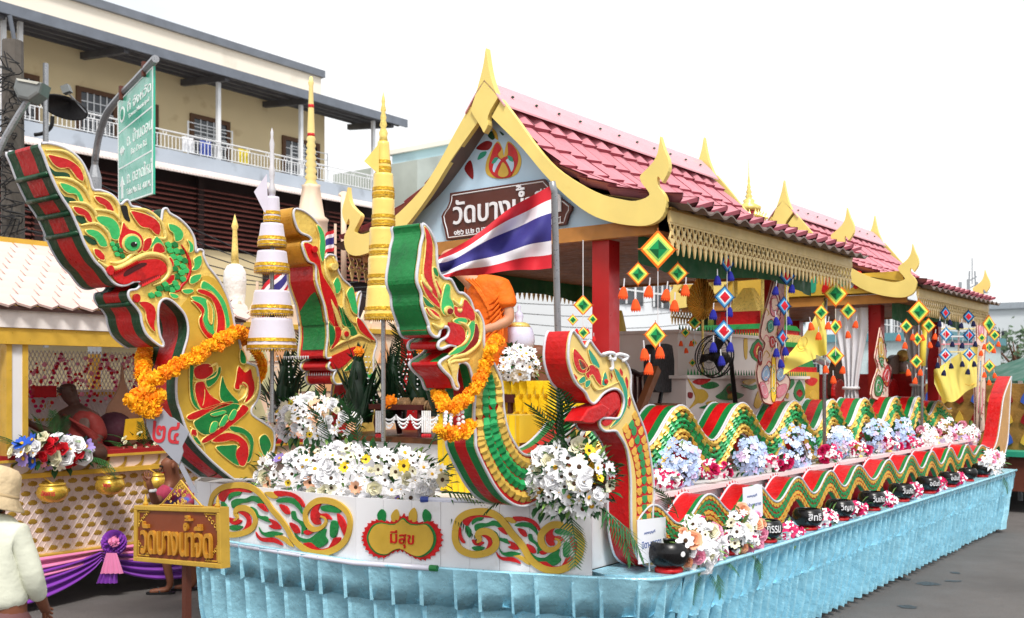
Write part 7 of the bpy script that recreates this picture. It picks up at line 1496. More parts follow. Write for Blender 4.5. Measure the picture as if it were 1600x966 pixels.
# lavender urn on the yellow stand
ur = root('lidded_urn', 'pale lavender round lidded urn with gold band behind the small daisy bunch', 'urn', onS(6.2, 811, 592)); LAV = M('lavender_glaze', (214, 212, 236), .3, 0, .05, 5, coat=.3); k_ = onS(6.2, 811, 540).y / F; b0 = onS(6.2, 811, 592)
mb = MB(); mb.lathe(b0, [(14 * k_, 0), (8 * k_, 15 * k_), (10 * k_, 40 * k_), (22 * k_, 46 * k_), (25 * k_, 58 * k_), (24 * k_, 68 * k_), (20 * k_, 80 * k_)], 24); mb.build('bowl', LAV, ur, True)
mb = MB(); mb.lathe(b0, [(19 * k_, 80 * k_), (15 * k_, 86 * k_), (10 * k_, 88 * k_)], 24); mb.build('gold_band', GOLDR, ur, True); mb = MB(); mb.lathe(b0, [(8 * k_, 88 * k_), (5 * k_, 90 * k_), (7 * k_, 97 * k_), (6 * k_, 102 * k_), (2 * k_, 107 * k_), (3 * k_, 112 * k_), (0, 118 * k_)], 16); mb.build('knob', LAV, ur, True)
# cards, shield and name placard
PAPER = M('white_card', (236, 238, 246), .6, 0, .02, 3); BLUET = M('blue_ink', (70, 96, 160), .6)
def card(label, t, q, lines):
    c = root('white_card', label, 'card', onT(t, (q[0][0] + q[2][0]) / 2, q[2][1]), 'white name cards'); o = plate('sheet', [onT(t, *p) for p in q], -V, -.004, 0, PAPER, c); PLN = PT(t)
    for (b, px, py, w, h) in lines: text_px(b, px, py, w, h, PLN, BLUET, o, depth=.0015, off=.0005)
    mb = MB(); m_ = onT(t, (q[0][0] + q[2][0]) / 2, q[2][1] - 4) + V * .02; mb.tube([Vector((m_.x, m_.y, .875)), m_ + Z * .12], .006, 5); mb.build('stick', WHITEP, c)
card('white card with blue lettering beside the largest alms bowl', 3.3, [(996, 813), (1040, 808), (1042, 875), (998, 882)], [('กองบุญที่', 1015, 832, 17, 6), ('บิดา-มารดา', 1018, 849, 30, 11)])
card('white card with faint blue lettering standing above the third alms bowl', 3.3, [(1161, 762), (1191, 757), (1192, 806), (1162, 812)], [('กองบุญที่', 1175, 775, 15, 5), ('ปู่ย่าตายาย', 1177, 789, 24, 8)])
SHG = M('grey_star_board', (150, 152, 162), .6, 0, .06, 4); REDI = M('red_ink', (190, 40, 50), .6)
class PY:
    def __init__(s, y): s.y = y; s.n = Vector((0, -1, 0)); s.a = Vector((1, 0, 0))
    def __call__(s, p): return onY(s.y, p[0], p[1])
PYs = PY(7.3); sh = root('number_board', 'grey star-shaped board with red Thai numerals under the left naga', 'sign', onY(7.3, 285, 760))
plate('board', [PYs(p) for p in x3([(225, 440), (260, 400), (310, 325), (400, 430), (430, 440), (480, 480), (545, 545), (490, 645), (500, 690), (470, 785), (420, 740), (340, 650), (270, 600), (230, 500)])], PYs.n, -.012, 0, SHG, sh, bev=.003)
text('numerals', '๒๔', PYs(x3([(375, 545)])[0]) + PYs.n * .002, (1, 0, -.08), (.08, 0, 1), w=42 * 7.3 / F, h=34 * 7.3 / F, depth=.003, mat=REDI, parent=sh)
plate('post', [PYs(p) for p in x3([(455, 780), (485, 770), (600, 990), (560, 990)])], PYs.n, -.03, -.013, SHG, sh)
np0 = root('name_placard', 'brown name placard in a gold frame with raised gold Thai letters on a post', 'sign', onY(6.3, 285, 595) - Z * CH)
tl_, tr_, br_, bl_ = onY(6.55, 212, 792), onY(6.05, 346, 796), onY(6.05, 348, 886), onY(6.55, 211, 874)
rt2 = (tr_ - tl_).normalized(); up2 = Z; n2 = rt2.cross(up2).normalized(); n2 = n2 if n2.y < 0 else -n2
Q2 = lambda u_, v_: tl_.lerp(tr_, u_).lerp(bl_.lerp(br_, u_), v_)
BOARDB = M('chestnut_board', (122, 58, 30), .45, 0, .15, 4); GFR = M('gilt_frame', (206, 166, 66), .4, .3, .12, 8)
plate('board', [Q2(0.02, .03), Q2(.98, .03), Q2(.98, .97), Q2(.02, .97)], n2, -.04, 0, BOARDB, np0)
for a in ((0, 1, -.03, .06), (0, 1, .94, 1.03), (0, .035, .06, .94), (.965, 1.0, .06, .94)): plate('frame_bar', [Q2(a[0], a[2]), Q2(a[1], a[2]), Q2(a[1], a[3]), Q2(a[0], a[3])], n2, -.055, .014, GFR, np0, bev=.004)
GL = M('gilt_letter', (206, 146, 50), .38, .25, .15, 9)
wv = (tr_ - tl_).length; hv = (tl_ - bl_).length
text('lettering', 'วัดบางนำจืด', Q2(.5, .56) + n2 * .001, rt2, Z, w=wv * .82, h=hv * .62, depth=.02, mat=GL, parent=np0); text('lettering', '้', Q2(.655, .17) + n2 * .001, rt2, Z, w=wv * .07, h=hv * .1, depth=.02, mat=GL, parent=np0)
for cu, cv, su, sv in ((.05, .09, 1, 1), (.95, .09, -1, 1), (.05, .91, 1, -1), (.95, .91, -1, -1)):
    mb = MB()
    for k in range(4):
        mb.tube([Q2(cu + su * (.012 + .03 * k), cv + sv * (.02 + .06 * (3 - k))) + n2 * .004 + (rt2 * math.cos(j * .7) + Z * math.sin(j * .7)) * .011 for j in range(8)], .003, 4)
    mb.tube([Q2(cu, cv) + n2 * .004, Q2(cu + su * .13, cv) + n2 * .004], .004, 4); mb.tube([Q2(cu, cv) + n2 * .004, Q2(cu, cv + sv * .28) + n2 * .004], .004, 4); mb.build('corner_scroll', GFR, np0)
mb = MB()
for k in range(34):
    f = random.random(); w_ = .21 * (1 - f); p = Q2(.55 + random.uniform(-w_, w_), -.06 - .42 * f); r = random.uniform(.007, .015)
    mb.tube([p + (rt2 * math.cos(j * .8 + k) + Z * math.sin(j * .8 + k)) * r * (1 - j * .07) for j in range(9)], .0035, 4)
for sg in (-1, 1): mb.tube([Q2(.55 + sg * .24, -.04), Q2(.55 + sg * .14, -.22), Q2(.55, -.5)], .006, 5)
mb.tube([Q2(.3, -.05), Q2(.8, -.05)], .006, 5); mb.build('filigree_crest', GFR, np0)
for u_ in (.09, .93): mb = MB(); mb.lathe(Q2(u_, -.03) - n2 * .02, [(.014, 0), (.02, .012), (.009, .025), (.012, .035), (.004, .06), (0, .075)], 10); mb.build('finial', GFR, np0, True)
pc = Q2(.53, .97) - n2 * .05; mb = MB(); mb.box(Vector((pc.x, pc.y, pc.z / 2)), rt2 * .02, n2 * .02, Z * (pc.z / 2)); mb.build('post', M('post_brown', (88, 44, 30), .6), np0)

# ================================================================== neighbouring float on the left
TL_ = 9.3; lf = root('lattice_float', 'pale pink lattice-sided float with white tiled roof at left', 'float', W(5, 10.2, 0))
PKW = M('pale_pink_board', (222, 200, 192), .6, 0, .05, 3); GLT = M('gilt_trim', (220, 178, 70), .4, .25, .12, 6); OVG = M('oval_gold', (176, 140, 56), .45, .3, .15, 6)
mb = MB(); mb.bst(2.2, 8.6, TL_ + .02, 12, .42, 1.2); mb.build('body', PKW, lf); mb = MB(); mb.bst(2.2, 8.6, TL_ - .05, 12, 1.36, 1.42); mb.build('floor', M('red_carpet', (150, 22, 26), .9), lf)
mb = MB(); mb.bst(2.2, 8.6, TL_ - .02, TL_ + .05, 1.235, 1.36); mb.build('frieze', PKW, lf)
for z, r in ((1.225, .022), (.46, .024), (1.37, .012)): mb = MB(); mb.bst(2.2, 8.6, TL_ - .06, TL_ + .03, z - r, z + r); mb.build('gold_moulding', GLT, lf)
ov = MB(); ov.lathe((0, 0, 0), [(.055, -.004), (.05, .004), (.03, .008), (0, .009)], 14); OVM = ov.mesh('gold_oval', OVG)
Rn = Matrix((U, Z, -V)).transposed().to_4x4()
for r_ in range(8):
    for c in range(30):
        s_ = 3.4 + c * .13 + (.065 if r_ % 2 else 0); inst(OVM, 'gold_oval', Matrix.Translation(W(s_, TL_ + .022, .53 + r_ * .088)) @ Rn @ Matrix.Diagonal((.92, .52, 1, 1)), lf)
dl = MB()
for k in range(64):
    for sg in (-1, 1): a = W(3.2 + k * .065, TL_ + .02, .49); b = W(3.2 + k * .065 + sg * .5, TL_ + .02, 1.2); dl.tube([a, b], .005, 4)
stuff(dl.build('lattice_ribs', PKW, lf))
cres = MB(); cres.prism([Vector((x, 0, z)) for x, z in [(-.05, -.05), (.0, -.03), (.03, .0), (.04, .05), (.06, .05), (.055, 0), (.03, -.045), (-.02, -.06)]], Vector((0, -1, 0)), 0, .01); CRM = cres.mesh('gold_crescent', OVG)
for c in range(24): inst(CRM, 'gold_crescent', Matrix.Translation(W(3.3 + c * .19, TL_ - .022, 1.295)) @ RU, lf)
# roof of shield tiles
mb = MB(); mb.bst(2.0, 7.2, TL_ - .1, TL_ - .06, 2.58, 2.75); mb.build('white_valance', M('valance_white', (236, 228, 224), .6), lf); mb = MB(); mb.bst(2.0, 7.2, TL_ - .12, TL_ - .04, 2.752, 2.785); mb.build('gold_moulding', GLT, lf); mb = MB(); mb.bst(2.0, 7.2, TL_ - .08, TL_ + .02, 2.43, 2.578); mb.build('eave_beam', GLT, lf)
ra, rb_ = (TL_ - .16, 2.78), (TL_ + 1.35, 3.52); sl2 = Vector((rb_[0] - ra[0], rb_[1] - ra[1])).normalized(); dnv = -(V * sl2.x + Z * sl2.y); nrv = (U.cross(dnv)); nrv = nrv if nrv.z > 0 else -nrv
mb = MB(); a = [W(2.0, *ra), W(7.2, *ra), W(7.2, *rb_), W(2.0, *rb_)]; mb.add([p - nrv * .02 for p in a] + [p - nrv * .05 for p in a], [(0, 1, 2, 3), (7, 6, 5, 4), (0, 4, 5, 1), (1, 5, 6, 2), (3, 2, 6, 7), (0, 3, 7, 4)]); mb.build('roof_deck', M('tile_gap', (112, 86, 82), .8), lf)
ht = MB(); hp_ = [(-.1, -.12), (.1, -.12), (.1, .06), (0, .13), (-.1, .06)]; ht.prism([Vector((x, y, 0)) for x, y in hp_], Z, 0, .014); HTM = ht.mesh('shield_tile', M('pinkish_white_tile', (216, 188, 180), .55, 0, .05, 4, rv=.05))
for r_ in range(10):
    for c in range(24):
        f = (r_ + .35) * .165; s_ = 2.55 + c * .2 + (.1 if r_ % 2 else 0); p = W(s_, ra[0], ra[1]) + (V * sl2.x + Z * sl2.y) * f
        inst(HTM, 'shield_tile', Matrix.Translation(p + nrv * (.006)) @ Matrix((U if (U.cross(dnv)).dot(nrv) > 0 else -U, dnv, nrv)).transposed().to_4x4() @ Matrix.Rotation(-.07, 4, 'X') @ Matrix.Diagonal((.91, .93, 1.6, 1)), lf)
mb = MB(); mb.bst(2.0, 7.2, rb_[0] - .06, rb_[0] + .06, 3.5, 3.58); mb.build('ridge', GLT, lf)
mb = MB(); a = [W(2.0, TL_ + 2.9, 2.78), W(7.2, TL_ + 2.9, 2.78), W(7.2, *rb_), W(2.0, *rb_)]; mb.add(a, [(0, 1, 2, 3)]); mb.build('rear_slope', PKW, lf)
for s_ in (4.72, 7.0):
    for dx, w_, m in ((0, .05, WHITEP), (-.075, .025, GLT), (.075, .025, GLT)): mb = MB(); mb.bst(s_ + dx - w_, s_ + dx + w_, TL_ - .03 - (.012 if m is GLT else 0), TL_ + .08, 1.42, 2.43); mb.build('post', m, lf)
for s_ in (4.5, 7.0): mb = MB(); mb.bst(s_ - .06, s_ + .06, TL_ + 2.5, TL_ + 2.6, 1.42, 2.43); mb.build('rear_post', GLT, lf)
# bead net backdrop
net = root('bead_curtain', 'white and pink bead net curtain hung across the lattice float', 'curtain', W(5.6, 10.6, 1.42)); nb = MB()
for k in range(80):
    for sg in (-1, 1):
        s_ = 4.3 + k * .045; z0 = 2.42; L_ = .5 + .35 * abs(math.sin((s_ - 4.3) * 2.6)); nb.tube([W(s_, 10.5, z0), W(s_ + sg * L_ * .5, 10.5, z0 - L_)], .0055, 3)
stuff(nb.build('net', WHITEP, net)); bb = MB()
for k in range(6):
    for j in range(26): f = j / 25; s_ = 4.55 + k * .5 + (f - .5) * .5; bb.ball(W(s_, 10.45, 2.38 - .62 * (1 - abs(2 * f - 1))), .02, 5, 0)
stuff(bb.build('red_bead_swag', PETM, net)); bb = MB()
for k in range(160): bb.ball(W(random.uniform(4.5, 7.2), 10.44, random.uniform(1.9, 2.4)), random.uniform(.012, .028), 5)
stuff(bb.build('pink_beads', PETP, net)); bb = MB()
for k in range(140): bb.ball(W(random.uniform(4.5, 7.2), 10.43, random.uniform(1.85, 2.4)), random.uniform(.01, .022), 5)
stuff(bb.build('red_beads', PETR, net))
wbk = root('white_throne', 'white and gold low throne panel behind the seated monk', 'throne', W(5.2, 10.9, 1.42)); mb = MB(); mb.bst(4.4, 7.3, 10.9, 11.0, 1.42, 2.0); mb.build('panel', WHITEP, wbk); mb = MB(); mb.bst(4.4, 7.3, 10.86, 10.9, 1.93, 1.97); mb.build('gold_moulding', GLT, wbk)
mb = MB(); mb.bst(4.4, 7.3, 10.86, 10.9, 1.66, 1.69); mb.build('gold_moulding', GLT, wbk); c = onT(10.85, 72, 633); text('lettering', '๖๕', c, U, Z, w=.14, h=.1, depth=.005, mat=GLT, parent=wbk)
mb = MB(); c = onT(10.5, 65, 612); mb.box(c, U * .12, V * .08, Z * .06); mb.thing('red_box', PETR, 'small red box on the white throne panel', 'box')
bouquet('mixed_bouquet', 'red white and blue flowers on the edge of the lattice float', fT(9.2), 80, 705, 62, 22, .14, 36, [(RR, 5), (R1, 4), (R2, 2), (DV, 2), (D2, 3), (DB, 2), (DP, 1)], .062, 60, [(70, 685, -.3, 1, .26), (85, 683, .1, 1, .28), (95, 685, .4, 1, .26), (30, 695, -.9, .3, .35), (140, 715, .9, -.3, .35), (150, 722, .9, -.5, .3), (0, 690, -.9, .4, .35)], seed=131, loc=W(4.9, 9.2, 1.42))
GPOT = M('brass', (214, 176, 72), .28, .6, .1, 6)
for k, (px, py, tx) in enumerate([(82, 768, 'อังคาร'), (172, 757, 'พุธ'), (246, 752, '')]):
    p = onT(9.1, px, py); gb = root('brass_bowl', ['brass alms bowl hung nearest the hat wearer', 'brass alms bowl hung in the middle of the lattice', 'brass alms bowl behind the reaching hand'][k], 'bowl', p - Z * .1, 'brass bowls on the lattice float')
    mb = MB(); mb.lathe(p - Z * .1, [(.05, 0), (.1, .02), (.135, .06), (.14, .1), (.125, .14), (.11, .15), (.118, .16), (.118, .175), (.1, .175), (.1, .15), (0, .14)], 24); mb.build('bowl', GPOT, gb, True)
    mb = MB(); mb.tube([p + Z * .07, p + Z * .12 + V * .16], .006, 5); mb.build('hook', GLT, gb)
    if tx: text('lettering', tx, p + Vector((.03, -.15, -.0)), (1, .1, 0), Z, w=.12 if k == 0 else .07, h=.05, depth=.012, mat=REDI, parent=gb)
# draped cloth swags and rosette
PUR, PNK = M('purple_satin', (128, 52, 170), .38, 0, .12, 4, sheen=.3), M('pink_satin', (226, 130, 176), .4, 0, .08, 4, sheen=.3)
def swag(parent, s0, s1, z, sag0, sag1, mat, folds, t, nm):
    n, m = 30, 18; vs = []
    for i in range(n + 1):
        f = i / n; env = 4 * f * (1 - f)
        for j in range(m + 1): g_ = j / m; vs.append(W(s0 + (s1 - s0) * f, t - .05 - .035 * math.sin(g_ * folds * math.pi) - .05 * g_ * env, z - (sag0 + (sag1 - sag0) * g_) * (env ** .8) - .03 * g_ - .05 * g_ * (1 - env)))
    return obj(nm, vs, [(i * (m + 1) + j, (i + 1) * (m + 1) + j, (i + 1) * (m + 1) + j + 1, i * (m + 1) + j + 1) for i in range(n) for j in range(m)], mat, parent, True)
sw = root('draped_swag', 'pink and purple satin swags with a rosette along the lattice float', 'drapery', W(5.5, 9.2, .1))
for a, b in ((3.55, 5.5), (5.5, 7.4)): swag(sw, a, b, .47, .0, .16, PNK, 5, 9.28, 'pink_swag'); swag(sw, a, b, .45, .1, .36, PUR, 7, 9.25, 'purple_swag')
rc_ = onT(9.15, 178, 848); mb = MB()
for k in range(150):
    z_ = 1 - 2 * (k + .5) / 150; a = k * 2.39996; rr = math.sqrt(1 - z_ * z_); d = Vector((rr * math.cos(a), rr * math.sin(a) * .6, z_)); e = d.orthogonal().normalized(); mb.add([rc_ + d * .05 - e * .012, rc_ + d * .05 + e * .012, rc_ + d * .125 + e * .02, rc_ + d * .125 - e * .02], [(0, 1, 2, 3)])
mb.ball(rc_, .085, 12, 0, (1, .6, 1)); mb.build('rosette', PUR, sw)
inst(puff(PNK, 'rosette_heart'), 'rosette_heart', look(rc_ + Vector((.03, -.07, .02)), (0, -1, 0), .055), sw)
for nm, m, w0, w1, z1, dx in (('pink_tail', PNK, .05, .11, .2, .0), ('purple_tail', PUR, .045, .1, .3, -.06)):
    vs = []; n = 16
    for i in range(n + 1):
        for j in range(7): f = j / 6; x = (i / n - .5) * 2 * (w0 + (w1 - w0) * f); vs.append(rc_ + Vector((x + dx * f, -.03 - .02 * math.sin(i * 1.9) * f - (.03 if m is PNK else 0), -.09 - z1 * f)))
    obj(nm, vs, [(i * 7 + j, (i + 1) * 7 + j, (i + 1) * 7 + j + 1, i * 7 + j + 1) for i in range(n) for j in range(6)], m, sw, True)
# things on the lattice float
o = MB(); o.prism([onT(9.6, *p) for p in [(196, 655), (222, 653), (229, 686), (192, 688)]], -V, 0, .012); o.thing('yellow_cloth_flag', M('deep_yellow_cloth', (226, 176, 30), .7), 'small deep yellow flag at the edge of the lattice float', 'flag')
stp_ = cr_([onT(10.0, *p) for p in [(165, 690), (168, 640), (180, 620), (189, 595), (192, 570), (195, 595), (205, 620), (215, 640), (216, 690)]], 3); plate('stupa_cutout', stp_, -V, -.03, 0, M('tan_board', (186, 146, 120), .6)); tag(base_origin(bpy.data.objects['stupa_cutout']), 'tan stupa-shaped board behind the deep yellow flag', 'board')
mb = MB(); c = onT(9.8, 178, 672); mb.ball(c, .2, 16, 0, (1, .8, .95)); mb.thing('maroon_cushion', M('maroon_cloth', (74, 34, 48), .8), 'round maroon cushion beside the seated monk', 'cushion', True)
bouquet('leafy_bunch', 'dry olive leafy bunch beside the grey number board', fT(9.4), 225, 695, 36, 18, .1, 10, [(R2, 1)], .03, 70, [(210, 700, -.7, .5, .3), (235, 700, .5, .7, .3), (225, 700, 0, 1, .3), (200, 700, -.9, .3, .3)], seed=141, loc=onT(9.4, 225, 713))
# stupas and shrine further along
STW, STC = M('white_carved_stucco', (230, 228, 226), .6, 0, .06, 8, bump=.8, bscale=16), M('peach_shrine_board', (234, 208, 182), .6, 0, .06, 4)
def lathe_thing(name, label, cat, c, parts, group=None):
    r_ = root(name, label, cat, c, group)
    for nm, prof, m, n in parts: mb = MB(); mb.lathe(c, prof, n); mb.build(nm, m, r_, True)
    return r_
def at_px(t, px, pyb): p = onT(t, px, pyb); return p, p.y / F
c, k = at_px(10.2, 367, 520); lathe_thing('small_stupa', 'white carved stupa with gold spire right of the left naga', 'stupa', c, [('body', [(24 * k, 0), (24 * k, 20 * k), (19 * k, 26 * k), (20 * k, 40 * k), (15 * k, 46 * k), (17 * k, 62 * k), (18 * k, 80 * k), (17 * k, 95 * k), (12 * k, 104 * k), (5 * k, 108 * k)], STW, 14), ('spire', [(6.5 * k, 107 * k), (5 * k, 130 * k), (3.5 * k, 160 * k), (5.5 * k, 166 * k), (3 * k, 175 * k), (0, 186 * k)], GOLDR, 12)])
YSP = M('pale_yellow_stucco', (236, 216, 142), .55, 0, .06, 5)
c, k = at_px(9.8, 486, 420); sp = lathe_thing('tall_stupa', 'tall pale yellow ringed stupa spire on a cream base above the middle naga', 'stupa', c, [('base', [(30 * k, 0), (30 * k, 20 * k), (25 * k, 24 * k), (26 * k, 72 * k), (28 * k, 76 * k), (21 * k, 82 * k), (14 * k, 126 * k), (15 * k, 131 * k)], STC, 4),
    ('ringed_spire', [(9 * k, 128 * k)] + [q for j in range(8) for q in ((10.5 * k - j * .45 * k, (132 + j * 10) * k), (7.2 * k - j * .3 * k, (138 + j * 10) * k))] + [(6 * k, 215 * k), (3.2 * k, 285 * k), (4.5 * k, 290 * k), (2 * k, 300 * k)], YSP, 14)])
for j, z_ in enumerate((205, 250)): mb = MB(); mb.lathe(c, [(5.6 * k - j * 1.1 * k, z_ * k), (6 * k - j * 1.2 * k, (z_ + 4) * k), (5.2 * k - j * 1.1 * k, (z_ + 8) * k)], 12); mb.build('red_band', [RED, GREEN][0], sp, True)
cs_ = root('peach_shrine', 'peach and cream shrine facade with pointed merlons behind the bow leaves', 'shrine', W(9, 9.8, 1.2)); mb = MB(); mb.bst(6.9, 11.2, 9.7, 10.6, .0, 2.72); mb.build('wall', STC, cs_); mb = MB(); mb.bst(6.85, 11.25, 9.65, 10.6, 2.72, 2.78); mb.build('cornice', GLT, cs_)
ml = MB(); ml.prism([Vector((x, 0, z)) for x, z in [(-.09, 0), (.09, 0), (.09, .07), (0, .24), (-.09, .07)]], Vector((0, -1, 0)), -.02, .02); MLM = ml.mesh('merlon', STC)
for i in range(22): inst(MLM, 'merlon', Matrix.Translation(W(6.95 + i * .2, 9.72, 2.781)) @ RU, cs_)
tri = MB(); tri.prism([Vector((x, 0, z)) for x, z in [(-.14, 0), (.14, 0), (0, .32)]], Vector((0, -1, 0)), 0, .015); TR1, TR2 = tri.mesh('triangle_panel', M('panel_orange', (226, 168, 120), .6)), tri.mesh('triangle_panel', M('panel_cream_green', (196, 196, 150), .6))
for i in range(14):
    for j in range(4): inst((TR1, TR2)[(i + j) % 2], 'triangle_panel', Matrix.Translation(W(7.05 + i * .3 + (.15 if j % 2 else 0), 9.698, 1.25 + j * .36)) @ RU, cs_)
for k, (s_, z_) in enumerate(((7.15, 3.4), (10.4, 3.55))):
    mb = MB(); mb.tube([W(s_, 10, 2.7), W(s_, 10, z_)], [.06, .03], 8); mb.build('corner_pinnacle', STC, cs_, True); mb = MB(); mb.lathe(W(s_, 10, z_), [(.07, 0), (.09, .05), (.03, .1), (.04, .16), (0, .3)], 8); mb.build('pinnacle_tip', STC, cs_, True)
def small_flag(label, Y, pole, quad):
    o = root('small_flag', label, 'flag', onY(Y, *pole[0]), 'small striped flags behind the bow'); mb = MB(); mb.tube([onY(Y, *p) for p in pole], .014, 6); mb.build('pole', STC, o); a, b, c_, d = [onY(Y, *p) for p in quad]; vs = []; n = 8
    for i in range(n + 1):
        for j in range(7): p = a.lerp(b, i / n).lerp(d.lerp(c_, i / n), j / 6); vs.append(p + Vector((0, .05 * math.sin(i * .9), 0)))
    rm = [0, 1, 2, 2, 1, 0]; obj('flag_cloth', vs, [(i * 7 + j, i * 7 + j + 1, (i + 1) * 7 + j + 1, (i + 1) * 7 + j) for i in range(n) for j in range(6)], [FRd, FWh, FB_], o, True, [rm[j] for i in range(n) for j in range(6)])
small_flag('small striped flag on a cream post right of the middle naga crest', 10.5, [(524, 420), (524, 350)], [(523, 356), (506, 368), (506, 398), (523, 390)])
small_flag('striped flag slanting behind the white tiered umbrella', 9.6, [(400, 520), (402, 440)], [(447, 412), (404, 455), (408, 500), (450, 450)])
mb = MB(); mb.tube([onY(11, 537, 440), onY(11, 537, 300)], .03, 8); mb.tube([onY(11, 530, 303), onY(11, 537, 308), onY(11, 546, 302)], .02, 5); mb.thing('cream_post', STC, 'slim cream post with a winged tip behind the bow', 'post', True)
# ================================================================== right-hand side: tents and another float
TGR = M('tent_green', (24, 92, 74), .5, 0, .08, 1); TWH = M('tent_white', (238, 240, 244), .6, 0, .03, 1)
def tent(label, c, w, h0, h1, m, fas, group=None):
    o = root('canopy_tent', label, 'tent', (c[0], c[1], 0), group); x, y = c[0], c[1]; ap = Vector((x, y, h1)); cs2 = [Vector((x + a * w, y + b * w, h0)) for a, b in ((-1, -1), (1, -1), (1, 1), (-1, 1))]
    mb = MB(); mb.add(cs2 + [ap], [(0, 1, 4), (1, 2, 4), (2, 3, 4), (3, 0, 4), (3, 2, 1, 0)]); mb.build('canopy', m, o)
    for i in range(4): a, b = cs2[i], cs2[(i + 1) % 4]; mb = MB(); mb.add([a, b, b - Z * fas, a - Z * fas], [(0, 1, 2, 3)]); mb.build('valance', m, o); mb = MB(); mb.tube([Vector((a.x, a.y, 0)), a], .04, 6); mb.build('leg', STEEL, o)
    return o
p = onY(19.5, 1655, 600); tg = tent('dark green canopy tent at the right edge behind the tail', (p.x, p.y), 1.45, 2.1, 2.75, TGR, .38); q = Vector((p.x - .95, p.y - 1.46, 1.93)); text('lettering', 'Grand 2', q, (1, 0, 0), Z, w=.62, h=.12, depth=.006, mat=WHITEP, parent=tg)
for k, (px, Y, w) in enumerate([(1010, 24, 1.6), (968, 27, 1.5), (1062, 29, 1.6)]): p = onY(Y, px, 595); tent(['white canopy tent nearest behind the black chair', 'white canopy tent behind the front red post', 'white canopy tent behind the electric fan'][k], (p.x, p.y), w, 2.0, 3.0, TWH, .25, 'white tents behind the float')
of = root('distant_float', 'gold blue and red ornamented float standing behind the tail', 'float', W(19, 3.6, 0)); BLO = M('ornament_blue', (50, 84, 170), .5)
mb = MB(); mb.bst(18.2, 24, 2.6, 5.2, .9, 2.05); mb.build('body', M('dull_gold', (150, 112, 54), .5, .2, .3, 6, bump=.6, bscale=12), of); mb = MB(); mb.bst(17.8, 24.3, 2.3, 5.4, .35, .9); mb.build('base', M('brown_base', (96, 48, 32), .6), of)
mb = MB(); mb.bst(17.7, 24.4, 2.2, 5.5, .9, .98); mb.build('green_ledge', TEAL, of)
od = MB(); od.prism([Vector((x, 0, z)) for x, z in [(0, .12), (.05, .03), (.07, -.05), (0, -.1), (-.07, -.05), (-.05, .03)]], Vector((0, -1, 0)), 0, .03); ODB, ODG, ODR = od.mesh('ornament', BLO), od.mesh('ornament', GLT), od.mesh('ornament', DRED)
for i in range(10):
    for j in range(3): inst((ODB, ODG, ODR)[(i + j) % 3], 'ornament', Matrix.Translation(W(18.4 + i * .26, 2.59, 1.15 + j * .33)) @ RU, of); inst((ODG, ODB, ODR)[(i + 2 * j) % 3], 'ornament', Matrix.Translation(W(18.19, 2.75 + i * .25, 1.15 + j * .33)) @ Matrix.Rotation(math.atan2(-V.y, -V.x), 4, 'Z'), of)
for i in range(6): mb = MB(); p = W(18.3 + i * .5, 2.7, 2.05); mb.lathe(p, [(.12, 0), (.15, .1), (.05, .2), (.09, .28), (.02, .45), (0, .7)], 10); mb.build('gold_spirelet', GOLDR, of, True)
for i in range(7): mb = MB(); p = W(17.95 + .45 * i, 2.35, .98); mb.lathe(p, [(.1, 0), (.06, .1), (.14, .2), (.16, .26), (.0, .25)], 12); mb.build('gold_pedestal', GLT, of, True)
# ================================================================== people
SKIN, SKIND = M('warm_skin', (206, 150, 118), .55, 0, .08, 6), M('brown_skin', (122, 74, 52), .55, 0, .1, 6)
HAIR = M('black_hair', (20, 16, 16), .5)
def skin(name, chains, mat, parent, sub=2, root_i=0):
    """chains: lists of (point, rx[, ry]); points closer than 1 mm are shared"""
    vs = []; rad = []; es = []
    for ch in chains:
        prev = None
        for it in ch:
            p = Vector(it[0]); r = (it[1], it[2] if len(it) > 2 else it[1]); idx = None
            for i, q in enumerate(vs):
                if (q - p).length < 1e-3: idx = i; break
            if idx is None: idx = len(vs); vs.append(p); rad.append(r)
            if prev is not None and prev != idx: es.append((prev, idx))
            prev = idx
    off = rootof(parent).location.copy(); me = bpy.data.meshes.new(name); me.from_pydata([tuple(v - off) for v in vs], es, []); o = bpy.data.objects.new(name, me); COL.objects.link(o)
    md_ = o.modifiers.new('s', 'SKIN'); md_.use_smooth_shade = True
    for i, sv in enumerate(me.skin_vertices[0].data): sv.radius = rad[i]; sv.use_root = (i == root_i)
    sb_ = o.modifiers.new('d', 'SUBSURF'); sb_.levels = sub; sb_.render_levels = sub
    dg = bpy.context.evaluated_depsgraph_get(); nm_ = bpy.data.meshes.new_from_object(o.evaluated_get(dg)); bpy.data.objects.remove(o); bpy.data.meshes.remove(me); nm_.name = name
    nm_.materials.clear(); nm_.materials.append(mat); nm_.polygons.foreach_set('use_smooth', [True] * len(nm_.polygons))
    o = bpy.data.objects.new(name, nm_); COL.objects.link(o); o.parent = parent; return o
def hand(wr, d, side, curl, up, L_=.17):
    """chains for palm and five fingers from the wrist"""
    d = Vector(d).normalized(); s_ = Vector(side).normalized(); n_ = d.cross(s_).normalized() * (1 if up > 0 else -1); pm = wr + d * (L_ * .48); ch = [[(wr, .022), (wr + d * (L_ * .2), .026, .02), (pm, .030, .018)]]
    for k, (o_, l) in enumerate(((-.030, .38), (-.011, .45), (.009, .42), (.027, .33))):
        b = pm + s_ * o_ + d * .005; m1 = b + d * (L_ * l * .5) + n_ * curl * .012; m2 = b + d * (L_ * l * .9) + n_ * curl * .035
        ch.append([(pm, .030, .018), (b, .0095), (m1, .0088), (m2, .0075)])
    tb = wr + d * (L_ * .22) - s_ * .022; ch.append([(wr + d * (L_ * .2), .026, .02), (tb, .0115), (tb + d * .03 - s_ * .022, .0105), (tb + d * .055 - s_ * .03, .0085)])
    return ch
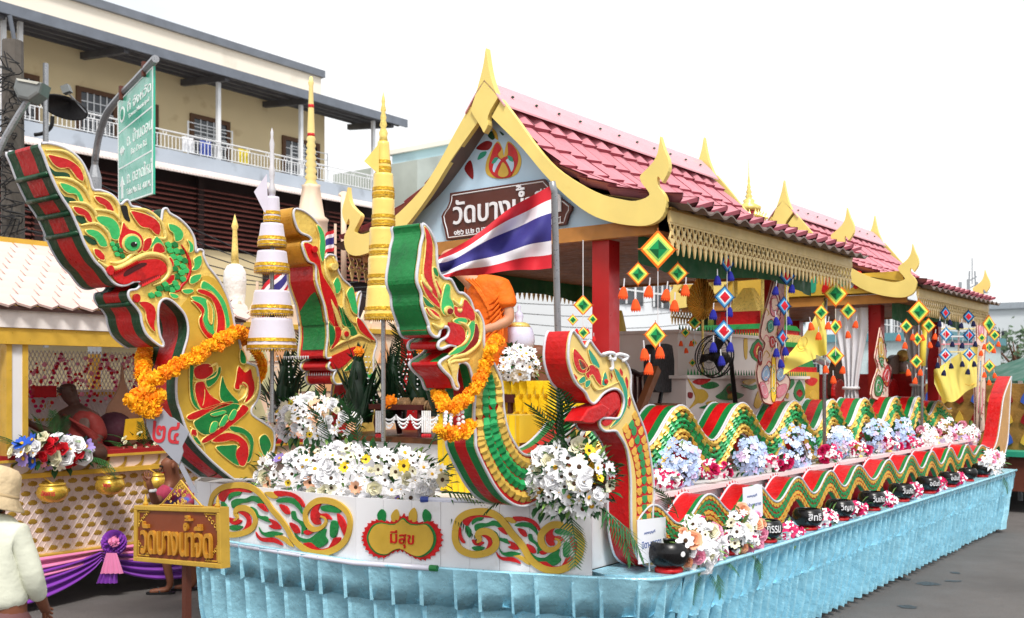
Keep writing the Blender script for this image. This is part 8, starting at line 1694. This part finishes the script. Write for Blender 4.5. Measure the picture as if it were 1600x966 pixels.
def head(parent, c, fwd, skinm, hair=None, k=1.0, nm='head_features', bald=True):
    """nose, ears, eyes, mouth set on the head part of the body"""
    f = Vector(fwd).normalized(); x = f.cross(Z).normalized(); up = x.cross(f)
    mb = MB(); mb.ball(c + f * (.098 * k) - up * .012, .016 * k, 8, 0, (1, 1, 1.3))
    for sg in (-1, 1): mb.ball(c + x * (.078 * k * sg) - up * .01 - f * .005, .03 * k, 8, 0, (.6, .6, 1.1))
    mb.build('nose_and_ears', skinm, parent, True); mb = MB()
    for sg in (-1, 1): mb.ball(c + f * (.082 * k) + x * (.032 * k * sg) + up * .012, .011 * k, 7)
    mb.build('eyes', BLACK, parent, True); mb = MB(); mb.ball(c + f * (.084 * k) - up * (.05 * k), .02 * k, 7, 0, (1, 1, .35)); mb.build('mouth', DRED, parent, True)
# --- woman in a beige hat seen from behind at left
p0 = onY(5.35, -8, 595); x, y = p0.x, p0.y
pw = root('person', 'person in beige bucket hat and pale cream jacket seen from behind at left', 'person', (x, y, 0)); J = lambda a, b, c: Vector((x + a, y + b, c))
skin('body', [[(J(0, 0, .92), .13, .1), (J(0, 0, 1.1), .13, .1), (J(0, -.02, 1.28), .13, .09), (J(0, -.02, 1.36), .055), (J(-.01, .02, 1.44), .055), (J(-.02, .03, 1.5), .08, .09), (J(-.02, .03, 1.56), .075, .085)], [(J(0, 0, .92), .13, .1), (J(-.09, 0, .86), .085), (J(-.09, .02, .48), .055), (J(-.09, .03, .1), .04), (J(-.09, .03, .04), .04), (J(-.12, .14, .03), .03)], [(J(0, 0, .92), .13, .1), (J(.09, 0, .86), .085), (J(.09, .02, .48), .055), (J(.09, .03, .1), .04), (J(.09, .03, .04), .04), (J(.07, .14, .03), .03)],
    [(J(0, -.02, 1.28), .13, .09), (J(.14, -.02, 1.3), .05), (J(.2, .0, 1.06), .04), (J(.19, .14, .9), .03)], [(J(0, -.02, 1.28), .13, .09), (J(-.14, -.02, 1.3), .05), (J(-.2, .0, 1.06), .04), (J(-.19, .14, .9), .03)]] + hand(J(.19, .14, .9), (-.2, .8, -.5), (0, .4, .8), .6, 1) + hand(J(-.19, .14, .9), (.2, .8, -.5), (0, .4, .8), .6, 1), SKIND, pw)
CRJ = M('cream_linen', (214, 216, 198), .8, 0, .1, 3, bump=.6, bscale=3.5, bd=.06)
skin('jacket', [[(J(0, .0, .9), .19, .14), (J(0, 0, 1.0), .185, .14), (J(0, -.01, 1.14), .17, .13), (J(0, -.02, 1.27), .165, .125), (J(0, -.01, 1.36), .115, .11), (J(0, 0, 1.42), .085, .08)], [(J(0, -.02, 1.27), .165, .125), (J(.14, -.02, 1.3), .075), (J(.2, .0, 1.06), .06), (J(.185, .1, .95), .05)], [(J(0, -.02, 1.27), .165, .125), (J(-.14, -.02, 1.3), .075), (J(-.2, .0, 1.06), .06), (J(-.185, .1, .95), .05)]], CRJ, pw)
skin('trousers', [[(J(0, 0, .98), .165, .12), (J(0, 0, .84), .18, .13)], [(J(0, 0, .84), .18, .13), (J(-.1, 0, .74), .11), (J(-.1, .02, .45), .085), (J(-.1, .03, .12), .075)], [(J(0, 0, .84), .18, .13), (J(.1, 0, .74), .11), (J(.1, .02, .45), .085), (J(.1, .03, .12), .075)]], M('mauve_trousers', (106, 70, 70), .8, 0, .08, 4), pw)
skin('hair', [[(J(-.02, .01, 1.53), .09, .1), (J(-.015, -.02, 1.44), .075, .07), (J(.0, -.05, 1.38), .04, .03)]], HAIR, pw); head(pw, J(-.02, .03, 1.52), (-.5, .85, 0), SKIND)
hb = MB(); hr = Matrix.Rotation(R(14), 3, 'Y') @ Matrix.Rotation(R(-10), 3, 'X'); hc = J(-.01, .01, 1.505)
hb.lathe(hc, [(.165, -.055), (.166, -.048), (.125, .0), (.118, .02), (.112, .08), (.1, .125), (.075, .148), (.03, .157), (0, .158)], 26, 0, 1, 1, hr); hb.build('hat', M('beige_canvas', (200, 178, 142), .85, 0, .1, 6, bump=.8, bscale=12, bd=.03), pw, True)
hb = MB(); hb.lathe(hc, [(.121, .004), (.124, .012), (.119, .022)], 26, 0, 1, 1, hr); hb.build('hat_seam', M('tan_seam', (180, 156, 118), .85), pw, True)
# --- orange-robed monk seated in the front pavilion, head behind the flag
ORG = M('orange_robe', (238, 108, 12), .75, 0, .16, 4, bump=.9, bscale=7, bd=.05)
P = lambda px, py, dy=0: onY(7.7 + dy, px, py)
pm_ = root('person', 'monk in bright orange robe seated in the front pavilion behind the flag', 'person', P(760, 640)); hd = P(706, 402)
pel, ch1, ch2, nk = P(765, 560), P(766, 500), P(758, 455), P(728, 432)
shn, shf = P(784, 450, -.12), P(742, 448, .22); kn1, kn2 = P(700, 575, -.1), P(695, 570, .25); hn = P(742, 520, -.16)
skin('body', [[(pel, .15, .12), (ch1, .14, .11), (ch2, .13, .1), (nk, .055), (P(716, 424), .055), (hd, .085, .1), (P(703, 388), .07, .085)], [(pel, .15, .12), (P(735, 570, -.08), .08), (kn1, .06), (P(704, 625, -.08), .045), (P(700, 640, -.06), .035)], [(pel, .15, .12), (P(735, 570, .18), .08), (kn2, .06), (P(700, 625, .2), .045), (P(696, 640, .2), .035)], [(ch2, .13, .1), (shn, .06), (P(797, 500, -.15), .048), (P(770, 512, -.18), .04), (hn, .028)], [(ch2, .13, .1), (shf, .06), (P(735, 500, .28), .05), (P(715, 515, .2), .03)]] + hand(hn, (-1, 0, -.1), (0, .3, 1), .8, 1) + hand(P(715, 515, .2), (-1, -.2, -.1), (0, .3, 1), .8, 1), SKIN, pm_)
skin('robe', [[(P(763, 600), .2, .17), (pel, .19, .16), (ch1, .175, .14), (ch2, .165, .125), (P(742, 440), .09, .08)], [(ch2, .165, .125), (shn, .09), (P(794, 485, -.15), .085)], [(ch2, .165, .125), (shf, .09), (P(738, 485, .26), .08)], [(pel, .19, .16), (P(730, 572, -.08), .12), (kn1, .095), (P(703, 612, -.08), .085)], [(pel, .19, .16), (P(730, 572, .18), .12), (kn2, .095), (P(700, 612, .2), .085)]], ORG, pm_)
fo = MB()
for k in range(6): fo.tube(cr_([P(728 + 5 * k, 436, -.08), P(745 + 6 * k, 452 + 3 * k, -.16), P(765 + 4 * k, 490 + 6 * k, -.175), P(775, 545, -.17)], 5, False), [.008] * 5 + [.013] * 8 + [.006] * 3, 5)
for k in range(7): a = k / 6; fo.tube(cr_([P(783 + 8 * a, 452 + 8 * k, -.2 + .03 * a), P(772 - 4 * a, 470 + 9 * k, -.19), P(752 - 6 * a, 482 + 12 * k, -.15)], 5, False), [.004] * 3 + [.012] * 5 + [.004] * 3, 5)
fo.build('robe_folds', ORG, pm_, True); head(pm_, hd, (-.9, -.45, -.1), SKIN)
st_ = root('monk_seat', 'dark wooden seat carrying the orange-robed monk', 'seat', P(762, 700)); mb = MB(); c = P(762, 622); mb.box(c, (.2, 0, 0), (0, .25, 0), (0, 0, .03)); mb.build('seat', DW, st_)
for a in (-.17, .17):
    for b in (-.2, .2): mb = MB(); mb.tube([Vector((c.x + a, c.y + b, 1.34)), Vector((c.x + a, c.y + b, c.z))], .025, 6); mb.build('leg', DW, st_)
# --- second monk behind the yellow stand
RRB = M('russet_robe', (176, 44, 20), .75, 0, .14, 4, bump=.4, bscale=6); P2 = lambda px, py, dy=0: onY(8.3 + dy, px, py)
pk = root('person', 'monk in russet robe sitting behind the yellow pleated stand', 'person', P2(850, 740))
skin('body', [[(P2(852, 720), .15, .13), (P2(850, 670), .15, .12), (P2(848, 620), .14, .11), (P2(843, 595), .06), (P2(841, 572), .075, .085), (P2(840, 552), .085, .1), (P2(840, 538), .06, .07)], [(P2(848, 620), .14, .11), (P2(822, 625, .1), .055), (P2(812, 670), .045), (P2(815, 705, -.15), .032)], [(P2(848, 620), .14, .11), (P2(874, 628), .055), (P2(880, 672), .045), (P2(868, 705, -.15), .032)], [(P2(852, 720), .15, .13), (P2(810, 728, -.15), .085), (P2(835, 738, -.4), .05)], [(P2(852, 720), .15, .13), (P2(890, 728, -.15), .085), (P2(865, 738, -.4), .05)]] + hand(P2(815, 705, -.15), (.4, -.6, -.3), (.3, .4, .8), .6, 1) + hand(P2(868, 705, -.15), (-.4, -.6, -.3), (-.3, .4, .8), .6, 1), SKIND, pk)
skin('robe', [[(P2(852, 735), .24, .2), (P2(851, 690), .2, .16), (P2(849, 630), .175, .135), (P2(846, 608), .1, .085)], [(P2(849, 630), .175, .135), (P2(822, 632, .08), .08), (P2(812, 680), .07)], [(P2(849, 630), .175, .135), (P2(874, 635), .08), (P2(880, 680), .07)]], RRB, pk); head(pk, P2(840, 556), (-.5, .85, 0), SKIND)
# --- monk on the lattice float
MRB = M('maroon_robe', (104, 22, 16), .8, 0, .14, 4, bump=.4, bscale=6); SKS = M('shaded_brown_skin', (66, 38, 28), .6, 0, .1, 6); P3 = lambda px, py, dy=0: onY(10.3 + dy, px, py)  # this monk's skin colour is darkened to carry the shade under the roof
pl_ = root('person', 'monk in maroon robe seated under the white tiled roof reaching out one hand', 'person', P3(122, 715))
h3 = P3(46, 662, -.35)
skin('body', [[(P3(125, 705), .18, .16), (P3(125, 680), .17, .14), (P3(122, 652), .16, .12), (P3(117, 632), .06), (P3(105, 612), .082, .095), (P3(105, 598), .08, .09)], [(P3(122, 652), .16, .12), (P3(96, 650, -.05), .065), (P3(78, 676, -.25), .05), (h3, .03)], [(P3(122, 652), .16, .12), (P3(148, 654), .065), (P3(156, 684, -.1), .05), (P3(140, 700, -.3), .032)], [(P3(125, 705), .18, .16), (P3(90, 710, -.3), .09), (P3(125, 716, -.55), .055)], [(P3(125, 705), .18, .16), (P3(160, 710, -.3), .09), (P3(125, 712, -.5), .055)]] + hand(h3, (-.35, -.4, .8), (.9, 0, .3), .2, 1) + hand(P3(140, 700, -.3), (-1, -.4, 0), (0, .4, .8), .5, 1), SKS, pl_)
skin('robe', [[(P3(125, 712), .28, .22), (P3(125, 692), .23, .18), (P3(126, 668), .19, .145), (P3(128, 650), .17, .12)], [(P3(128, 650), .17, .12), (P3(148, 655), .09), (P3(158, 690, -.1), .085)], [(P3(125, 712), .28, .22), (P3(88, 713, -.28), .12)], [(P3(125, 712), .28, .22), (P3(162, 713, -.28), .12)]], MRB, pl_)
fo = MB()
for k in range(5): fo.tube(cr_([P3(100 + 3 * k, 648 + 2 * k, -.12), P3(118 + 4 * k, 660 + 4 * k, -.2), P3(140 + 4 * k, 672 + 6 * k, -.2), P3(160, 690 + 4 * k, -.14)], 5, False), .014, 5)
fo.build('robe_folds', MRB, pl_, True); head(pl_, P3(105, 607), (-.55, -.8, -.1), SKS)
# --- person bending between the two floats
P4 = lambda px, py, dy=0: onY(9.9 + dy, px, py)
pb = root('person', 'person in red and blue patterned shirt bending between the floats, hand on a brass bowl', 'person', onZ(0, 280, 930)); g0 = onZ(.0, 262, 928); g1 = onZ(.0, 300, 922); h4 = P4(234, 758, -.7)
fwd4 = Vector((-.6, -.1, 0))
pel4 = Vector((g1.x + .05, g1.y - .05, .82)); ch4 = P4(272, 770, -.3); sh4 = P4(258, 768, -.4); hd4 = P4(266, 726, -.35)
def leg4(g_): return [(pel4, .13, .11), (Vector((g_.x + .03, g_.y - .02, .72)), .085), (Vector((g_.x - .02, g_.y - .04, .42)), .055), (Vector((g_.x + .03, g_.y, .1)), .036), (Vector((g_.x, g_.y, .04)), .034), (Vector((g_.x - .13, g_.y - .03, .03)), .028), (Vector((g_.x - .17, g_.y - .04, .028)), .02)]
skin('body', [[(pel4, .13, .11), (pel4.lerp(ch4, .5), .12, .1), (ch4, .13, .1), (ch4.lerp(hd4, .5), .055), (hd4, .08, .09), (hd4 + Vector((-.04, -.02, .07)), .07, .075)], leg4(g0), leg4(g1), [(ch4, .13, .1), (sh4, .055), (P4(243, 786, -.6), .042), (h4, .028)], [(ch4, .13, .1), (P4(290, 772, -.2), .055), (P4(296, 800, -.4), .04), (P4(285, 815, -.5), .028)]] + hand(h4, (-.1, -.1, 1), (1, .2, 0), .6, 1, .14) + hand(P4(285, 815, -.5), (-.6, -.2, -.8), (.6, .2, -.3), .5, 1), SKIND, pb)
SHP = M('patterned_shirt', (176, 60, 90), .8, 0, .2, 9, wear=((70, 110, 190), 7, .5)); skin('shirt', [[(pel4 + Z * .02, .16, .13), (pel4.lerp(ch4, .5), .155, .125), (ch4, .16, .125)], [(ch4, .16, .125), (sh4, .08), (P4(247, 781, -.55), .062)], [(ch4, .16, .125), (P4(290, 772, -.2), .08), (P4(295, 792, -.35), .062)]], SHP, pb)
skin('shorts', [[(pel4 + Z * .03, .155, .13), (pel4, .155, .13)], [(pel4, .155, .13), (Vector((g0.x + .03, g0.y - .02, .7)), .11), (Vector((g0.x - .01, g0.y - .03, .5)), .09)], [(pel4, .155, .13), (Vector((g1.x + .03, g1.y - .02, .7)), .11), (Vector((g1.x - .01, g1.y - .03, .5)), .09)]], M('navy_shorts', (40, 44, 62), .8), pb)
skin('hair', [[(hd4 + Vector((.02, .02, .03)), .085, .09), (hd4 + Vector((-.02, .0, .09)), .075, .08)]], HAIR, pb); head(pb, hd4, (-.8, -.5, -.3), SKIND)
mb = MB(); w_ = h4 - Vector((-.02, -.02, .05)); mb.lathe(w_, [(.034, -.012), (.036, 0), (.034, .012)], 14); mb.build('wristband', WHITEP, pb)
for g_ in (g0, g1):
    mb = MB(); mb.prism(cr_([Vector((g_.x + a, g_.y + b, 0)) for a, b in ((.06, -.03), (-.06, -.055), (-.18, -.06), (-.2, -.02), (-.16, .01), (-.05, .02), (.06, .03))], 3), Z, .004, .022); mb.tube([Vector((g_.x - .06, g_.y - .05, .02)), Vector((g_.x - .09, g_.y - .02, .065)), Vector((g_.x - .07, g_.y + .02, .02))], .009, 5); mb.build('sandal', BKM, pb)
